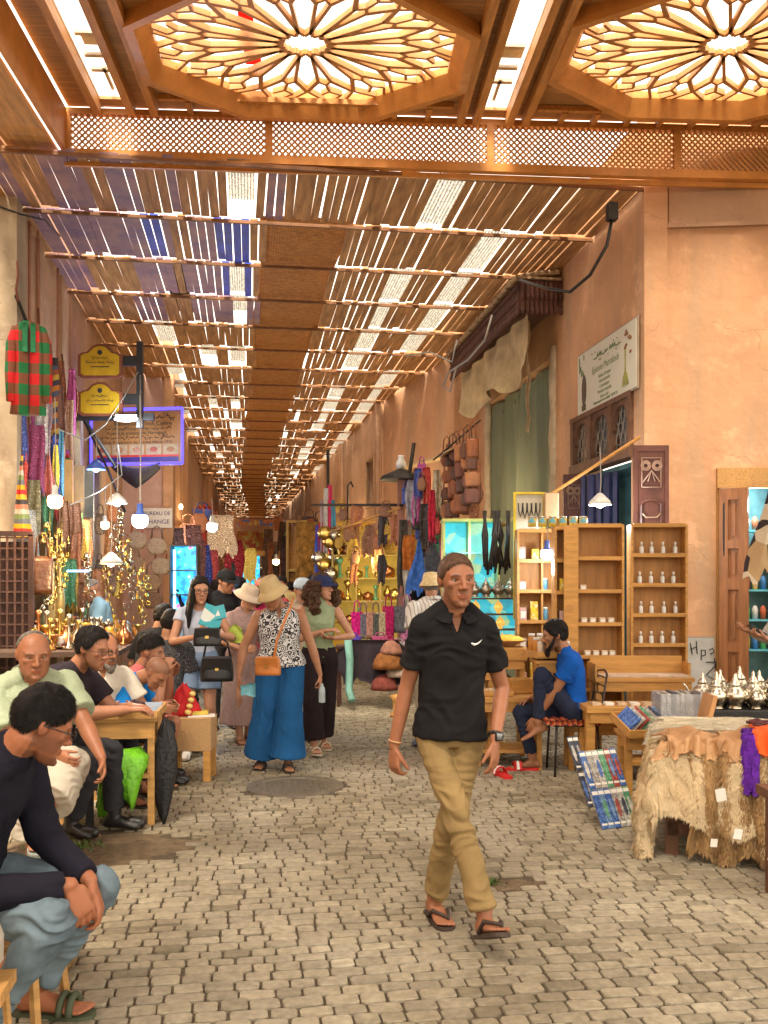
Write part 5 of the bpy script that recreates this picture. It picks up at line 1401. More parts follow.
tray(V((pt.x, pt.y, .6205))+Q @ V((-.12, -.08, 0)), .34, .26, .05, 'shallow wooden tray of dried petals on the pine table', pet)
tray(V((pt.x, pt.y, .6205))+Q @ V((.14, .10, 0)), .24, .22, .13, 'deep wooden box of pale stones at the back of the petal table', mat('stones', (.50, .46, .38), .8, .3, 60, .4), .3)
pt2 = at(509, 583, 8.95); r = trestle(pt2, .30, .3, 1.02, 'tall pine stand carrying the wide bowl of yellow pasta-like blossoms', .12, pine, legw=.05)
mb = MB(); mb.lathe([(.001, 0), (.05, 0), (.06, .015), (.17, .06), (.175, .065), (.16, .062), (.05, .02), (.001, .018)], (pt2.x, pt2.y, 1.0205), 24); bo = small('bowl', 'wide shallow bowl on the tall pine stand', 'bowl', mb, mat('bowl_wood', (.40, .22, .1), .4), smooth=True)
heap(V((pt2.x, pt2.y, 1.075)), .14, .14, .05, mat('blossom', (.75, .48, .04), .7, .25, 60, .6, 70), 'heap of yellow blossoms in the wide bowl', 'blossoms', 'blossoms')
pt3 = at(467, 583, 8.8); trestle(pt3, .50, .4, .86, 'pine table with a white cloth behind the right arm of the walking man', .04, pine, legw=.06)
mb = MB(); mb.sheet([[V((pt3.x, pt3.y, 0))+Q @ V((-.22+.44*i/8, -.19+.36*j/6, .868+.006*math.sin(i+j))) for j in range(7)] for i in range(9)], .01); small('cloth', 'pale cloth of small goods spread behind the walking man', 'cloth', mb, mat('cloth_white', (.55, .52, .50), .8, .3, 30))
# tilted tray with orange jars
tr = tray(at(549, 657, 8.3), .36, .34, .06, 'slanted pine crate of orange jars in front of the man in blue', None, .25)
k = 0
for i in range(4):
    for j in range(3):
        q_ = tr.location+Matrix.Rotation(-TH+.25, 3, 'Z') @ V((-.12+.08*i, -.10+.10*j, .0125+.0)); jar(q_, .032, .13+.03*j, orange_j if (i+j) % 3 else tubc, white, 'orange jar with white lid in the slanted crate', 'orange jars in the crate', n=10)
trestle(at(553, 583, 8.32), .36, .34, .955, 'slim pine stand under the crate of orange jars', .03, pine, legw=.045)
for r_ in range(3):
    q_ = at(478+r_*9, 700+r_*2, 8.5)
# vitrine, teapots and hanging lamps lit turquoise
vt = local('vitrine', V((at(470, 583, 10.6).x, at(470, 583, 10.6).y, 0)), 'glass vitrine glowing turquoise with silverware behind the walking man', 'vitrine')
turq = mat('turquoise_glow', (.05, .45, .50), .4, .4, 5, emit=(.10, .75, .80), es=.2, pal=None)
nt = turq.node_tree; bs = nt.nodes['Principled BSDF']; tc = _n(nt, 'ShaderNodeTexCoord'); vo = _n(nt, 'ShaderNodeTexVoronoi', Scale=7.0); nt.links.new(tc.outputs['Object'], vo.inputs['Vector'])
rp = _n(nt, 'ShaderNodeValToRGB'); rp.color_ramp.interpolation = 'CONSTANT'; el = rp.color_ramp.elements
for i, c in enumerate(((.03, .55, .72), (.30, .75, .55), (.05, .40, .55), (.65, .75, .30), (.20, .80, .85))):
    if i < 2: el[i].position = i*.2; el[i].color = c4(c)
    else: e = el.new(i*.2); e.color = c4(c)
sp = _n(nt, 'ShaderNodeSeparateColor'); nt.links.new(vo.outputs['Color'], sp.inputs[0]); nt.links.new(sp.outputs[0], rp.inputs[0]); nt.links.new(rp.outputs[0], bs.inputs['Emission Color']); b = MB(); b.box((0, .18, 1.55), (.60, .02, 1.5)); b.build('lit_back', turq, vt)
b = MB()
for x in (-.30, -.02, .30): b.box((x, 0, 1.55), (.025, .36, 1.52))
for z in (.80, 2.31): b.box((0, 0, z), (.64, .40, .03))
b.build('frame', mat('frame_olive', (.42, .40, .12), .4, metal=.3), vt)
for z in (1.30, 1.62, 1.95): b = MB(); b.box((0, -.01, z), (.56, .3, .012)); b.build('glass_shelf', mat('shelf_glass', (.4, .7, .7), .1, trans=.6), vt)
plight(at(470, 545, 10.3), (.3, .9, 1), 3, .1)
tpm = silver
def teapot(p, s, label, m, group=None, rz=0, parts=True):
    mb = MB(); mb.lathe([(.001, 0), (.040, 0), (.044, .008), (.034, .02), (.052, .04), (.064, .068), (.060, .095), (.040, .115), (.034, .125), (.036, .13), (.001, .132)], n=18)
    o = mb.build('teapot', m, None, True); o.location = p; o.scale = (s, s, s); o.rotation_euler = (0, 0, rz); tag(o, label, 'teapot', group)
    mb = MB(); mb.lathe([(.001, .131), (.035, .131), (.030, .145), (.018, .160), (.008, .175), (.010, .185), (.004, .20), (.001, .203)], n=14); mb.build('lid', m, o, True)
    mb = MB(); mb.tube([(.055, 0, .055), (.085, 0, .07), (.10, 0, .105), (.120, 0, .13)], [.014, .011, .008, .006], 8); mb.build('spout', m, o, True)
    mb = MB(); mb.tube([(-.038, 0, .12), (-.075, 0, .125), (-.095, 0, .09), (-.082, 0, .05), (-.057, 0, .045)], .0055, 6); mb.build('handle', m, o, True); return o
for i in range(5): teapot(at(474+i*12, 597, 9.9), 1.0, 'tarnished silver teapot in the row above the lit lamp shelf', mat('old_silver', (.40, .36, .30), .35, .2, 20, .05, metal=1), 'teapots above the lamp shelf', rz=.4*i)
ls = local('lamp_shelf', V((at(498, 583, 10.05).x, at(498, 583, 10.05).y, 0)), 'turquoise backed shelf of glowing brass lamps beside the walking man', 'shelf')
b = MB(); b.box((0, .12, 1.2), (.60, .02, .52)); b.build('lit_back', turq, ls)
b = MB(); [b.box((0, 0, z), (.62, .26, .014)) for z in (.95, 1.13, 1.29, 1.455)]; b.build('shelf_board', dark, ls)
gold_l = mat('lamp_gold', (.70, .42, .06), .35, .3, 40, .3, metal=.6, emit=(1, .55, .12), es=.22)
for i in range(9):
    z = (1.30, 1.137, .957)[i % 3]; q_ = V((ls.location.x, ls.location.y, 0))+Q @ V((-.24+.24*(i//3)+.02*(i % 3), -.04, z))
    mb = MB(); mb.lathe([(.001, 0), (.025, 0), (.02, .01), (.045, .045), (.05, .07), (.03, .11), (.008, .125), (.006, .14), (.001, .145)], n=12); o = mb.build('brass_lamp', gold_l, None, True); o.location = q_; tag(o, 'small glowing pierced brass lamp on the turquoise backed shelf', 'lamp', 'brass lamps on the turquoise shelf')
mb = MB(); mb.tube([at(476, 560, 9.9), at(477, 545, 9.9), at(474, 590, 9.9)], .01, 5)
for i, (x, w_) in enumerate(((497, .17), (485, .06), (508, .06))):
    mb = MB(); c = at(x, 545, 9.7)
    for k in range(14 if i == 0 else 6): mb.tube([c+V((G.uniform(-w_, w_)*.3, 0, .35)), c+V((G.uniform(-w_, w_)*.4, G.uniform(-.03, .03), .1)), c+V((G.uniform(-w_, w_)*.6, 0, -.25+G.uniform(-.06, .06)))], .012, 5)
    small('tassel_bunch', ['thick bunch of dark leather cords hanging in front of the green netting', 'thin bunch of dark cords hanging nearest the vitrine', 'thin bunch of dark cords hanging nearest the jewellery board'][i], 'cords', mb, iron, smooth=True)
# ---- hanging goods generators
def cloth_hang(p, w, h, m, label, cat='garment', name='garment', rz=0, shape=0, group=None, fold=5, depth=.03, parts=None):
    """cloth hung from its top edge, centre top at p"""
    g = []; ph = G.uniform(0, 6); ni = 15; nj = 9
    for i in range(ni):
        t = i/(ni-1)*2-1; row = []
        for j in range(nj):
            s = j/(nj-1)
            k = 1-.12*s if shape == 0 else (.35+.65*min(1, s*4) if shape == 1 else (.12+.88*s if shape == 2 else 1-.75*s))
            k *= .72+.28*min(1, s*3)+.10*math.sin(s*7+ph*3)
            row.append((t*w/2*k+.05*w*math.sin(s*5+ph), depth*math.sin(t*fold+ph+s)*(.3+.7*s), -h*s*(1+.07*math.sin(t*7+ph)+.05*math.sin(t*17+ph))))
        g.append(row)
    mb = MB(); mb.sheet(g, .010); o = mb.build(name, m, None, True); o.location = p; o.rotation_euler = (0, 0, -TH+rz); return tag(o, label, cat, group)
def bag(p, w, h, m, label, sm=None, name='bag', group=None, rz=0, cat='bag', sl=.16, round_=False, t=.06):
    b = MB(); rg = []
    for k in range(8):
        q_ = k/7; ww = w/2*(math.sin(PI*(.12+.80*q_))**.5 if round_ else (.92+.08*q_)); tt = t/2*(1-.4*q_)+.005
        rg.append(sell(V((0, 0, -h+h*q_)), V((1, 0, 0)), V((0, 1, 0)), ww, tt, tt, 16, 3))
    b.loft(rg); o = b.build(name, m, None, True); o.location = p; o.rotation_euler = (0, 0, -TH+rz); tag(o, label, cat, group)
    b = MB()
    for s in (-1, 1): b.tube([(-w*.28, s*t*.3, -.02), (-w*.22, s*t*.2, sl*.75), (0, 0, sl), (w*.22, s*t*.2, sl*.75), (w*.28, s*t*.3, -.02)], .008, 5)
    b.build('strap', sm or m, o, True); return o
# brown leather bags under an awning stick, right wall (d 13-15)
lbs = [mat('leather_%d' % i, c, .42, .3, 6, .2, spec=.5) for i, c in enumerate(((.24, .075, .025), (.32, .10, .03), (.14, .05, .025), (.40, .16, .06), (.18, .06, .04), (.09, .04, .025)))]
lw = ['dark chestnut', 'reddish tan', 'dark brown', 'light tan', 'plum brown', 'blackish brown']
k = 0
for row in range(4):
    for c_ in range(6):
        px = 447+c_*5+G.uniform(-1.2, 1.2); ci = (k*5+row) % 6; d = 13.6-c_*.25
        bag(at(px, 452+row*17-c_*3+G.uniform(-2, 2), d), G.uniform(.14, .22), G.uniform(.18, .26), lbs[ci], '%s leather bag in the tall cluster of hanging bags by the netted window' % lw[ci], group='leather bags hanging in the tall cluster', round_=k % 2 == 0, sl=.22); k += 1
aw = local('bag_awning', at(458, 447, 13.2), 'slanting pale board above the cluster of leather bags', 'awning'); b = MB(); b.box((0, 0, 0), (.5, .5, .02), Matrix.Rotation(-.5, 3, 'Y')); b.build('board', mat('board_pale', (.50, .36, .2), .7), aw)
b = MB(); b.tube([(-.35, -.1, -.2), (.30, -.15, .35)], .012, 6); b.build('pole', iron, aw)
aw = local('stall_awning', at(425, 462, 15), 'narrow wooden awning above the mixed hanging garments', 'awning'); b = MB(); b.box((0, 0, 0), (.75, .5, .03), Matrix.Rotation(-.25, 3, 'Y')); b.build('board', MATS['board_pale'], aw)
gar = [((.05, .14, .45), 'bright blue', 2, 418, 540, .34, .75), ((.012, .012, .015), 'black embroidered', 1, 418, 585, .40, .75), ((.45, .14, .03), 'orange brown', 0, 409, 535, .20, .55), ((.55, .50, .42), 'cream', 3, 408, 570, .16, .8), ((.30, .30, .36), 'grey blue chequered', 0, 412, 480, .20, .6),
       ((.55, .52, .46), 'white patterned', 0, 421, 478, .18, .6), ((.50, .03, .06), 'scarlet', 0, 432, 490, .10, .7), ((.06, .30, .12), 'green', 0, 438, 520, .10, .5), ((.10, .10, .12), 'charcoal', 1, 432, 545, .25, .8), ((.45, .06, .25), 'pink', 0, 426, 500, .10, .5), ((.07, .06, .05), 'dark ribbed', 0, 403, 520, .16, 1.0), ((.02, .05, .25), 'navy', 1, 428, 590, .2, .6), ((.50, .42, .30), 'beige', 0, 437, 470, .14, .6)]
for c, n_, sh_, px, py, w_, h_ in gar:
    cloth_hang(at(px, py, 14.0+G.uniform(-.6, .4)), w_, h_, twill('garm_%s' % n_.replace(' ', '_'), c, var=.4, scale=14), '%s garment hanging in the stall left of the leather bags' % n_, rz=G.uniform(-.4, .2), shape=sh_)
# column between stalls with a small shelf
cl = local('stall_post', V((at(401, 583, 14.6).x, at(401, 583, 14.6).y, 0)), 'reddish stall post with a tin roof cap and white jug on top', 'post')
b = MB(); b.box((0, 0, 1.6), (.11, .11, 3.2)); b.build('pole', mat('post_pink', (.36, .16, .11), .7), cl)
b = MB(); b.lathe([(.33, 3.2), (.30, 3.26), (.08, 3.36), (.001, 3.38)], n=16); b.build('cap', iron, cl); b = MB(); b.lathe([(.001, 3.38), (.07, 3.38), (.08, 3.46), (.04, 3.54), (.05, 3.58), (.001, 3.58)], n=12); b.build('jug', white, cl, True)
# brass shop on the right (d 15-17)
yb = local('brass_shop', V((at(368, 583, 16.8).x, at(368, 583, 16.8).y, 0)), 'yellow lit shelves of brass ware between the scarves and the stall post', 'shelf')
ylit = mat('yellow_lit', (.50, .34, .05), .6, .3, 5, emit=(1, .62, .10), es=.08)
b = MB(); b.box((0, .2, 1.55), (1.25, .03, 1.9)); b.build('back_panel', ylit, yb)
b = MB(); [b.box((0, 0, z), (1.25, .36, .03)) for z in (.9, 1.3, 1.7, 2.1, 2.5)]; [b.box((x, 0, 1.6), (.03, .36, 1.9)) for x in (-.62, -.2, .22, .62)]; b.build('shelf_board', mat('shelf_yellow', (.55, .40, .10), .5), yb)
for i in range(26):
    row = i % 4; x = -.52+.17*(i//4)+G.uniform(-.03, .03); s = G.uniform(.8, 1.5)
    mb = MB(); kk = i % 3
    mb.lathe([[(.001, 0), (.05, 0), (.03, .03), (.07, .09), (.06, .14), (.02, .18), (.03, .22), (.001, .22)], [(.001, 0), (.09, .0), (.11, .05), (.10, .12), (.04, .15), (.001, .17)], [(.001, 0), (.04, 0), (.045, .02), (.02, .05), (.02, .16), (.05, .22), (.001, .24)]][kk], n=12)
    o = mb.build('brass_pot', [brass, mat('copper', (.65, .28, .12), .3, .2, metal=1), mat('green_glaze', (.15, .45, .25), .2, .3, 9)][i % 3 if i % 5 else 0], None, True); o.location = yb.location+Q @ V((x, -.05, (.916, 1.316, 1.716, 2.116)[row])); o.scale = (s, s, s)
    tag(o, '%s standing on the yellow lit brass shelves' % ['slender vase', 'squat lidded pot', 'tall candlestick'][kk], 'pot', '%ss on the yellow lit shelves' % ['slender vase', 'squat pot', 'candlestick'][kk])
plight(at(368, 560, 15.6), (1, .75, .3), 12, .15)
yp = local('yellow_doorway', V((at(352, 583, 18.5).x, at(352, 583, 18.5).y, 0)), 'bright yellow lit doorway left of the brass shelves', 'doorway')
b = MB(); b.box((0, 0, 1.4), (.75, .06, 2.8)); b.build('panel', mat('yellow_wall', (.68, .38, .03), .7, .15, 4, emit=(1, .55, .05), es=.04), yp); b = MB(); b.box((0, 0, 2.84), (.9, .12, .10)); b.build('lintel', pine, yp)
# brass hung at 330-345 (d 17)
for i in range(16):
    c = at(318+G.uniform(0, 22), 528+G.uniform(0, 55), 17+G.uniform(-.6, .6)); mb = MB(); mb.lathe([(.001, 0), (.09, .02), (.13, .05), (.05, .07), (.001, .07)], (0, 0, 0), 12, Matrix.Rotation(PI/2, 3, 'X')); o = mb.build('brass_plate', [brass, silver][i % 2], None, True); o.location = c
    tag(o, 'shiny round metal plate hung in the bright cluster behind the navy cap', 'plate', 'metal plates hung behind the navy cap')
# scarves 318-338
for i, (px, py, h_, c, n_) in enumerate(((322, 500, 1.3, (.40, .30, .30), 'dusty rose'), (326, 488, 1.5, (.60, .58, .55), 'white'), (330, 485, 1.5, (.62, .05, .12), 'crimson'), (333, 500, 1.2, (.10, .30, .42), 'teal'), (318, 525, 1.2, (.10, .08, .40), 'violet'), (321, 522, 1.3, (.45, .05, .08), 'dark red'), (317, 540, .9, (.05, .12, .45), 'blue'), (336, 540, .5, (.50, .02, .30), 'magenta'), (341, 548, .5, (.05, .05, .45), 'ultramarine'))):
    cloth_hang(at(px, py, 17.5), .10 if i < 7 else .16, h_, twill('scarf_%d' % i, c), '%s scarf hanging on the right side behind the navy cap' % n_, 'scarf', 'scarf', depth=.015)
# straw bags and printed bags 352-405
bc = [((.60, .02, .22), 'hot pink woven'), ((.16, .15, .20), 'grey beaded'), ((.50, .26, .20), 'salmon woven'), ((.10, .11, .10), 'dark sequinned'), ((.48, .40, .25), 'straw coloured'), ((.45, .02, .12), 'crimson tasselled'), ((.12, .12, .13), 'black buckled'), ((.50, .18, .32), 'mauve round')]
for i, (c, n_) in enumerate(bc):
    px = 357+i*6.3 if i < 6 else (401, 407)[i-6]
    bag(at(px, 612+(i % 2)*2 if i < 5 else 606, 12.8), .16 if i < 6 else .2, .36 if i not in (5, 7) else .55, twill('bagm_%d' % i, c, var=.5, scale=30), '%s bag in the row of bright bags behind the navy cap' % n_, round_=i == 7, cat='bag')
bc = [((.12, .08, .45), 'purple'), ((.28, .22, .08), 'olive sequinned'), ((.05, .05, .06), 'black printed'), ((.50, .10, .22), 'pink'), ((.35, .06, .10), 'wine red'), ((.4, .36, .34), 'pale grey')]
for i, (c, n_) in enumerate(bc):
    bag(at(353+i*9, 636+(i % 3)*3, 12.6), .22, .28, twill('bagl_%d' % i, c, var=.4, scale=30), '%s cloth bag hanging from the low rack behind the navy cap' % n_, rz=G.uniform(-.3, .3), sl=.05)
tb = trestle(at(372, 583, 12.6), .95, .5, .80, 'dark stall table under the bright bags', .04, dark, name='stall_table', legw=.04)
cloth_hang(at(372, 640, 12.3), .9, .55, twill('print_pink_black', (.05, .04, .05), var=.3), 'black table cover with pink blossoms below the low row of bags', 'cloth', 'table_cover', depth=.02)
MATS['print_pink_black2'] = bl_pattern('print_pb', (.03, .025, .03), (.42, .10, .22), 6, .8) if 'bl_pattern' in globals() else MATS['print_pink_black']
for i, (px, py, c, n_, s) in enumerate(((388, 655, (.30, .12, .04), 'brown', .20), (391, 640, (.42, .20, .14), 'salmon', .14), (384, 676, (.22, .06, .045), 'maroon', .17), (396, 663, (.5, .38, .30), 'beige', .13))):
    heap(at(px, py+14, 12.2), s, s*.7, s*1.2, twill('sack_%d' % i, c, var=.3, scale=14), '%s leather sack piled at the stall corner left of the walking man' % n_, 'sack', 'sack', seed=i)
pb = at(398, 690, 11.5); mb = MB(); mb.lathe([(.001, 0), (.09, 0), (.10, .03), (.06, .08), (.07, .2), (.10, .26), (.001, .28)], (pb.x, pb.y, 0), 14); small('wooden_stool', 'turned wooden pedestal standing left of the walking man', 'pedestal', mb, pine, smooth=True)
mb = MB(); mb.tube([at(348, 640, 12.2), at(350, 660, 12.2), at(349, 690, 12.2), at(352, 700, 12.0)], .05, 6); small('scarf', 'long pale green scarf trailing behind the woman in the navy cap', 'scarf', mb, twill('mint', (.25, .50, .42)), smooth=True)
# brackets and poles across the right wall
def pole(label, pts, r, m=iron, name='pole', cat='pole'): mb = MB(); mb.tube(pts, r, 6); return small(name, label, cat, mb, m, smooth=True)
pole('long bamboo pole slanting under the carved window screens', [at(500, 527, 10.5), at(640, 437, 9.5)], .018, pine)
pole('thin pole slanting across the brass stall on the right', [at(330, 532, 16.5), at(400, 508, 14.5)], .02, pine)
pole('dark horizontal pole running from the stall post to the scarves', [at(312, 505, 17.5), at(402, 505, 14.5)], .022)
pole('hooked iron rod standing out of the wall below the small window', [at(347, 540, 17.8), at(348, 485, 17.8), at(351, 482, 17.7), at(353, 487, 17.7)], .018)
pole('tall thin post with a bracket at the far right eaves', [at(328, 505, 18), at(328, 450, 18)], .03)
pole('dark pole leaning out from the eaves above the garments', [at(407, 490, 14.5), at(414, 443, 14.5)], .03)
# cables on the right
def cable(label, pts, r=.012): return pole(label, pts, r, black if 'dark' in label else rope, 'cable', 'cable')
cable('dark cable looping from the roof corner to the tiled eaves', [at(612, 218, 10.0), at(607, 245, 10.0), at(590, 275, 10.1), at(570, 292, 10.3), at(545, 288, 10.8), at(520, 280, 11.5)], .018)
cable('pale looped cable hanging at the end of the carved eaves', [at(492, 315, 12.5), at(485, 340, 12.5), at(468, 360, 13), at(449, 372, 13.2), at(443, 385, 13.3), at(450, 392, 13.2), at(456, 368, 13)], .014)
cable('thin white cable strung along the wall below the roof', [at(405, 356, 15), at(430, 352, 14.6), at(452, 362, 14.2), at(457, 340, 14.2)], .012)
mb = MB(); mb.box(at(612, 212, 10.0), (.10, .10, .18)); small('junction_box', 'dark box with cables at the upper corner of the house', 'junction box', mb, iron)
# pendant lamps: cord, shade, bulb
def pendant(px, py, d, top, label, warm=False, s=1.0, blue=False, e=10, shade=None):
    p_ = at(px, py, d); r = empty('pendant_lamp', p_, 0, label, 'lamp')
    b = MB(); b.tube([(0, 0, .10*s), (0.01, 0, .2), (0, 0, top)], .005, 5); b.build('cord', rope, r)
    b = MB()
    if shade == 'cone': b.lathe([(.015, .10), (.03, .09), (.10, .02), (.115, -.02), (.11, -.02), (.09, .02), (.02, .08)], n=18)
    else: b.lathe([(.001, .12), (.022, .12), (.026, .05), (.055, .035), (.06, .03), (.001, .028)], n=16)
    for i, v in enumerate(b.v): b.v[i] = tuple(k*s for k in v)
    b.build('lamp_shade', mat('shade_white', (.6, .62, .6), .4) if not blue else mat('shade_blue', (.05, .12, .5), .4), r, True)
    b = MB(); b.lathe([(.001, .028), (.055, .028), (.062, .0), (.058, -.045), (.03, -.068), (.001, -.07)] if shade != 'cone' else [(.001, .05), (.03, .03), (.04, -.01), (.03, -.04), (.001, -.05)], n=16)
    for i, v in enumerate(b.v): b.v[i] = tuple(k*s for k in v)
    b.build('bulb', led_warm if warm else led_w, r, True)
    plight(p_-V((0, 0, .14*s)), (1, .66, .32) if warm else (.85, .93, 1), e, .06, r); return r
pendant(600, 503, 9.4, .55, 'white pendant lamp lit in front of the carved shop doors', shade='cone', e=14)
pendant(547, 553, 9.1, .25, 'bare lit bulb hanging in front of the pale pine shelf', blue=True, e=3.5)
pendant(55, 500, 9.3, 1.0, 'warm glowing bulb under the striped textiles on the left', True, 1.2, e=11)
pendant(140, 519, 10.0, 1.3, 'brightest cold bulb hanging below the blue framed sign', s=1.35, blue=True, e=9)
pendant(117, 502, 10.6, 1.0, 'unlit-looking grey cone lamp left of the brightest bulb', shade='cone', e=4)
pendant(111, 562, 9.6, .8, 'low hanging white cone lamp over the brass table', True, shade='cone', e=8)
pendant(105, 524, 12.3, .5, 'small warm bulb deep in the brass stall', True, .9, e=12)
pendant(96, 468, 11.5, .4, 'blue tinted lamp at the left corner of the blue framed sign', shade='cone', blue=True, e=6)
pendant(212, 526, 17, .5, 'cold bulb far down the left side above the kiosk', s=1.5, e=12)
pendant(276, 561, 26, .5, 'tiny warm bulb far down the lane on the right', True, 1.5, e=20)
# ------------------------------------------------------------------ left side
# clothes rail with jacket and textiles
r0, r1 = V((-2.38, 10.45, 4.62)), V((-2.30, 13.9, 3.95))
pole('slanting dark rail along the left wall with hooks for clothes', [at(16, 296, 10.1), at(36, 345, 11.2), at(72, 415, 13.2)], .02)
for i, (px, py, d) in enumerate(((17, 275, 10.1), (38, 322, 11.0), (62, 368, 12.4))): pole('rusty chain piece %s of the clothes rail' % ['holding the front end', 'holding the middle', 'holding the far end'][i], [at(px, py-14, d), at(px+1, py, d), at(px-1, py+14, d), at(px+1, py+26, d)], .014, mat('rust', (.20, .07, .04), .8), 'hook', 'hook')
plaid = mat('plaid', (.5, .02, .02), .85, .05, 4, .15)
nt = plaid.node_tree; bs = nt.nodes['Principled BSDF']; tc = _n(nt, 'ShaderNodeTexCoord'); sx = _n(nt, 'ShaderNodeSeparateXYZ'); nt.links.new(tc.outputs['Object'], sx.inputs[0])
def sqw(sock, per):
    a = _n(nt, 'ShaderNodeMath', operation='DIVIDE'); nt.links.new(sock, a.inputs[0]); a.inputs[1].default_value = per
    f = _n(nt, 'ShaderNodeMath', operation='FRACT'); nt.links.new(a.outputs[0], f.inputs[0]); g = _n(nt, 'ShaderNodeMath', operation='GREATER_THAN'); nt.links.new(f.outputs[0], g.inputs[0]); g.inputs[1].default_value = .5; return g.outputs[0]
ax_, az_ = sqw(sx.outputs[0], .20), sqw(sx.outputs[2], .22)
def mixc(f, a, b):
    m_ = _n(nt, 'ShaderNodeMix', data_type='RGBA'); nt.links.new(f, m_.inputs['Factor'])
    for s, v in (('A', a), ('B', b)):
        if isinstance(v, tuple): m_.inputs[s].default_value = c4(v)
        else: nt.links.new(v, m_.inputs[s])
    return m_.outputs['Result']
red, grn, brn = (.60, .012, .015), (.01, .16, .05), (.20, .07, .035)
nt.links.new(mixc(az_, mixc(ax_, red, brn), mixc(ax_, brn, grn)), bs.inputs['Base Color'])
jk = local('plaid_jacket', at(29, 322, 9.85), 'red, green and brown chequered jacket hanging at the front of the left rail', 'jacket', rz=.35)
JS = .74
b = MB(); rg = []
for z, w_, t_ in ((0, .07, .05), (-.05, .19, .07), (-.14, .225, .09), (-.4, .215, .09), (-.7, .225, .09), (-.96, .24, .09)):
    rg.append([V((x+.012*math.sin(z*9+i), y, z)) for i, (x, y) in enumerate([(math.copysign(abs(math.cos(t))**.7, math.cos(t))*w_*JS, math.sin(t)*t_*(1+.25*math.sin(5*t))) for t in [2*PI*k/28 for k in range(28)]])])
b.loft(rg); b.build('jacket_body', plaid, jk, True)
for s in (-1, 1):
    b = MB(); b.tube([(s*.12, 0, -.07), (s*.165, -.02, -.25), (s*.18, -.04, -.55), (s*.17, -.05, -.84)], [.05, .062, .056, .05], 12); b.build('sleeve', plaid, jk, True)
    b = MB(); b.sheet([[(s*(.015+.012*i), -.085-.006*(i % 2), -.03-.3*j/5) if 1 else 0 for j in range(6)] for i in range(5)], .008); b.build('lapel', mat('lapel_green', (.02, .20, .08), .8), jk, True)
b = MB(); b.box((0, -.092, -.52), (.012, .012, .88)); b.build('front_opening', mat('lining_dark', (.03, .012, .01), .9), jk)
tex = [(22, 455, 10.3, .20, 1.05, 'striped', 'long multicoloured striped sack hanging lowest on the left rail'), (36, 425, 10.8, .20, .75, (.18, .03, .10), 'maroon shawl with a pink edge behind the plaid jacket'), (40, 440, 10.9, .06, .45, (.65, .02, .22), 'hot pink ribbon between the hanging shawls'), (45, 380, 11.2, .16, .9, (.35, .30, .36), 'grey lilac scarf right of the plaid jacket'), (51, 365, 11.5, .20, .85, 'kilim', 'orange and black kilim cloth on the left rail'),
       (58, 385, 11.9, .16, .8, (.20, .10, .08), 'brown patterned shawl on the left rail'), (54, 435, 11.7, .14, .8, (.03, .06, .35), 'deep blue fringed scarf on the left rail'), (60, 430, 11.9, .10, .8, (.10, .28, .40), 'sky blue fringed scarf on the left rail'), (49, 445, 11.2, .16, .6, (.40, .12, .10), 'rust zigzag bag cloth on the left rail'), (56, 445, 11.6, .07, .5, (.62, .45, .03), 'yellow tassel cloth on the left rail'),
       (67, 450, 12.3, .20, .7, 'rain', 'rainbow striped tassel bag at the far end of the left rail'), (28, 510, 10.4, .22, .9, (.30, .32, .34), 'pale grey fringed throw below the striped sack'), (41, 400, 10.9, .16, .6, (.42, .42, .46), 'white and blue printed cloth below the plaid jacket'), (70, 400, 12.8, .12, .9, (.32, .20, .14), 'brown woven belt at the far end of the left rail'), (33, 480, 10.7, .18, .6, (.12, .11, .06), 'dark olive sack hanging below the maroon shawl')]
st_m = stripes('sack_stripes', [(.55, .03, .03), (.62, .38, .02), (.15, .16, .18), (.20, .26, .10), (.52, .46, .38), (.55, .20, .12), (.06, .05, .05), (.62, .42, .04)], 2, .42)
ki_m = stripes('kilim', [(.50, .18, .03), (.05, .05, .08), (.50, .33, .05), (.30, .08, .04), (.08, .10, .16)], 2, .3, rot=(0, .4, 0))
ra_m = stripes('rainbow', [(.08, .03, .30), (.55, .02, .03), (.62, .40, .02), (.05, .30, .08), (.55, .02, .04), (.30, .03, .25)], 2, .28)
for i, (px, py, d, w_, h_, c, lab) in enumerate(tex):
    m_ = {'striped': st_m, 'kilim': ki_m, 'rain': ra_m}.get(c) if isinstance(c, str) else bl_pattern('tex_%d' % i, c, tuple(min(1, k*2.2+.05) for k in c), 20, .8)
    cloth_hang(at(px, py, d), w_, h_, m_, lab, 'textile', 'textile', rz=G.uniform(.1, .6), shape=2 if c == 'striped' else (2 if i in (8, 10) else 0), depth=.03)
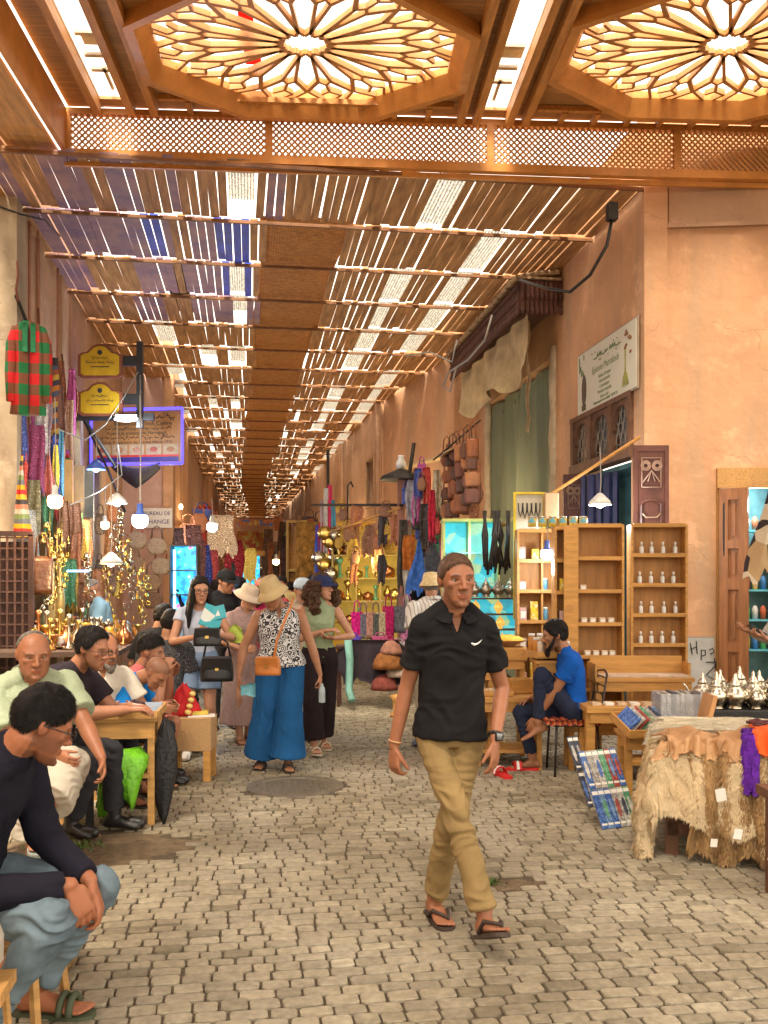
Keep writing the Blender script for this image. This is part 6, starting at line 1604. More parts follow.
# plaques on the bracket
gold = mat('plaque_gold', (.50, .31, .02), .35, .15, 5, .05, metal=.3); pfr = mat('plaque_frame', (.16, .045, .02), .5)
inkb = mat('ink_black', (.02, .02, .02), .6, 0, bump=0)
def plaque(px, py, d, label, seed):
    r = local('street_plaque', at(px, py, d), label, 'sign')
    def outl(k, y): 
        w_, h_ = .32*k, .24*k
        return [V((x*w_, y, z*h_)) for x, z in ((-1, -.85), (-.82, -1), (.82, -1), (1, -.85), (1, .35), (.82, .5), (.6, .55), (.35, .9), (.12, 1.02), (-.12, 1.02), (-.35, .9), (-.6, .55), (-.82, .5), (-1, .35))]
    b = MB(); b.prism(outl(1.0, 0), (0, .05, 0)); b.build('frame', pfr, r); b = MB(); b.prism(outl(.86, -.006), (0, .0055, 0)); b.build('plate', gold, r)
    b = MB(); b.lathe([(.001, -.004), (.035, -.004), (.035, .0), (.001, 0)], (0, -.012, .12), 16, Matrix.Rotation(PI/2, 3, 'X')); b.build('emblem', inkb, r)
    b = MB(); scribble(b, -.12, .12, .035, .03, .0035, seed, -.010); scribble(b, -.2, .2, -.03, .032, .0035, seed+1, -.010); b.box((0, -.009, -.085), (.26, .004, .012)); b.build('lettering', inkb, r); return r
plaque(100, 361, 13.6, 'upper gold plaque in a dark wavy frame on the black bracket', 11)
plaque(100, 399, 13.6, 'lower gold plaque in a dark wavy frame on the black bracket', 21)
br = local('sign_bracket', at(140, 385, 13.7), 'black square steel bracket carrying the two gold plaques', 'bracket')
s_ = 13.7/950
b = MB(); b.box((0, 0, 0), (.085, .085, 86*s_)); b.build('post', black, br)
for zpx in (361-385, 399-385): b = MB(); b.box((-10*s_, .002, -zpx*s_), (20*s_, .06, 10*s_)); b.build('arm', black, br)
b = MB(); b.box((-27*s_, .005, -32*s_), (82*s_, .07, 7*s_)); b.tube([(-55*s_, 0, -35*s_), (-25*s_, .02, -82*s_)], .025, 6); b.build('wall_arm', black, br)
tl = local('tube_lamp', at(126, 419, 13.5), 'short glowing white tube lamp under the lower gold plaque', 'lamp'); b = MB(); b.ell((0, 0, 0), (.17, .05, .04)); b.build('tube', led_w, tl, True); b = MB(); b.box((0, .02, .045), (.3, .06, .03)); b.build('housing', white, tl); plight(at(126, 424, 13.3), (.8, .92, 1), 12, .08)
# blue framed sign
d = 14.6; s_ = d/950
bs_ = local('menu_sign', at(137.5, 437, d), 'ochre printed sign with glowing blue tube frame hanging on the left', 'sign', rz=-.12); W_, H_ = 92*s_, 52*s_
b = MB(); b.box((0, 0, 0), (W_, .06, H_)); b.build('panel', mat('sign_ochre', (.34, .16, .04), .5, .2, 3), bs_)
b = MB()
b.tube([(-W_/2-.02, -.04, -H_/2-.02), (W_/2+.02, -.04, -H_/2-.02)], .022, 6); b.tube([(W_/2+.02, -.04, -H_/2-.02), (W_/2+.02, -.04, H_/2+.02)], .022, 6); b.tube([(W_/2+.02, -.04, H_/2+.02), (-W_/2-.02, -.04, H_/2+.02)], .022, 6); b.tube([(-W_/2-.02, -.04, H_/2+.02), (-W_/2-.02, -.04, -H_/2-.02)], .022, 6)
b.build('light_tube', led_b, bs_, True)
b = MB(); b.box((0, -.033, -H_/2+.05), (W_*.94, .006, .07)); b.build('blue_band', mat('band_navy', (.03, .02, .14), .5), bs_)
b = MB(); b.box((0, -.033, -H_/2+.105), (W_*.94, .006, .03)); b.build('red_band', mat('band_red', (.5, .03, .02), .5), bs_)
b = MB(); scribble(b, -.2, .6, .28, .07, .008, 31, -.036); scribble(b, -.55, .55, .12, .05, .006, 32, -.036); scribble(b, -.6, .6, -.02, .045, .006, 33, -.036); b.build('lettering', inkb, bs_)
textm('lettering', 'Bienvenue au Souk Cuisine', .085, inkb, bs_, (.1, -.034, .20)); textm('lettering', 'Poterie et artisanat de Marrakech', .07, inkb, bs_, (.0, -.034, .055)); textm('lettering', 'Art et Preparation de Cuisine depuis 1976', .066, inkb, bs_, (.0, -.034, -.085))
for i in range(5):
    x = -.54+.27*i; b = MB(); b.box((x, -.033, -.20), (.24, .006, .16)); q_ = b.build('picture', mat('pic_cream', (.38, .28, .14), .6, .2, 20), bs_)
    b = MB(); b.ell((x, -.036, -.20), (.06, .004, .04)); b.build('dish', mat('dish_%d' % (i % 3), [(.35, .08, .04), (.3, .14, .05), (.4, .2, .1)][i % 3], .6), q_, True)
plight(at(137, 475, 14.2), (.35, .3, 1), 8, .3)
# lamp fitting and cables left
cable('pale cable looping from the rail under the gold plaques', [at(48, 418, 11.5), at(60, 430, 11.8), at(85, 440, 12.5), at(105, 425, 13), at(125, 395, 13.4), at(138, 372, 13.6)], .010)
cable('pale hanging cable beside the black bracket', [at(140, 375, 13.4), at(141, 430, 13.2), at(140, 500, 12.5)], .009)
cable('pale cable crossing behind the pendant lamps', [at(70, 505, 11), at(100, 492, 11.5), at(122, 475, 12.5), at(118, 445, 13)], .009)
cable('dark cable sagging across the top of the left wall', [at(-5, 205, 10.3), at(20, 214, 10.4), at(45, 220, 10.8), at(60, 236, 11.5)], .01)
cable('dark diagonal stay running down behind the blue framed sign', [at(80, 412, 13.8), at(108, 470, 13.8), at(125, 512, 13.8)], .02)
mb = MB(); mb.sheet([[at(112+48*i/10, 462+6*math.sin(i*.3)+j*5*(1-abs(i-5)/7), 14.4+.3*j) for j in range(5)] for i in range(11)], .02); small('shade_net', 'dark bundled shade net below the blue framed sign', 'net', mb, mat('net_dark', (.06, .05, .05), .9, .5, 30, .5), smooth=True)
mb = MB(); mb.sheet([[at(-6+28*i/8, 132+j*9+8*math.sin(i*.8), 10.0+.1*j) for j in range(6)] for i in range(9)], .02); small('rag', 'brown rag hanging at the top of the left wall', 'rag', mb, mat('rag_brown', (.16, .07, .04), .9, .3, 8), smooth=True)
# exchange sign and straw bags on the pale pink house end
es = local('exchange_sign', at(157, 517, 19.25), 'white sign reading BUREAU DE CHANGE on the pale pink house end', 'sign'); s_ = 19.6/950
b = MB(); b.box((0, 0, -.02), (.62, .03, .40)); b.build('panel', white, es)
nv_ = mat('ink_navy', (.02, .03, .16), .5, 0, bump=0); textm('lettering', 'BUREAU DE', .105, nv_, es, (0, -.018, .07)); textm('lettering', 'CHANGE', .125, nv_, es, (0, -.018, -.10))
sw_ = [((.52, .38, .20), 'cream straw'), ((.42, .26, .12), 'tan straw'), ((.30, .17, .08), 'brown straw')]
for i, (px, py, c, st, lab) in enumerate(((137, 532, 0, (.55, .10, .03), 'cream straw basket with orange handles under the exchange sign'), (157, 538, 0, (.20, .10, .05), 'cream straw basket with a brown buckle under the exchange sign'), (161, 558, 0, (.35, .1, .05), 'round cream basket with red flowers below the buckled basket'), (134, 556, 1, (.3, .2, .1), 'tan straw basket below the orange-handled one'), (152, 574, 1, (.3, .2, .1), 'tan straw hat basket below the round flowered one'), (153, 592, 2, (.2, .1, .05), 'brown straw basket lowest on the pink wall'), (124, 545, 1, (.3, .15, .06), 'tan basket nearest the stall lamps on the pink wall'))):
    bag(at(px, py, 15.6), .33, .27, mat('straw_%d' % c, sw_[c][0], .85, .25, 30, .5, 90), lab, mat('strp_%d' % i, st, .6), 'straw_basket', round_=True, cat='basket', sl=.20, t=.12)
# brass stall: shelves, hanging rings, table
stt = empty('brass_stall', (-2.0, 11.2, 0), 0, 'low display table crowded with brass ware behind the seated men', 'table')
b = MB(); b.box((0, 0, .93), (1.5, 3.4, .05)); b.build('tabletop', mat('table_cloth_dark', (.10, .06, .04), .8), stt)
for x in (-.68, .68):
    for y in (-1.6, 1.6): b = MB(); b.box((x, y, .45), (.06, .06, .9)); b.build('leg', dark, stt)
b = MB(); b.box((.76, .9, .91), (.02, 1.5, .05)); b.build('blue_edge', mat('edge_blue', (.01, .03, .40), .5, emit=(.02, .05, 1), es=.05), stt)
kinds = [([(.001, 0), (.05, 0), (.02, .03), (.015, .12), (.06, .17), (.07, .20), (.001, .2)], 'brass goblet'), ([(.001, 0), (.06, 0), (.08, .05), (.07, .11), (.03, .14), (.02, .2), (.03, .22), (.001, .22)], 'brass jug'), ([(.001, 0), (.045, 0), (.05, .02), (.015, .04), (.012, .26), (.03, .30), (.001, .31)], 'brass candlestick'), ([(.001, 0), (.10, .01), (.12, .035), (.11, .04), (.001, .03)], 'brass dish'), ([(.001, 0), (.05, 0), (.055, .1), (.03, .13), (.03, .16), (.001, .16)], 'amber bottle')]
kms = [brass, silver, MATS['copper'], mat('gold_glass', (.55, .35, .05), .15, .3, 9, metal=.4), orange_j, mat('red_white_pack', (.6, .03, .03), .4, 0, pal=(26, [(.6, .02, .02), (.65, .6, .55)]))]
protos = []
for prof, n_ in kinds:
    mb = MB(); mb.lathe(prof, n=12); protos.append((mb.v, mb.f, n_))
meshes = {}
for i in range(110):
    k = G.randrange(5); km = G.randrange(6 if k == 4 else 4)
    key = (k, km)
    if key not in meshes:
        b = MB(); b.add(protos[k][0], protos[k][1]); meshes[key] = b.mesh(protos[k][2].replace(' ', '_'), kms[km], True)
    o = bpy.data.objects.new(protos[k][2].replace(' ', '_') if km in (0, 3) else protos[k][2].split()[1], meshes[key]); COL.objects.link(o)
    y = 9.62+3.1*(i/110)+G.uniform(0, .1); x = G.uniform(-2.65, -1.32); o.location = (x, y, .955); s = G.uniform(.7, 1.35); o.scale = (s, s, s); o.rotation_euler = (0, 0, G.uniform(0, 6))
    mname = ['brass', 'silver', 'copper', 'dark gold', 'amber', 'red and white'][km]; tag(o, '%s %s on the crowded display table behind the seated men' % (mname, protos[k][2].split()[1]), protos[k][2].split()[1], '%s %ss on the crowded table' % (mname, protos[k][2].split()[1]))
# strings of brass rings, bells, chains
for i, (px, py, d, n_, m_, w_) in enumerate(((50, 525, 10.2, 16, brass, .10), (57, 540, 10.4, 14, brass, .12), (62, 530, 10.6, 14, mat('brass_bright', (.85, .65, .15), .25, .2, metal=1), .10), (46, 560, 10.0, 10, silver, .08), (118, 510, 12.0, 14, silver, .10), (124, 540, 12.2, 14, brass, .12), (131, 560, 12.4, 12, silver, .10), (138, 585, 12.5, 10, brass, .12), (108, 560, 11.4, 12, brass, .1), (144, 570, 12.6, 12, MATS['brass_bright'] if 'brass_bright' in MATS else brass, .10), (90, 555, 10.8, 9, silver, .08))):
    mb = MB(); c = at(px, py, d); z = 0
    mb.tube([(0, 0, .15), (0, 0, -.055*n_)], .004, 4)
    for j in range(n_):
        r_ = G.uniform(.022, .05); q_ = V((G.uniform(-w_, w_)*.7, G.uniform(-.04, .04), -.055*j)); a0 = G.uniform(0, 3)
        if j % 3: mb.tube([q_+V((r_*math.cos(t)*math.cos(a0), r_*math.cos(t)*math.sin(a0), r_*math.sin(t))) for t in [2*PI*u/10 for u in range(11)]], .008, 5)
        else: mb.lathe([(.001, .03), (.012, .03), (.03, -.01), (.034, -.03), (.001, -.028)], q_, 8)
    o = mb.build('ring_string', m_, None, True); o.location = c; tag(o, 'string of %s rings and bells hanging %s' % ('silver' if m_ is silver else 'brass', ['nearest the warm bulb', 'right of the warm bulb', 'beside the gilt column', 'over the gate top', 'below the grey cone lamp', 'left of the straw baskets', 'in front of the straw baskets', 'lowest by the brass table end', 'beside the low white cone lamp', 'before the lowest straw basket', 'left of the stallholder'][i]), 'ornament')
for i, (px, py, h_, c, lab) in enumerate(((44, 640, .5, (.10, .10, .05), 'dark olive tall bottle on the brass table'), (53, 560, .9, (.55, .42, .2), 'pale horn shaped ornament'), (60, 575, 1.0, (.45, .32, .12), 'gilt slender floor lamp stem'))):
    pp = at(px, py, 10.6); mb = MB(); mb.lathe([(.001, 0), (.05, 0), (.055, h_*.5), (.02, h_*.8), (.02, h_), (.001, h_)], n=12); o = mb.build('tall_ornament', mat('orn_%d' % i, c, .3, .2, metal=.4), None, True); o.location = (pp.x, pp.y, .955); tag(o, lab+' behind the seated men', 'ornament')
bag(at(42, 556, 9.9), .22, .40, mat('leather_shiny', (.12, .045, .018), .25, .3, 6, .5, 20, spec=.6), 'shiny crumpled brown leather bag hanging left of the brass rings', rz=.5, sl=.25)
for i, px in enumerate((69, 79, 88)):
    q_ = at(px, 583, 12.2+i*.6); mb = MB(); mb.box((q_.x, q_.y, 1.6), (.10+.03*i, .10, 3.2)); small('stall_post', ['ochre wooden post right of the warm bulb', 'narrow pale post behind the brass rings', 'grey steel post beside the stallholder'][i], 'post', mb, [mat('post_ochre', (.50, .28, .09), .6), pl_wh, mat('post_grey', (.18, .20, .19), .4)][i])
mb = MB(); q_ = at(78, 571, 10.5); mb.box((q_.x, q_.y, q_.z), (.22, .08, .02)); small('wall_light', 'flat pale blue glowing strip over the brass table', 'lamp', mb, led_lb)
# blue lit kiosk
kd = 13.8; s_ = kd/950; k0 = at(185, 583, kd)
kk = local('lit_kiosk', V((k0.x, k0.y, 0)), 'tall display case glowing blue behind the young woman with the leaflet', 'display case')
bluew = mat('kiosk_glow', (.02, .25, .6), .4, 0, 1, 0, emit=(.05, .5, 1), es=.55)
nt = bluew.node_tree; bs = nt.nodes['Principled BSDF']; tc = _n(nt, 'ShaderNodeTexCoord'); nzz = _n(nt, 'ShaderNodeTexNoise', Scale=9.0, Detail=3); nt.links.new(tc.outputs['Object'], nzz.inputs['Vector']); rp = _n(nt, 'ShaderNodeValToRGB'); el = rp.color_ramp.elements
el[0].position = .38; el[0].color = (.0, .05, .35, 1); el[1].position = .62; el[1].color = (.05, .75, 1, 1); e = el.new(.68); e.color = (.7, .05, .12, 1); nt.links.new(nzz.outputs[0], rp.inputs[0]); nt.links.new(rp.outputs[0], bs.inputs['Emission Color'])
b = MB(); b.box((0, .1, 1.45), (.34, .02, 1.4)); b.build('lit_back', bluew, kk)
b = MB(); [b.box((x, 0, 1.1), (.02, .25, 2.15)) for x in (-.19, .19)]; [b.box((0, 0, z), (.358, .25, .02)) for z in (.72, 1.1, 1.45, 1.8, 2.16)]; b.build('frame', black, kk)
b = MB(); b.box((-.13, -.1, 1.45), (.035, .02, 1.3)); b.build('light_tube', led_lb, kk); plight(at(190, 575, 13.2), (.2, .6, 1), 10, .2)
# far left goods
fl = [(205, 545, 16.5, .25, 1.0, (.03, .06, .35), 'blue and white printed dress'), (213, 550, 16.8, .22, .9, (.5, .06, .04), 'red printed dress'), (200, 540, 16.2, .2, .9, (.2, .07, .05), 'dark brown hanging bag'), (235, 540, 22, .45, 1.2, (.30, .01, .03), 'dark red jacket on a stand'), (233, 562, 22, .5, .9, (.02, .06, .07), 'black skirt below the dark red jacket'), (194, 525, 15.5, .3, .8, (.13, .05, .03), 'brown rug hanging beside the kiosk'), (179, 528, 15.6, .22, .8, (.08, .04, .03), 'dark carpet hanging left of the kiosk'), (222, 515, 19, .6, .8, (.30, .22, .14), 'tan awning cloth above the dresses'), (250, 548, 34, .5, 1.2, (.5, .4, .1), 'mustard robe far down the lane')]
for i, (px, py, d, w_, h_, c, n_) in enumerate(fl): cloth_hang(at(px, py, d), w_, h_, bl_pattern('fl_%d' % i, c, tuple(min(1, k*2.5+.1) for k in c), 12, .75), '%s hanging on the left side of the lane' % n_, 'garment', 'garment', shape=2 if i == 4 else 0)
ff = local('lit_stall', V((at(247, 583, 38).x, at(247, 583, 38).y, 0)), 'small blue lit stall at the far end of the lane', 'stall'); b = MB(); b.box((0, 0, 1.6), (1.0, .1, 2.2)); b.build('lit_back', bluew, ff); b = MB(); b.box((0, -.1, 2.8), (1.5, .3, .2)); b.build('lintel', pine, ff)
fs = local('far_sign', at(252, 541, 44), 'orange lettered banner over the far end of the lane', 'banner'); b = MB(); b.box((0, 0, 0), (1.9, .05, .9)); b.build('cloth', mat('banner_orange', (.60, .20, .03), .7, .3, 2, pal=(6, [(.6, .2, .03), (.6, .4, .1), (.5, .08, .03)])), fs)
fb = local('far_string', at(258, 523, 38), 'row of coloured pennants strung across the far end of the lane', 'pennants'); b = MB(); [b.box((-1.3+i*.2, 0, .01*(i % 3)), (.16, .02, .22)) for i in range(14)]; b.tube([(-1.5, 0, .12), (1.5, 0, .12)], .01, 4); b.build('flags', mat('pennant', (.5, .2, .1), .7, 0, pal=(3, [(.5, .15, .05), (.1, .15, .4), (.5, .3, .1)])), fb)
for i, (px, d) in enumerate(((285, 30), (296, 26), (303, 22), (310, 20), (268, 40), (290, 24), (306, 19))):
    cloth_hang(at(px, 522+i % 3*7, d), .5, 1.8, twill('dk_%d' % i, [(.06, .04, .03), (.12, .05, .03), (.05, .07, .06), (.16, .10, .05), (.2, .1, .05), (.08, .05, .05), (.25, .13, .03)][i], var=.6, scale=8), 'dark %s hanging goods by the far right shops' % ['umber', 'rust', 'sea green', 'olive', 'ginger', 'plum', 'amber'][i], 'garment', 'garment')
yf = local('yellow_cabinet', V((at(297, 583, 21).x, at(297, 583, 21).y, 0)), 'tall yellow framed cabinet on the far right behind the pale blue cap', 'cabinet'); b = MB(); [b.box((x, 0, 1.9), (.06, .3, 2.2)) for x in (-.2, .2)]; [b.box((0, 0, z), (.34, .3, .06)) for z in (.85, 1.9, 2.97)]; b.build('frame', mat('cab_yellow', (.35, .20, .02), .5, emit=(1, .6, .05), es=.0), yf); b = MB(); b.box((0, .12, 1.9), (.34, .02, 2.0)); b.build('back_panel', pine, yf)
# ---- work table, stools, bags
tw = local('work_table', V((ground(122, 828).x, ground(122, 828).y+.25, 0)), 'small rough pine work table with one black leg beside the seated men', 'table', rz=.12)
WP = mat('work_pine', (.48, .26, .08), .6, .25, 4, .2, 30, stretch=(1, 6, 6))
b = MB(); b.box((0, 0, .715), (.46, .50, .035), None, 1, .003); b.build('tabletop', WP, tw); b = MB(); b.box((0, -.22, .64), (.40, .02, .11)); b.box((.205, 0, .64), (.02, .42, .11)); b.box((-.205, 0, .64), (.02, .42, .11)); b.build('apron', WP, tw)
b = MB(); b.box((0, -.251, .745), (.47, .02, .05)); b.box((.235, 0, .745), (.02, .48, .05)); b.build('rim', WP, tw)
for i, (sx, sy) in enumerate(((-1, -1), (1, -1), (-1, 1), (1, 1))): b = MB(); b.box((sx*.19-(.02 if i == 0 else 0), sy*.20, .35), (.045, .045, .70)); q_ = b.build('leg', black if i == 0 else WP, tw); 
b = MB(); b.box((0, -.05, .34), (.36, .4, .03)); b.build('shelf_board', WP, tw)
TWm = lambda x, y, z: tw.location+Matrix.Rotation(-TH+.12, 3, 'Z') @ V((x, y, z))
o = heap(TWm(-.12, 0, .7335), .12, .14, .07, mat('scraps', (.35, .26, .18), .8, .5, 30, .8, 40, pal=(60, [(.4, .3, .2), (.1, .1, .12), (.3, .12, .06), (.5, .45, .38)])), 'heap of leather scraps on the left of the work table', 'scraps', 'scraps', seed=3)
heap(TWm(.06, -.03, .7335), .09, .12, .08, mat('dark_bag', (.06, .03, .025), .4, .4, 9, .5), 'dark folded leather purse on the work table', 'purse', 'purse', seed=4)
boxat(TWm(.14, .02, .7335), (.16, .22, .015), mat('slate_cloth', (.25, .30, .38), .7), 'pale blue grey folder lying on the work table', 'folder', tilt=.35, name='folder')
def limp(pts, w_, m, label, cat, name, thick=.03):
    mb = MB(); rings = []
    for i, (p_, ww) in enumerate(zip(pts, w_)): rings.append([V(p_)+V((ww*math.cos(t)*(1+.3*math.sin(3*t+i)), thick*math.sin(t)*(1+.4*math.sin(5*t+i*2)), .01*math.sin(4*t+i))) for t in [2*PI*k/20 for k in range(20)]])
    mb.loft(rings); return small(name, label, cat, mb, m, smooth=True)
limp([TWm(.27, -.16, z) for z in (.70, .62, .50, .35, .2, .06, .0)], (.015, .05, .07, .075, .06, .03, .008), mat('umbrella_black', (.012, .012, .014), .5, .2, 9, .4), 'closed black umbrella hanging from the corner of the work table', 'umbrella', 'umbrella', .06)
limp([TWm(-.02+.02*i, -.24, z) for i, z in enumerate((.52, .47, .40, .32, .22, .14))], (.12, .14, .12, .08, .05, .01), mat('bag_green', (.16, .50, .02), .35, .2, 7, .5), 'bright green plastic bag bulging under the work table', 'plastic bag', 'plastic_bag', .09)
limp([TWm(-.16, .0, z) for z in (.30, .2, .1, .02)], (.02, .04, .04, .03), MATS['bag_green'], 'small green plastic bottle bag on the ground under the work table', 'plastic bag', 'plastic_bag', .03)
heap(TWm(.03, -.06, .356), .10, .12, .10, mat('leather_pouch', (.25, .10, .06), .5, .4, 9, .4), 'brown pouch on the lower shelf of the work table', 'pouch', 'pouch', seed=7)
def stool(p_, h, w_, m, label, cat='stool', rz=0, topm=None):
    r = local('stool', V((p_.x, p_.y, 0)), label, cat, None, rz)
    b = MB(); b.box((0, 0, h-.02), (w_, w_, .04), None, 1, .006); b.build('seat', topm or m, r)
    for sx in (-1, 1):
        for sy in (-1, 1): b = MB(); b.tube([(sx*w_*.36, sy*w_*.36, h-.04), (sx*w_*.46, sy*w_*.46, 0)], .02, 6); b.build('leg', m, r)
    return r
bx = ground(191, 783); r = local('box_stool', V((bx.x, bx.y+.18, 0)), 'wooden box on short legs with red cloth on top in the lane', 'box')
OSB = mat('chipboard', (.45, .27, .12), .8, .15, 60, .15, 90)
b = MB(); b.box((0, 0, .385), (.36, .30, .27), None, 1, .004); b.build('crate', OSB, r)
for sx in (-1, 1):
    for sy in (-1, 1): b = MB(); b.box((sx*.145, sy*.12, .125), (.055, .055, .25)); b.build('leg', pine, r)
bxl = lambda x, y, z: r.location+Matrix.Rotation(-TH, 3, 'Z') @ V((x, y, z))
o = limp([bxl(-.07, 0, z) for z in (.5205, .54, .60, .68, .74, .78)], (.13, .12, .10, .07, .05, .02), redp, 'folded bright red velvet caps piled on the wooden box', 'caps', 'red_caps', .07)
for i in range(4): mb = MB(); mb.ell((0, 0, 0), (.028, .028, .022)); o = mb.build('bead', mat('bead_gold', (.7, .5, .15), .4), None, True); o.location = bxl(-.02+.012*i, -.075, .56+.05*i); tag(o, 'round yellow ornament stitched to the red caps', 'ornament', 'yellow ornaments on the red caps')
boxat(bxl(.08, -.02, .5205), (.22, .16, .008), paper, 'white printed sheet lying on the wooden box', 'paper', name='paper_sheet', rz=.2)
boxat(bxl(.06, .03, .5295), (.13, .10, .03), mat('packet_lemon', (.65, .5, .08), .5), 'yellow packet on the sheet on the wooden box', 'packet', name='packet', rz=.1)
bst = stool(ground(166, 752)+V((0, .15, 0)), .45, .34, mat('plastic_blue', (.01, .06, .50), .35), 'blue plastic stool with a yellow rim under the man seen from behind', topm=mat('plastic_yellow', (.65, .42, .02), .35))
for (px, d, h_, lab) in ((10, 3.5, .42, 'wooden stool under the man in the navy pullover'), (20, 5.6, .40, 'low wooden stool under the bald man in pale green'), (48, 6.3, .44, 'dark wooden stool under the man leaning on the table'), (80, 7.2, .42, 'low stool under the bearded man in white'), (108, 7.45, .42, 'low stool under the bowed man in blue'), (128, 7.8, .35, 'very low stool under the young man in profile')):
    q_ = at(px, 583, d); stool(q_, h_, .34, WP, lab)
# left edge bundle, basket
q_ = at(-14, 583, 3.0); limp([V((q_.x-.06, q_.y, z)) for z in (.36, .42, .5, .58, .66, .70)], (.06, .09, .09, .085, .07, .04), mat('bundle', (.45, .35, .28), .8, .3, 6, pal=(9, [(.40, .32, .28), (.6, .42, .05), (.5, .45, .38), (.15, .55, .05), (.45, .4, .38)])), 'stuffed bundle of pink, yellow and green cloths at the lower left edge', 'bundle', 'bundle', .07)
q_ = at(-14, 583, 3.02); mb = MB(); mb.box((q_.x-.04, q_.y, .33), (.22, .2, .04)); root = small('side_table', 'small wooden side table under the bundle at the lower left edge', 'table', mb, WP)
for sx in (-1, 1):
    for sy in (-1, 1): mb = MB(); mb.tube([(q_.x-.04+sx*.08, q_.y+sy*.07, .31), (q_.x-.04+sx*.10, q_.y+sy*.08, 0)], .014, 6); mb.build('leg', WP, root)
q_ = at(35, 583, 3.95); mb = MB(); mb.lathe([(.001, 0), (.14, 0), (.17, .05), (.17, .16), (.13, .24), (.135, .25), (.12, .25), (.001, .1)], (q_.x, q_.y, 0), 20); small('basket', 'dark wicker basket on the ground behind the legs in pale jeans', 'basket', mb, mat('wicker', (.22, .13, .05), .8, .4, 30, .8, 50), smooth=True)

# CLUTTER: more goods along both sides, groups of look-alikes
pal_ = [((.45, .05, .04), 'red'), ((.05, .08, .30), 'blue'), ((.50, .30, .04), 'mustard'), ((.06, .20, .10), 'green'), ((.32, .12, .05), 'rust'), ((.42, .38, .32), 'cream'), ((.04, .03, .03), 'black'), ((.35, .06, .22), 'magenta'), ((.22, .10, .05), 'brown')]
def clutter(n, pxr, pyr, dr, wr_, hr_, where, kinds=(0, 1), seed=1, cols=range(9), rz=0):
    g = random.Random(seed); base = {}
    for i in range(n):
        t = g.random(); px = pxr[0]+(pxr[1]-pxr[0])*t; d = dr[0]+(dr[1]-dr[0])*t+g.uniform(-.3, .3); py = pyr[0]+(pyr[1]-pyr[0])*g.random(); ci = g.choice(list(cols)); k = g.choice(kinds)
        cc, cn = pal_[ci]; key = (ci, k); p_ = at(px, py, d); s = (g.uniform(.75, 1.2), 1, g.uniform(.75, 1.2))
        if key in base: o = copy_tree(base[key]); o.location = p_; o.rotation_euler = (0, 0, -TH+rz+g.uniform(-.5, .5))
        else:
            m_ = bl_pattern('clut_%d' % ci, cc, tuple(min(1, q*2+.08) for q in cc), 14, .82)
            if k == 0: o = cloth_hang(p_, wr_, hr_, m_, '%s cloth hanging %s' % (cn, where), 'textile', 'hanging_cloth', rz=rz, group='%s cloths hanging %s' % (cn, where))
            elif k == 1: o = bag(p_, wr_*.9, hr_*.45, m_, '%s bag hanging %s' % (cn, where), group='%s bags hanging %s' % (cn, where), rz=rz, sl=hr_*.2, round_=ci % 2 == 0, name='hanging_bag')
            base[key] = o
        o.scale = s
clutter(34, (20, 76), (330, 470), (10.6, 13.4), .13, .75, 'on the left rail', (0,), 3, rz=.35)
clutter(26, (64, 118), (500, 580), (11.5, 14), .16, .55, 'in the brass stall on the left', (0, 1), 4, (2, 4, 8, 6, 3), rz=.4)
clutter(26, (188, 232), (505, 560), (17, 26), .40, .9, 'in the left shops past the kiosk', (0, 1), 5, (0, 1, 4, 8, 6, 8), rz=.6)
clutter(40, (272, 330), (515, 560), (32, 17.5), .5, 1.1, 'in the far right shops', (0, 1), 6, (4, 6, 8, 3, 2, 8), rz=-.6)
clutter(26, (330, 400), (500, 560), (17, 14.6), .22, .5, 'in front of the yellow lit shelves', (0, 1), 7, (2, 4, 8, 6, 8), rz=-.4)
clutter(30, (403, 440), (460, 580), (14.8, 13.8), .16, .55, 'in the stall beside the leather bags', (0, 1), 8, rz=-.3)
clutter(16, (446, 478), (448, 505), (13.8, 12.9), .16, .50, 'among the leather bags by the netted window', (1,), 9, (4, 8, 8), rz=-.3)
# ------------------------------------------------------------------ books, furs, teapots
# small table with flat boxes, slanted discs, leaning magazines
pt = ground(628, 776); r = trestle(V((pt.x, pt.y+.2, 0)), .62, .40, .46, 'low pine box table with flat cases in front of the low counter', .04, pine, legw=.06)
TB = lambda x, y, z: V((pt.x, pt.y+.2, 0))+Q @ V((x, y, z))
tray(TB(-.05, .0, .4605), .46, .30, .06, 'pine tray of white paper packets on the low box table', mat('packets_white', (.55, .52, .52), .5, .2, 9, pal=(9, [(.6, .6, .6), (.5, .42, .45), (.55, .58, .62)])))
disc = [mat('case_%d' % i, c, .25, .2, 12, .05, pal=(65, [c, tuple(min(1, k*1.3+.03) for k in c), tuple(k*.7 for k in c)])) for i, c in enumerate(((.05, .12, .35), (.42, .40, .36), (.30, .06, .05), (.10, .28, .16), (.30, .28, .26), (.04, .05, .08), (.12, .22, .40)))]
pt = at(655, 583, 6.95)
tr = tray(V((pt.x, pt.y, .56)), .55, .36, .06, 'slanted pine tray filled with disc cases beside the sheepskins', None, .15, tilt=.25)
for i in range(14):
    b = MB(); b.box((0, 0, .062), (.014, .24, .12), Matrix.Rotation(.75, 3, 'Y')); o = b.build('disc_case', disc[i % 7]); o.location = tr.location+Matrix.Rotation(-TH+.15, 3, 'Z') @ V((-.22+.034*i, -.02, .02)); o.rotation_euler = (.25, 0, -TH+.15); tag(o, 'disc case filed on edge in the slanted pine tray', 'disc case', 'disc cases in the slanted tray')
trestle(V((pt.x, pt.y+.03, 0)), .5, .34, .53, 'hidden pine trestle under the slanted tray of disc cases', .03, pine)
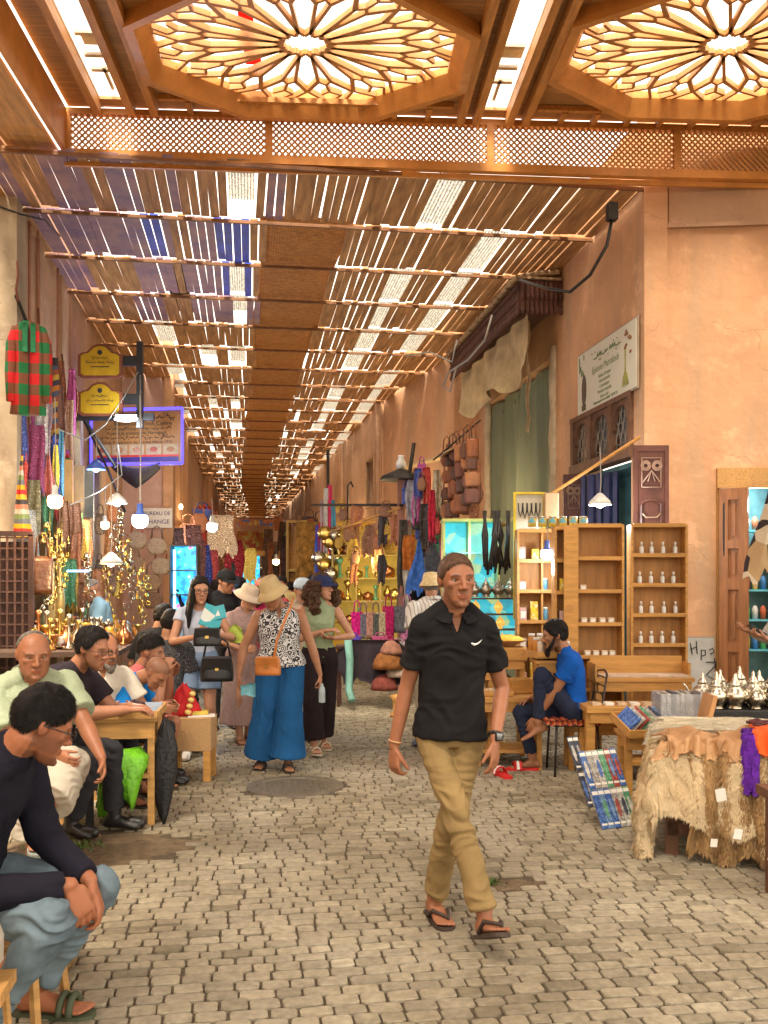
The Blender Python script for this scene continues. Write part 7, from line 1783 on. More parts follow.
def leaning(px0, px1, ytop, ybot, n, cols_, rowlab, seed):
    a = ground((px0+px1)/2, ybot); w_ = (px1-px0)/F*gd(ybot); h_ = .275
    for i in range(n):
        for r_ in (0, 1):
            b = MB(); b.box((0, 0, h_/2), (w_/n*.96, .012, h_*.98), None, 1, .002); b.build
            o = b.build('magazine', disc[(cols_[(i+r_*2) % len(cols_)])]); b = MB(); b.box((0, -.0075, h_*.90), (w_/n*.86, .002, h_*.09)); b.box((0, -.0075, h_*.12), (w_/n*.80, .002, h_*.05)); b.build('title_band', paper, o); b = MB(); b.ell((0, -.0075, h_*.5), (w_/n*.3, .002, h_*.24), n=10, m=6); b.build('cover_picture', disc[(i*3+r_) % 7], o); x = -w_/2+w_*(i+.5)/n
            tl_ = R(32); o.rotation_euler = (-tl_, 0, -TH+.38); o.location = a+Matrix.Rotation(-TH+.38, 3, 'Z') @ V((x, math.sin(tl_)*h_*1.0*r_+.01, math.cos(tl_)*h_*r_+.004+.001*i))
            tag(o, '%s magazine %s of the leaning rack by the furs' % (['blue', 'ivory', 'red', 'green', 'grey', 'black', 'sky blue'][cols_[(i+r_*2) % len(cols_)]], 'in the upper row' if r_ else 'in the lower row'), 'magazine', '%s magazines leaning %s' % (['blue', 'ivory', 'red', 'green', 'grey', 'black', 'sky blue'][cols_[(i+r_*2) % len(cols_)]], 'above' if r_ else 'below'))
leaning(600, 645, 748, 829, 6, [0, 6, 0, 4, 1, 3, 2], '', 0)
leaning(588, 601, 745, 808, 2, [5, 4, 5], '', 1)
# clear bin with cases
bn = at(681, 583, 6.95); bnr = local('plastic_bin', V((bn.x, bn.y, .60)), 'clear plastic bin packed with disc cases beside the black teapot table', 'bin')
clear = mat('plastic_clear', (.55, .56, .58), .2, .2, 5, .1, alpha=.35)
b = MB(); [b.box((0, s*.12, .11), (.36, .008, .22)) for s in (-1, 1)]; [b.box((s*.18, 0, .11), (.008, .232, .22)) for s in (-1, 1)]; b.box((0, 0, .004), (.352, .232, .008)); b.build('shell', clear, bnr)
for i in range(10):
    b = MB(); b.box((0, 0, .1), (.028, .18, .18+.02*(i % 3))); o = b.build('disc_case', disc[(4, 1, 5, 4, 1)[i % 5]]); o.location = bnr.location+Q @ V((-.15+.033*i, 0, .02)); o.rotation_euler = (0, .03*(i % 3), -TH); tag(o, 'grey disc case standing in the clear plastic bin', 'disc case', 'disc cases in the plastic bin')
mb = MB(); mb.box((bn.x, bn.y, .30), (.38, .30, .60), Q); small('crate', 'brown crate standing under the clear plastic bin', 'crate', mb, mat('crate_brown', (.22, .11, .05), .7))
q_ = at(706, 712, 6.7); mb = MB(); mb.box((q_.x, q_.y, q_.z), (.03, .22, .26), Q @ Matrix.Rotation(.25, 3, 'Y')); small('book', 'brown bound book leaning against the black teapot table', 'book', mb, mat('book_tan', (.45, .22, .08), .6))
# black table of teapots
bt = at(752, 583, 7.1); r = local('teapot_table', V((bt.x, bt.y, 0)), 'black covered table carrying the shining silver teapots', 'table'); blk = mat('cover_black', (.015, .014, .014), .7, .2, 9, .3)
b = MB(); b.box((.05, 0, .58), (.92, .5, .24), None, 1, .01); b.build('table_cover', blk, r); b = MB(); [b.box((x, y, .23), (.05, .05, .46)) for x in (-.35,) for y in (-.2,)]; b.build('leg', dark, r)
for (x, y) in ((-.35, .2), (.45, -.2), (.45, .2)): b = MB(); b.box((x, y, .23), (.05, .05, .46)); b.build('leg', dark, r)
i = 0
for row in range(3):
    for c_ in range(6):
        q_ = V((bt.x, bt.y, 0))+Q @ V((-.33+.145*c_+.05*(row % 2)+G.uniform(-.015, .015), -.17+.15*row, .7005))
        s = G.uniform(1.15, 1.45) if row else G.uniform(1.0, 1.3)
        teapot(q_, s, 'polished silver teapot in the crowd on the black table', silver, 'silver teapots on the black table', rz=G.uniform(0, 6)); i += 1
# fur table
ft = at(790, 583, 5.9)
r = local('fur_table', V((ft.x, ft.y, 0)), 'heavy brown timber table under the sheepskins and hides', 'table', rz=-.30)
FQ = Matrix.Rotation(-TH-.30, 3, 'Z'); FT = lambda x, y, z: V((ft.x, ft.y, 0))+FQ @ V((x, y, z))
wbr = mat('old_timber', (.13, .055, .025), .7, .3, 6, .3, 40)
b = MB(); b.box((0, 0, .53), (1.55, 1.0, .05)); b.build('tabletop', wbr, r)
for x in (-.70, -.1, .5):
    for y in (-.44, .44): b = MB(); b.box((x, y, .25), (.08, .08, .50)); b.build('leg', wbr, r)
b = MB(); b.box((-.1, -.46, .16), (1.25, .04, .08)); b.box((-.70, 0, .16), (.04, .8, .08)); b.build('stretcher', wbr, r)
def pelt(name, label, m, cx_, cy_, w_, dep, z, seed, drop_f=.35, drop_l=.35, edge=.05, strands=5000, sl=.05, lie=.7, hang=1, th=.03, tone=None, wild=.25, cat='fleece'):
    """skin draped over the table: grid that falls past the table edge, plus hair tufts"""
    g = random.Random(seed); n, m_ = 26, 22; grid = []
    xl, yf = -.775, -.50
    def S_(u, v):
        x = cx_+(u-.5)*w_*(1+.10*math.sin(v*9+seed)); y = cy_+(v-.5)*dep*(1+.12*math.sin(u*11+seed*2))
        zz = z+.012*math.sin(u*17+seed)*math.sin(v*13); 
        if y < yf:
            e = yf-y; y = yf-.03-.10*math.sin(min(e, .4)*3)-.02*math.sin(u*30+seed); zz -= e*.95
        if x < xl:
            e = xl-x; x = xl-.03-.08*math.sin(min(e, .4)*3)-.02*math.sin(v*26+seed); zz -= e*.95
        return V((x, y, max(zz, .03)))
    for i in range(n): grid.append([FT(*S_(i/(n-1), j/(m_-1))) for j in range(m_)])
    mb = MB(); mb.sheet(grid, th); o = mb.build(name, m, None, True); tag(o, label, cat)
    if strands:
        h = MB()
        for k in range(int(strands*1.5)):
            u, v = g.random(), g.random(); p0 = S_(u, v); pu = S_(min(u+.02, 1), v)-S_(max(u-.02, 0), v); pv = S_(u, min(v+.02, 1))-S_(u, max(v-.02, 0)); nn = pu.cross(pv)
            nn = nn.normalized() if nn.length > 1e-8 else V((0, 0, 1))
            if nn.z < -.2: nn = -nn
            if nn.z < .4 and (nn.y > 0): nn = -nn
            dn = V((-.25, -.35, -.9)); dn = (dn-nn*dn.dot(nn)).normalized() if (dn-nn*dn.dot(nn)).length > .01 else V((0, -1, 0))
            cl_ = V((noise.noise(V((u*14, v*14, seed)))*1.2, noise.noise(V((u*14, v*14, seed+5)))*1.2, 0)); dn = (dn+cl_*wild*3).normalized()
            L_ = sl*.75*g.uniform(.5, 1.3); a = p0+nn*th*.4; cz = noise.noise(V((u*30, v*30, seed+9))); mid_ = a+(nn*(.55+.25*cz)+dn*.5)*L_*.5; tip = mid_+(dn*.8+nn*(.08+.3*cz))*L_*.55; sd = nn.cross(dn).normalized()*g.uniform(.0018, .0036)
            A, B, C_, D_, E_ = FT(*(a-sd)), FT(*(a+sd)), FT(*(mid_+sd*.9)), FT(*tip), FT(*(mid_-sd*.9)); h.add([A, B, C_, D_, E_], [(0, 1, 2, 4), (4, 2, 3)])
        h.build('fleece_hair', m, o)
    return o
fw = mat('fleece_cream', (.78, .64, .42), .95, .15, 4, 0, spec=.1); fw2 = mat('fleece_white', (.86, .80, .66), .95, .1, 5, 0, spec=.1); translucent(fw, .35); translucent(fw2, .4); ftan = mat('hide_tan', (.46, .235, .10), .65, .2, 3, .3, 12, col2=(.56, .32, .15)); fbr = mat('goat_fawn', (.36, .22, .10), .95, .3, 4, 0, spec=.1); fdk = mat('hide_brown', (.16, .07, .035), .7, .3, 4, .2)
pelt('sheepskin', 'long cream sheepskin hanging over the left corner of the fur table', fw, -.66, -.40, 1.15, 1.0, .60, 3, strands=26000, sl=.055, wild=.3, th=.05)
pelt('sheepskin', 'white sheepskin lying along the back of the fur table', fw2, -.0, .26, 1.65, .60, .66, 5, strands=18000, sl=.045, wild=.25, th=.06)
pelt('goatskin', 'fawn goatskin with long hair hanging to the ground from the fur table', fbr, -.36, -.66, .46, .92, .625, 8, strands=12000, sl=.055, wild=.15)
pelt('goatskin', 'cream and fawn goatskin hanging in the middle of the fur table front', fw, -.06, -.66, .40, .78, .63, 9, strands=9000, sl=.05, wild=.2)
pelt('goatskin', 'dark brown hide hanging behind the price tags', fdk, .14, -.66, .7, .84, .615, 12, strands=3000, sl=.03, wild=.1)
pelt('goatskin', 'fawn hide hanging at the right front of the fur table', fbr, .42, -.62, .6, .66, .635, 15, strands=7000, sl=.05, wild=.15)
def crumple(o, amp=.05, sc=4, seed=0):
    me = o.data; co_ = getco(me); n_ = nz3(co_, sc, seed); n2 = nz3(co_, sc*2.3, seed+3); co_[:, 2] += np.abs(n_)*amp*2+n2*amp*.5; co_[:, 0] += n2*amp*.4; setco(me, co_)
for i, (cx_, cy_, w_, d_, z, lab) in enumerate(((-.46, -.36, .60, .46, .675, 'smooth tan hide crumpled over the front of the fur table'), (-.20, -.42, .45, .40, .70, 'second tan hide folded over the front edge beside the orange cloth'), (-.58, -.44, .30, .30, .685, 'small torn tan hide at the left of the larger one'))):
    o = pelt('leather_hide', lab, ftan, cx_, cy_, w_, d_, z, 20+i, strands=0, th=.008, cat='hide'); crumple(o, .035, 5, i)
pl_o = pelt('orange_cloth', 'bright orange felt cloth lying on the hides at the right edge', mat('felt_orange', (.72, .10, .01), .9, .1, 20), -.06, -.44, .36, .38, .765, 31, strands=0, th=.012, cat='cloth')
b = pelt('blue_cloth', 'small bright blue cloth scrap on the orange felt', mat('felt_blue', (.01, .12, .55), .8), -.07, -.50, .10, .10, .79, 33, strands=0, th=.02, cat='cloth')
b = pelt('purple_fleece', 'purple dyed fleece strip hanging beside the orange felt', mat('felt_purple', (.10, .01, .28), .9, .3, 20), -.27, -.62, .07, .42, .75, 34, strands=900, sl=.03, th=.03, cat='fleece')
o = pelt('maroon_hide', 'dark maroon glossy hide lying above the orange felt', mat('hide_maroon', (.08, .015, .02), .35, .3, 6), -.04, -.22, .42, .16, .775, 35, strands=0, th=.012, cat='hide')
o = pelt('badger_skin', 'black and white haired skin hanging below the orange felt', mat('hair_black_white', (.3, .28, .26), .9, 0, 5, pal=(7, [(.05, .05, .05), (.62, .6, .55), (.1, .09, .08)])), .02, -.62, .36, .42, .70, 36, strands=4500, sl=.07, th=.02)
for i, (px, py, d, s) in enumerate(((721, 795, 5.2, .07), (738, 834, 5.0, .055), (714, 843, 5.15, .045))):
    mb = MB(); mb.box((0, 0, 0), (s*.8, .003, s), Matrix.Rotation((-.2, .15, .05)[i], 3, 'Y')); o = mb.build('price_tag', paper); o.location = at(px, py, d); o.rotation_euler = (.1, 0, -TH); tag(o, ['largest white price tag hanging on the tan hides', 'white price tag hanging low by the purple strip', 'white price tag lowest under the fawn goatskins'][i], 'price tag')
# stool end and pale slat at the right edge
q_ = ground(762, 905); r = local('side_bench', V((q_.x+.31, q_.y+.12, 0)), 'dark timber bench end with a pale slat at the lower right edge', 'bench')
b = MB(); b.box((0, 0, .52), (.4, .3, .05)); b.build('seat', wbr, r)
for x in (-.16, .16): b = MB(); b.box((x, 0, .25), (.07, .07, .5)); b.build('leg', wbr, r)
b = MB(); b.bar((-.26, -.2, .26), (-.12, -.26, .12), .03, .05); b.build('slat', mat('slat_pale', (.45, .33, .18), .7), r)
# cowhide hanging at the right edge
cow = mat('cowhide', (.55, .42, .28), .8, .3, 3, .2, pal=(7.5, [(.6, .5, .36), (.03, .02, .02), (.62, .58, .5), (.03, .02, .02), (.45, .3, .15)]))
cloth_hang(at(779, 445, 7.4), .48, 1.02, cow, 'black and cream spotted cowhide hanging at the right edge', 'hide', 'cowhide', shape=2, depth=.05)
# lit goods inside the right shop
sh = (MF @ V((0, 0, 0)))
bq = MATS['room_blue']
for i in range(5):
    z = .9+.32*i
    mb = MB(); c = MF @ V(((du0+du1)/2+.12, .27, z)); mb.box(c, (.50, .2, .02), MF.to_3x3()); rt_ = small('glass_shelf', 'glass shelf level %s inside the blue shop behind the tall door' % ['one', 'two', 'three', 'four', 'five'][i], 'shelf', mb, mat('shelf_teal', (.08, .4, .5), .3))
    for j in range(6):
        c = MF @ V(((du0+du1)/2-.08+.085*j, .24, z+.011)); m_ = [mat('good_%d' % k, cc, .4, .1) for k, cc in enumerate(((.5, .12, .05), (.6, .45, .05), (.05, .2, .5), (.1, .5, .15), (.6, .6, .6)))][(i*2+j) % 5]
        mb = MB(); mb.lathe([(.001, 0), (.03, 0), (.035, .1), (.02, .14), (.001, .15)], n=8); o = mb.build('spice_jar', m_, None, True); o.location = c; tag(o, 'small %s jar on the glass shelves of the blue shop' % ['rust red', 'yellow', 'blue', 'green', 'white'][(i*2+j) % 5], 'jar', '%s jars in the blue shop' % ['rust red', 'yellow', 'blue', 'green', 'white'][(i*2+j) % 5])
plight(MF @ V(((du0+du1)/2+.05, .1, 2.45)), (.6, .85, 1), 6, .08)
plight((XR+1.0, 10.9, 2.6), (.6, .85, 1), 30, .1)
for i in range(3):
    z = 1.6+.4*i; mb = MB(); mb.box((XR+1.2, 10.9, z), (.3, 1.8, .02)); small('shop_shelf', 'shelf %s inside the shop with the carved doors' % ['lowest', 'in the middle', 'topmost'][i], 'shelf', mb, MATS['shelf_teal'])
    for j in range(7):
        mb = MB(); mb.lathe([(.001, 0), (.05, 0), (.06, .16), (.03, .22), (.001, .24)], n=8); o = mb.build('packet_jar', [yel, MATS['good_2'], MATS['good_3'], white][(i+j) % 4], None, True); o.location = (XR+1.15, 10.2+.24*j, z+.011); tag(o, '%s jar inside the shop with the carved doors' % ['yellow', 'blue', 'green', 'white'][(i+j) % 4], 'jar', '%s jars inside the carved door shop' % ['yellow', 'blue', 'green', 'white'][(i+j) % 4])
# added fill lamps that brighten the deep lane, modelled as bulbs on wires
for i, (x, y, z) in enumerate(((-1.2, 17.5, 3.0), (2.6, 18.5, 3.0), (-1.0, 24, 3.0), (2.2, 25, 3.0), (-.8, 33, 3.0), (1.8, 34, 3.0), (3.4, 14.6, 2.9))):
    r_ = empty('fill_bulb', (x, y, z), 0, ['added fill bulb over the garments past the exchange sign', 'added fill bulb over the brass shelves on the right', 'added fill bulb on the left in mid lane', 'added fill bulb on the right in mid lane', 'added fill bulb far down on the left', 'added fill bulb far down on the right', 'added fill bulb by the netted window'][i], 'lamp')
    b = MB(); b.ell((0, 0, 0), (.035, .035, .05)); b.build('bulb', led_warm, r_, True); b = MB(); b.tube([(0, 0, .05), (0, 0, 1.2)], .004, 4); b.build('cord', black, r_)
    plight((x, y, z-.08), (1, .74, .42), 16, .08, r_)
# the man who walks towards the camera
hero_at = ground(445, 926)
J = person('man in black polo shirt and khaki trousers walking through the lane in thong sandals', hero_at, yaw=0, S=1.0, skin=(.31, .125, .062), vox=.0042, voxc=.006,
    pelvis=(.025, .02, .93), neck=(.045, -.01, 1.505), twist=8, hipyaw=-8, bend=.012, head=(14, 4, -2), headoff=(0, -.02, 0), thick=.88, shw=.146,
    wl=(-.24, .02, .85), wr=(.225, -.10, .90), el=(-.35, .8, 0), er=(.5, .8, 0), hl=(.0, -.10, -1), hr=(-.05, -.22, -1), curl=(.75, .42), palm=((.9, .6, 0), (-.9, .5, 0)),
    al=(.155, -.30, .155), ar=(-.045, .12, .095), kl=(.2, -1, .1), kr=(-.1, -1, .2), fl=(.30, -1, .42), fr=(.28, -1, -.0), fup=((0, .40, 1), None),
    hp=dict(w=1.0, jaw=1.0, nose=.95, stubble=.38, buzz=.60, k=1.08, brow=1.1), hair=('short', 'crop', .0008, [(-.12, .104), (-.085, .098), (-.072, .084), (-.056, .05), (-.04, .02), (-.012, .0), (.02, .002), (.04, -.03), (.08, -.06), (.12, -.065)]), lens=(.305, .275, .425, .43), seed=4,
    top=dict(mat=twill('black_pique', (.012, .011, .012)), hem=-.07, sleeve=.66, off=.012, sw=.008, fold=.009, vneck=(.13, .045), collar=True, name='polo_shirt', flare=.035),
    bottom=dict(mat=twill('khaki_twill', (.25, .17, .072)), len=1.93, w=(.058, .058), wt=.086, fold=.012, waist=.08),
    shoes=('thong', mat('sandal_brown', (.045, .028, .02), .7)))

def bracelet(J, w_, e_, r, m, name, face=None):
    d = (w_-e_).normalized(); c = w_-d*.02; b = MB(); u = d.orthogonal().normalized(); v = d.cross(u)
    b.tube([c+(u*math.cos(t)+v*math.sin(t))*r for t in [2*PI*k/18 for k in range(19)]], .005 if not face else .008, 6); o = J['add'](name, b, m)
    if face: b = MB(); q = V((.3, -1, 0)).normalized(); b.box(c+q*(r+.008), (.036, .012, .040), Matrix.Rotation(.3, 3, 'Z')); J['add']('watch_case', b, m); b = MB(); b.box(c+q*(r+.0155), (.026, .003, .030), Matrix.Rotation(.3, 3, 'Z')); J['add']('watch_screen', b, mat('screen_grey', (.20, .22, .23), .15, 0, bump=0))
bracelet(J, J['wr'], J['eR'], .031, black, 'wrist_watch', True); bracelet(J, J['wl'], J['eL'], .031, mat('bracelet_beads', (.45, .25, .12), .5), 'bracelet')
# small white curved mark on the left chest, laid on the shirt surface
tp = J['top']; dg = bpy.context.evaluated_depsgraph_get(); b = MB(); pts = []
for t in range(9):
    x = .115+.052*t/8; z = 1.335+(.020*(t/8-.18)**2*1.6 if t > 1 else .004*(2-t)); hit = tp.ray_cast(V((x, -.6, z)), V((0, 1, 0)))
    pts.append((hit[1] if hit[0] else V((x, -.12, z)))+V((0, -.002, 0)))
b.tube(pts, [.0025, .0055, .0062, .0058, .0048, .0038, .0028, .0018, .0008], 6); J['add']('chest_mark', b, mat('mark_white', (.75, .75, .75), .6, 0, bump=0))
def small(name, label, cat, mb, m, group=None, smooth=False):
    o = mb.build(name, m, None, smooth); return tag(o, label, cat, group)
def Wp(J, p):      # local person point -> world
    return J['root'].matrix_basis @ (V(p)*J['S'])
def strap(J, pts, m, name, label, cat, r=.009):
    return [J, pts]
# --- woman in the beige sun hat
fair = (.44, .22, .13); tan = (.34, .155, .078); olive = (.31, .14, .07); deep = (.22, .10, .055)
J = person('woman in beige bucket hat, black and white sleeveless blouse and wide blue trousers', ground(277, 769), 4, .965, True, tan, .006,
    pelvis=(.03, 0, .95), neck=(.02, -.03, 1.475), head=(-32, 24, -6), headoff=(-.01, -.035, -.01), thick=1.14, shw=.185,
    wl=(-.33, -.12, .86), wr=(.40, -.05, .82), el=(-.8, .5, 0), er=(.8, .5, 0), hl=(-.02, -.2, -1), hr=(.05, -.25, -1), curl=(.7, .85),
    al=(-.14, .06, .09), ar=(.10, -.08, .09), hair=('bun', 'dark', .01), seed=2, hp=dict(w=1.05, fat=.6),
    top=dict(mat=bl_pattern('blouse_print', (.62, .62, .62), (.015, .015, .018), 21, .52), hem=-.02, sleeve=0, off=.018, vneck=(.14, .045), collar=True, cw=.035, name='blouse', flare=.04),
    bottom=dict(mat=twill('blue_viscose', (.015, .09, .24)), len=1.90, w=(.115, .165), wt=.108, fold=.013, fsc=(17, 17, 2.2), waist=.17),
    shoes=('sandal', mat('sandal_black', (.03, .022, .02), .6)))
hat_bucket(J, twill('hat_beige', (.50, .38, .20)), .042, 4, .095)
Jw = J
# --- woman in the navy cap
J = person('woman in navy cap with long curly hair, sage sleeveless top and black trousers', ground(319, 753), 14, .98, True, fair, .006,
    pelvis=(.0, .02, .95), neck=(.0, -.02, 1.485), head=(48, 2, 0), thick=.98, wl=(.02, -.24, 1.20), wr=(.10, -.24, 1.13), el=(-.9, .3, -.6), er=(.9, .2, -.7), hl=(.6, -.4, .1), hr=(-.8, -.3, .05), curl=(.7, .7), palm=((0, .3, -1), (0, .3, 1)),
    al=(-.07, -.12, .10), ar=(.08, .22, .10), fl=(.05, -1, .1), hair=('curly', 'brown', .012, .27), seed=9,
    top=dict(mat=twill('sage_knit', (.27, .33, .20)), hem=-.02, sleeve=0, off=.006, fold=.003, high=True, name='vest'),
    bottom=dict(mat=twill('black_trousers', (.020, .013, .014)), len=1.86, w=(.095, .105), wt=.103, fold=.010, fsc=(12, 12, 4)),
    shoes=('sandal', mat('sandal_cream', (.55, .45, .33), .6)))
hat_cap(J, twill('cap_navy', (.025, .035, .10)))
# --- woman in the cream hat and floral dress
J = person('woman in cream sun hat and pale pink floral dress holding a lime cloth', ground(243, 742), 30, .93, True, fair, .0065,
    pelvis=(0, 0, .95), neck=(0, -.06, 1.46), head=(28, 14, 0), thick=1.05, wl=(-.10, -.33, 1.02), wr=(.20, -.2, .95), el=(-.9, .4, -.5), hl=(.3, -.8, .2), curl=(.9, .6),
    al=(-.08, -.1, .09), ar=(.10, .12, .09), hair=('bun', 'grey', .01), seed=5,
    top=dict(mat=bl_pattern('dress_print', (.42, .30, .27), (.24, .12, .12), 70, .6), hem=-.05, sleeve=.85, off=.014, scoop=(.05, .9), name='dress_bodice'),
    dress=dict(mat=MATS['dress_print'], w=.27, hem=.22), shoes=('sandal', mat('sandal_tan', (.32, .16, .08), .6)))
hat_bucket(J, twill('hat_cream', (.60, .48, .36)), .05, 12, .08)
mb = MB(); c = at(236, 633, 8.75); g = [[(c.x-.06+.12*i/5+.01*math.sin(j), c.y-.02+.02*math.sin(i+j), c.z-.09+.18*j/5*(1-.3*abs(i-2.5)/2.5)) for j in range(6)] for i in range(6)]
mb.sheet(g, .01); small('cloth', 'lime green folded cloth held by the woman in the floral dress', 'cloth', mb, mat('lime', (.45, .55, .08), .7), smooth=True)
# --- girl with the phone, denim shorts
J = person('young woman with long dark hair, pale blue top and denim shorts reading a leaflet', ground(199, 758), 10, .97, True, fair, .0065,
    pelvis=(0, .02, .95), neck=(.0, -.02, 1.475), head=(14, 8, 0), wl=(-.03, -.27, 1.17), wr=(.10, -.28, 1.20), el=(-.8, .2, -.7), er=(.9, .2, -.6), hl=(.7, -.5, .1), hr=(-.5, -.6, .3), curl=(.7, .7), palm=((0, .3, 1), (0, .3, 1)),
    al=(-.11, -.05, .09), ar=(.11, .04, .09), hair=('long', 'black', .012, .36), glasses=True, seed=11,
    top=dict(mat=twill('pale_blue_top', (.42, .47, .58)), hem=.10, sleeve=.30, off=.006, scoop=(.07, .9), fold=.003, name='top'),
    bottom=dict(mat=twill('denim_light', (.20, .29, .44)), len=.62, w=(.105, .1), wt=.105, fold=.005), shoes=('shoe', mat('shoe_white', (.6, .58, .54), .6)))
p = at(212, 617, 7.82); 
mb = MB(); mb.box(p, (.17, .012, .20), Matrix.Rotation(.35, 3, 'Y') @ Matrix.Rotation(-.5, 3, 'X')); mb.box(p+V((.05, .015, .035)), (.12, .012, .12), Matrix.Rotation(-.25, 3, 'Y') @ Matrix.Rotation(-.5, 3, 'X'))
small('leaflet', 'turquoise and white leaflet read by the young woman in denim shorts', 'leaflet', mb, mat('leaflet', (.05, .38, .42), .5, .1, 5, pal=(9, [(.04, .35, .42), (.05, .42, .48), (.6, .65, .6)])))
# shoulder bags
def handbag(p, w_, h, t, m, label, sm=None, sl=.3, name='handbag', rz=0, group=None):
    root = empty(name, p, rz, label, 'handbag', group); b = MB()
    rg = []
    for k in range(7):
        q = k/6; ww = w_*(.5+.03*math.sin(q*PI))-.06*w_*q; tt = t/2*(1-.55*q*q)+.004
        rg.append(sell(V((0, 0, h*q)), V((1, 0, 0)), V((0, 1, 0)), ww, tt, tt, 20, 3.5))
    b.loft(rg); b.build('bag_body', m, root, True)
    b = MB(); b.box((0, -t/2+.004, h*.68), (w_*.9, .012, h*.55), Matrix.Rotation(.18, 3, 'X')); b.build('flap', m, root)
    if sl:
        b = MB(); b.tube([(-w_*.42, 0, h*.9), (-w_*.32, 0, h+sl*.7), (0, 0, h+sl), (w_*.32, 0, h+sl*.7), (w_*.42, 0, h*.9)], .010, 6); b.build('strap', sm or m, root, True)
    b = MB(); b.box((0, -t/2-.012, h*.5), (.03, .01, .022)); b.build('clasp', brass, root)
    return root
lb = mat('leather_black', (.015, .015, .016), .4, .2, 8, .2, spec=.5)
lt = mat('leather_tan', (.50, .17, .035), .45, .25, 6, .2, spec=.5)
handbag(at(207, 646, 7.78), .22, .15, .08, lb, 'black shoulder bag at the hip of the young woman in denim shorts', sl=0)
handbag(at(217, 681, 8.5), .29, .22, .13, lb, 'large black handbag carried by the woman in the floral dress', sl=.18)
bb = handbag(at(268, 675, 7.78), .21, .15, .09, lt, 'tan leather cross-body bag of the woman in the beige hat', sl=0, rz=-.3)
mb = MB(); A = at(268, 657, 7.78); mb.tube([A+V((.05, -.02, 0)), at(277, 640, 7.83), at(284, 622, 7.86), at(291, 606, 7.95), at(293, 598, 8.1)], .012, 6)
o = mb.build('strap', lt, bb, True); o.matrix_parent_inverse = (Matrix.Translation(bb.location) @ Matrix.Rotation(bb.rotation_euler.z, 4, 'Z')).inverted()
# water bottle and blue mask in her hands
mb = MB(); b0 = at(322, 699, 8.05); mb.lathe([(.001, 0), (.026, .0), (.028, .01), (.028, .10), (.024, .125), (.011, .145), (.011, .16), (.001, .16)], b0-V((0, 0, .03)), 14)
rt = small('water_bottle', 'small clear water bottle held low by the woman in the beige hat', 'bottle', mb, mat('bottle_plastic', (.65, .78, .82), .12, .05, 5, .05, trans=.5), smooth=True)
mb = MB(); c = at(248, 690, 8.0); mb.sheet([[(c.x-.06+.12*i/5, c.y+.01*math.sin(i*2), c.z-.05+.10*j/4+.01*math.sin(i+j)) for j in range(5)] for i in range(6)], .008)
small('folded_fan', 'pale blue folded paper held in the right hand of the woman in the beige hat', 'leaflet', mb, mat('pale_blue_paper', (.15, .42, .50), .6), smooth=True)
# --- walkers behind
J = person('man in black baseball cap and black tee looking down at his phone', at(223, 583, 10.6)*1-V((0, 0, EYE)), 20, 1.02, False, tan, .008, head=(35, 12, 0), hair=('short', 'dark', .01), seed=3,
    wl=(-.05, -.32, 1.18), wr=(.12, -.34, 1.2), el=(-.7, .2, -.7), er=(.7, .2, -.7), hl=(.3, -.9, .1), hr=(-.3, -.9, .1), hp=dict(stubble=.4),
    top=dict(mat=twill('black_tee', (.012, .012, .013)), hem=-.08, sleeve=.6, off=.014), bottom=dict(mat=twill('grey_trousers', (.08, .08, .08))), shoes=('shoe', lb))
hat_cap(J, twill('cap_black', (.015, .015, .015)))
J = person('person in a coral pink cap between the two sun hats', at(262, 583, 10.2)-V((0, 0, EYE)), 25, .97, True, fair, .008, head=(25, 10, 0), hair=('long', 'brown', .012, .2), seed=6,
    top=dict(mat=twill('magenta_shirt', (.42, .03, .10)), hem=-.05, sleeve=.7, off=.016), bottom=dict(mat=MATS['denim_light']), shoes=('shoe', lb))
hat_cap(J, twill('cap_coral', (.62, .16, .13)))
J = person('person in a pale blue cap walking behind the woman in the beige hat', at(301, 583, 9.7)-V((0, 0, EYE)), 5, .965, True, fair, .008, head=(20, 14, 0), hair=('short', 'brown', .004), seed=7,
    top=dict(mat=twill('beige_shirt', (.45, .36, .26)), hem=-.05, sleeve=.7, off=.016), bottom=dict(mat=twill('blue_jean', (.04, .08, .2))), shoes=('shoe', lb))
hat_cap(J, twill('cap_pale_blue', (.42, .52, .60)), False)
J = person('man in straw hat and striped short-sleeved shirt with a dark strap, seen from behind', at(434, 583, 9.3)-V((0, 0, EYE)), 200, .99, False, tan, .008, head=(-20, 5, 0), hair=('short', 'grey', .008), seed=8, thick=1.1,
    pelvis=(0, 0, .95), neck=(.0, -.06, 1.47), wl=(-.2, -.25, 1.0), wr=(.2, -.2, 1.0), top=dict(mat=stripes('shirt_stripe', [(.62, .60, .55), (.62, .60, .55), (.30, .28, .26), (.62, .60, .55)], 0, .035), hem=-.1, sleeve=.7, off=.022, collar=True),
    bottom=dict(mat=twill('stone_trousers', (.35, .3, .22))), shoes=('shoe', lb))
hat_bucket(J, mat('straw', (.62, .48, .25), .8, .2, 30, .4, 120), .03, 0, .08)
mb = MB(); mb.tube([at(445, 595, 9.0), at(438, 606, 8.98), at(428, 622, 8.98), at(420, 640, 9.05)], .018, 6); small('bag_strap', 'dark strap slung over the back of the striped shirt', 'strap', mb, lb)
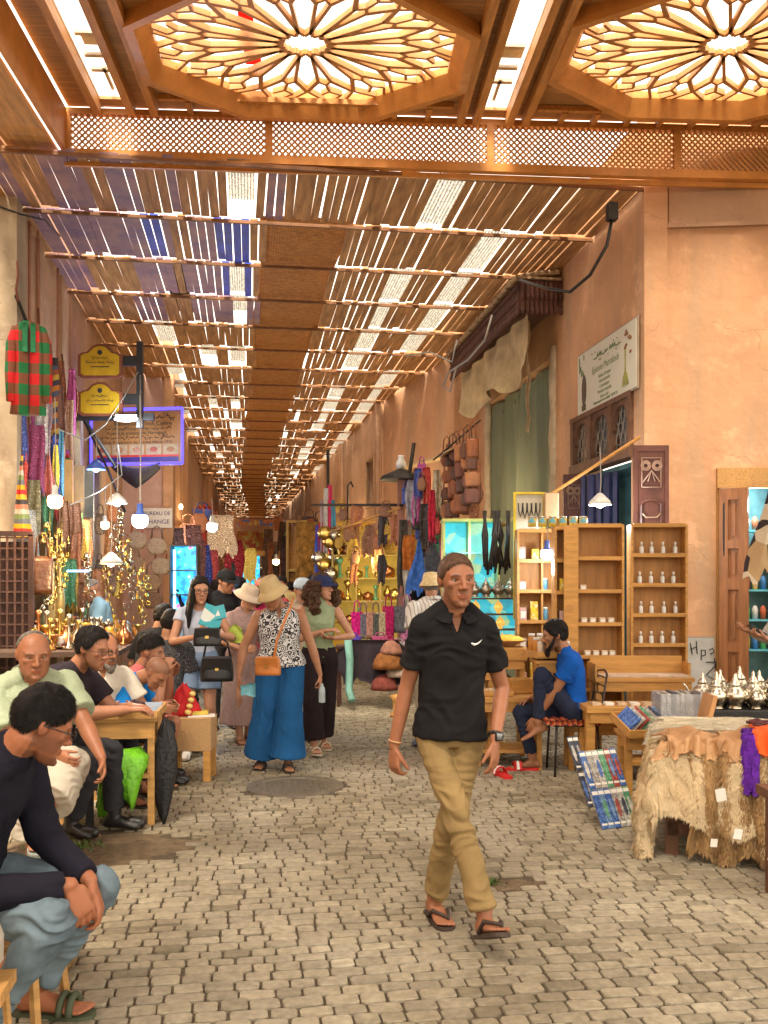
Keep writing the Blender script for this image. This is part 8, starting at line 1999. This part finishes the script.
# far crowd: varied walkers
cols = [((.55, .52, .48), 'grey-white'), ((.10, .14, .35), 'dark blue'), ((.50, .10, .10), 'red'), ((.10, .32, .35), 'teal'), ((.60, .45, .20), 'mustard'), ((.35, .22, .40), 'purple'), ((.05, .05, .05), 'black')]
far = [(180, 14.0, 0, 1), (240, 13.2, 3, 0), (236, 17.5, 5, 0), (276, 14.5, 2, 1), (290, 18.5, 6, 0), (257, 20, 1, 1), (283, 17, 4, 0), (215, 15.5, 6, 1), (272, 25, 0, 0), (250, 30, 1, 1), (312, 16, 2, 0), (298, 21, 3, 1), (228, 24, 4, 0)]
place = ['behind the seated men on the left', 'beside the black cap in the lane', 'walking deep in the lane on the left', 'behind the coral cap', 'walking deep in the lane behind the hats', 'far down the middle of the lane', 'half hidden behind the beige hat', 'by the blue lit kiosk', 'among the farthest walkers', 'farthest away of all the walkers', 'far behind the pale blue cap', 'deep in the lane by the yellow cabinet', 'far down on the left past the kiosk']
for i, (px, d, ci, f) in enumerate(far):
    cc, cn = cols[ci]
    person('%s in %s top %s' % ('woman' if f else 'man', cn, place[i]), at(px, 583, d)-V((0, 0, EYE)), (25*i) % 70-30+(180 if i % 3 == 1 else 0), .94+.03*(i % 4) if not f else .90+.02*(i % 4), bool(f), [fair, tan, olive][i % 3], .012, eyes=False, voxc=.014,
        head=(0, 8, 0), hair=('long' if f else 'short', ['black', 'dark', 'brown'][i % 3], .014, .25) if f else ('short', 'black', .014), seed=i,
        al=(-.1, -.12 if i % 2 else .12, .09), ar=(.1, .14 if i % 2 else -.12, .09), top=dict(mat=twill('far_top_%d' % ci, cc), hem=-.08, sleeve=.7 if i % 2 else 1.8, off=.018), bottom=dict(mat=twill('far_trousers_%d' % (i % 3), [(.04, .05, .09), (.10, .09, .08), (.18, .22, .3)][i % 3])), nohands=True)
# --- seated man in blue, crossing a leg on his chair
base = ground(553, 773)
J = person('bearded man in bright blue tee sitting sideways on a wire chair', base, -92, 1.0, False, tan, .005,
    pelvis=(.0, .17, .545), neck=(0, .10, 1.045), bend=.07, head=(0, 8, 0), headoff=(0, -.035, 0), thick=.96,
    wl=(-.14, -.16, .62), wr=(.06, -.17, .45), el=(-.6, .6, -.6), er=(.6, .8, -.3), hl=(.1, -.8, -.4), hr=(-.15, -.35, -.9), curl=(.5, .45), palm=((.5, .3, -.8), (-.9, .2, 0)),
    al=(-.10, -.16, .105), ar=(.08, -.13, .43), kl=(0, -1, .5), kr=(0, -.6, 1), fl=(.0, -1, -.05), fr=(.1, -.9, -.35),
    hp=dict(stubble=.6), hair=('short', 'black', .012), beard=.6, seed=13,
    top=dict(mat=twill('royal_blue', (.008, .09, .42)), hem=-.02, sleeve=.55, off=.010, fold=.006),
    bottom=dict(mat=twill('navy_joggers', (.022, .030, .060)), len=1.88, w=(.066, .048), wt=.092, fold=.009))
rsl = mat('slipper_red', (.62, .02, .02), .6)
def slide(p, ang, label, cat='slipper', group=None):
    r_ = empty('slipper', p, ang, label, cat, group); b = MB()
    pr = [(-.13, .02), (-.11, .035), (0, .036), (.08, .046), (.13, .035), (.145, .012)]
    b.prism([V((x, w_, .0)) for x, w_ in pr]+[V((x, -w_, .0)) for x, w_ in reversed(pr)], (0, 0, .028)); b.build('sole', rsl, r_)
    b = MB(); b.sheet([[(.02+.035*i, .05*math.cos(g_), .02+.058*math.sin(g_)) for g_ in [PI*j/10 for j in range(11)]] for i in range(3)], .008); u_ = b.build('upper', rsl, r_, True)
    b = MB(); b.sheet([[(.043+.024*i, .0545*math.cos(g_), .02+.0625*math.sin(g_)) for g_ in [PI*j/10 for j in range(11)]] for i in range(2)], .004); b.build('band', paper, u_, True)
    return r_
fp = J['root'].matrix_basis @ V((-.10, -.24, 0)); slide(fp, PI-TH+.05, 'red slipper with white band on the planted foot of the man in blue')
slide(ground(503, 777), 1.9-TH, 'red slipper lying empty behind the walking man')
# chair of that man
wire = mat('chair_wire', (.05, .04, .035), .4, .2, metal=.6)
ch = empty('wire_chair', base+CR*.17, -TH, 'thin dark metal chair under the man in bright blue', 'chair')
mb = MB()
for sx in (-1, 1):
    for sy in (-1, 1): 
        b = MB(); b.tube([(sx*.17, sy*.17, .43), (sx*.19, sy*.20, 0)], .010, 6); b.build('leg', wire, ch, True)
b = MB(); b.tube([(-.19, -.19, .43), (.17, -.19, .43), (.17, .19, .43), (-.19, .19, .43), (-.19, -.19, .43)], .009, 6); b.build('seat_frame', wire, ch, True)
b = MB()
for y in (-.19, .19): b.tube([(.17, y, .43), (.21, y, .62), (.25, y*.9, .86)], .009, 6)
for i in range(5): b.tube([(.19+.013*i, -.185, .54+.07*i), (.21+.013*i, 0, .54+.07*i), (.19+.013*i, .185, .54+.07*i)], .006, 5)
b.tube([(.25, -.17, .86), (.27, 0, .88), (.25, .17, .86)], .009, 6); b.build('backrest', wire, ch, True)
mb = MB(); g = [[V((-.27+.46*i/20, -.20+.40*j/8, .455+.012*math.sin(i*1.9)+.012*math.sin(j*.8))) for j in range(9)] for i in range(21)]
mb.sheet(g, .035); mb.xform(Matrix.Translation(base+CR*.17) @ Matrix.Rotation(-TH, 4, 'Z'))
small('seat_cushion', 'woven red and orange cushion on the chair of the man in blue', 'cushion', mb, stripes('cushion_weave', [(.45, .06, .02), (.55, .18, .06), (.2, .02, .01)], 0, .045, wob=.04), smooth=True)
# --- man seated in the foreground
base = at(27, 583, 3.38); base.z = 0
jean = twill('pale_jeans', (.15, .205, .245), var=.5, scale=3)
J = person('man in navy pullover and pale jeans seated in the left foreground looking away', base, 80, 1.08, False, (.36, .135, .065), .0045, voxc=.006,
    pelvis=(.05, .27, .49), neck=(-.02, .055, .935), bend=.10, twist=14, head=(42, 24, 0), headoff=(-.02, -.045, -.0), thick=1.0, shw=.2,
    wl=(-.02, -.16, .52), wr=(.10, -.17, .50), el=(-.6, .8, -.5), er=(.5, .8, -.4), hl=(.2, -.35, -.9), hr=(.0, -.35, -.9), curl=(.6, .7), palm=((.5, .9, .1), (-.3, .9, 0)), handfat=1.08,
    al=(-.13, .09, .095), ar=(.16, .06, .095), kl=(-.1, -1, .3), kr=(.1, -1, .3), fl=(0, -1, 0), fr=(.1, -1, 0),
    hp=dict(w=1.02, stubble=.5, k=1.0), hair=('short', 'black', .014, [(-.12, .085), (-.085, .080), (-.066, .064), (-.045, .03), (-.012, .012), (.02, .008), (.04, -.02), (.08, -.065), (.12, -.075)]), glasses=True, seed=21,
    top=dict(mat=twill('navy_knit', (.014, .013, .022), scale=9), hem=-.05, sleeve=1.93, off=.018, sw=.016, fold=.007, name='pullover', high=True),
    bottom=dict(mat=jean, len=1.9, w=(.066, .054), wt=.093, fold=.014),
    shoes=('slide', mat('slipper_green', (.06, .075, .04), .7)))
# --- bald man in the pale green shirt
base = at(38, 583, 5.45); base.z = 0
J = person('bald man in pale green shirt and white trousers seated with his legs crossed', base, 38, 1.03, False, (.30, .12, .06), .0055,
    pelvis=(.0, .18, .53), neck=(-.04, .02, 1.07), bend=.06, head=(-8, 12, 0), headoff=(0, -.04, -.01), thick=1.15, belly=.05, shw=.2,
    wl=(.0, -.28, .66), wr=(.22, -.38, .62), el=(-.7, .5, -.6), er=(.8, .4, -.5), hl=(.3, -.7, -.3), hr=(-.1, -.5, -.7), curl=(.7, .6),
    al=(-.06, -.10, .10), ar=(-.16, -.48, .36), kl=(0, -1, .3), kr=(.5, -1, .7), fl=(.1, -1, 0), fr=(-.3, -1, -.2),
    hp=dict(w=1.08, fat=1.0, stubble=.25, nose=1.15), hair=('bald', 'grey', .006), seed=22,
    top=dict(mat=bl_pattern('shirt_leafy', (.32, .37, .25), (.22, .28, .17), 60, .7), hem=-.1, sleeve=.75, off=.024, vneck=(.12, .05), collar=True, fold=.008),
    bottom=dict(mat=twill('white_linen', (.42, .38, .31)), len=1.66, w=(.10, .125), wt=.11, fold=.012), shoes=('thong', mat('sandal_grey', (.2, .22, .2), .7)))
# --- man in dark tee leaning on the work table
base = at(74, 583, 6.15); base.z = 0
J = person('man in dark tee and glasses leaning with both forearms on the small work table', base, 74, 1.03, False, (.38, .165, .09), .0055,
    pelvis=(.0, .22, .55), neck=(-.0, -.02, 1.045), bend=.09, head=(2, 14, 0), headoff=(0, -.045, -.0), thick=1.1, belly=.03, shw=.19,
    wl=(-.06, -.42, .80), wr=(.10, -.34, .80), el=(-.7, .3, -.8), er=(.7, .3, -.8), hl=(.3, -.9, .0), hr=(-.2, -.9, 0), curl=(.5, .6), palm=((0, 0, -1), (0, 0, -1)),
    al=(-.10, -.05, .10), ar=(.14, -.2, .10), hp=dict(w=1.05, fat=.5, stubble=.45), hair=('short', 'black', .014, [(-.12, .1), (-.085, .095), (-.05, .075), (-.03, .02), (-.012, .0), (.02, .0), (.04, -.035), (.12, -.07)]), glasses=True, seed=23,
    top=dict(mat=twill('charcoal_tee', (.030, .022, .030)), hem=-.08, sleeve=.62, off=.018, fold=.006), bottom=dict(mat=twill('dark_trousers', (.03, .03, .035))), shoes=('shoe', lb))
# --- bearded man behind him
base = at(99, 583, 7.1); base.z = 0
J = person('bearded man in white shirt seated behind the man in dark tee', base, 40, 1.0, False, (.34, .14, .07), .007, pelvis=(0, .1, .5), neck=(0, -.02, 1.0), head=(10, 10, 0), headoff=(0, -.04, 0), wl=(-.1, -.3, .7), wr=(.15, -.3, .7), el=(-.7, .2, -.7), er=(.7, .2, -.7),
    al=(-.1, -.3, .1), ar=(.1, -.3, .1), hp=dict(stubble=.8), hair=('bald', 'grey', .008), beard=.4, glasses=True, seed=24, top=dict(mat=twill('white_shirt', (.6, .56, .48)), hem=-.05, sleeve=.7, off=.02, vneck=(.12, .04)), bottom=dict(mat=MATS['dark_trousers']), shoes=('sandal', MATS['sandal_brown']))
# --- bowed man in bright blue
base = at(112, 583, 7.4); base.z = 0
J = person('man in bright blue tee bowed low over his work behind the small table', base, 78, .98, False, (.36, .16, .085), .0065, pelvis=(0, .0, .5), neck=(0, -.22, .90), bend=.10, head=(-8, 48, 0), headoff=(0, -.05, -.02),
    wl=(-.06, -.40, .70), wr=(.12, -.42, .70), el=(-.7, .3, -.7), er=(.7, .3, -.7), hl=(.3, -.8, -.3), hr=(-.3, -.8, -.3), al=(-.1, -.3, .1), ar=(.1, -.3, .1), hp=dict(buzz=.5), hair=None, seed=25,
    top=dict(mat=twill('azure_tee', (.01, .17, .50)), hem=-.05, sleeve=.6, off=.016), bottom=dict(mat=MATS['dark_trousers']), shoes=('sandal', MATS['sandal_brown']))
# --- young man with phone
base = at(141, 583, 7.75); base.z = 0
J = person('young man in profile with a dark fade haircut seated and looking at his phone', base, 84, 1.0, False, (.36, .16, .085), .006, pelvis=(0, .10, .42), neck=(0, -.0, .93), bend=.05, head=(-2, 8, 0), headoff=(0, -.04, -.0),
    wl=(-.08, -.22, .90), wr=(.08, -.22, .86), el=(-.3, -.1, -1), er=(.3, .0, -1), hl=(.2, -.3, .9), hr=(-.1, -.5, .8), curl=(.9, .8), palm=((.8, -.1, 0), (-.8, .2, 0)),
    al=(-.10, -.24, .10), ar=(.12, -.12, .10), kl=(0, -1, .6), kr=(0, -1, .6), hp=dict(w=.95, stubble=.35), hair=('short', 'black', .020, [(-.12, .082), (-.085, .078), (-.066, .066), (-.045, .045), (-.012, .03), (.02, .03), (.04, .02), (.08, -.01), (.12, -.02)]), seed=26,
    top=dict(mat=twill('coral_tee', (.50, .12, .12)), hem=-.05, sleeve=.5, off=.012), bottom=dict(mat=twill('pink_shorts', (.55, .18, .18)), len=.8, w=(.09, .09)), shoes=('shoe', lb))
mb = MB(); mb.box(at(173, 662, 7.72), (.012, .075, .15), Matrix.Rotation(.4, 3, 'Y')); small('mobile_phone', 'dark mobile phone held up by the young man in profile', 'phone', mb, black)
# --- man seen from behind in the dotted black tee
base = at(166, 583, 8.75); base.z = 0
J = person('man seen from behind in black tee with small white marks seated on a blue stool', base, 172, 1.02, False, tan, .007, pelvis=(0, .05, .56), neck=(0, -.04, 1.08), bend=.04, head=(-25, 14, 0), thick=1.12, wl=(-.2, -.3, .75), wr=(.2, -.3, .75), al=(-.15, -.3, .1), ar=(.15, -.3, .1),
    hair=('short', 'black', .016), seed=27, top=dict(mat=bl_pattern('black_tee_marks', (.02, .02, .024), (.30, .30, .30), 22, .93), hem=-.1, sleeve=.7, off=.02), bottom=dict(mat=MATS['dark_trousers']), shoes=('shoe', lb))
base = at(150, 583, 9.4); base.z = 0
person('dark haired person in black leaning at the brass stall', base, 150, .96, False, tan, .009, head=(0, 20, 0), pelvis=(0, .05, .7), neck=(0, -.12, 1.2), bend=.06, hair=('short', 'black', .02), seed=28, top=dict(mat=MATS['black_tee'], sleeve=.8), bottom=dict(mat=MATS['dark_trousers']), shoes=('sandal', MATS['sandal_brown']))
# --- stallholder
base = at(103, 583, 11.4); base.z = 0
person('bald stallholder in light blue shirt standing among the brass goods', base, -70, 1.0, False, tan, .008, head=(0, 22, 0), pelvis=(0, .05, .93), neck=(0, -.06, 1.42), hair=('bald', 'grey', .006), seed=29, wl=(-.1, -.35, 1.05), wr=(.1, -.35, 1.0), top=dict(mat=twill('light_blue_shirt', (.25, .42, .55)), sleeve=.7, off=.02), bottom=dict(mat=MATS['stone_trousers']))
# --- customer at the right edge
base = at(800, 583, 7.7); base.z = 0
J = person('person in a long pale garment at the right edge holding out a dark phone', base, -80, 1.0, True, fair, .006, head=(0, 15, 0), hair=('long', 'dark', .012, .2), seed=30,
    wl=(-.02, -.42, 1.22), wr=(.10, -.36, 1.18), el=(-.6, .4, -.7), er=(.6, .4, -.7), hl=(.1, -1, .35), hr=(.0, -1, .3), curl=(.6, .6), palm=((.1, .2, 1), (-.1, .2, 1)),
    top=dict(mat=twill('pale_robe', (.50, .48, .44)), hem=-.05, sleeve=1.7, off=.03), dress=dict(mat=MATS['pale_robe'], w=.3, hem=.12))
mb = MB(); mb.box(at(757, 630, 7.55), (.15, .075, .012), Matrix.Rotation(.5, 3, 'Y')); small('phone', 'dark phone held out at the right edge in front of the lit shop', 'phone', mb, black)
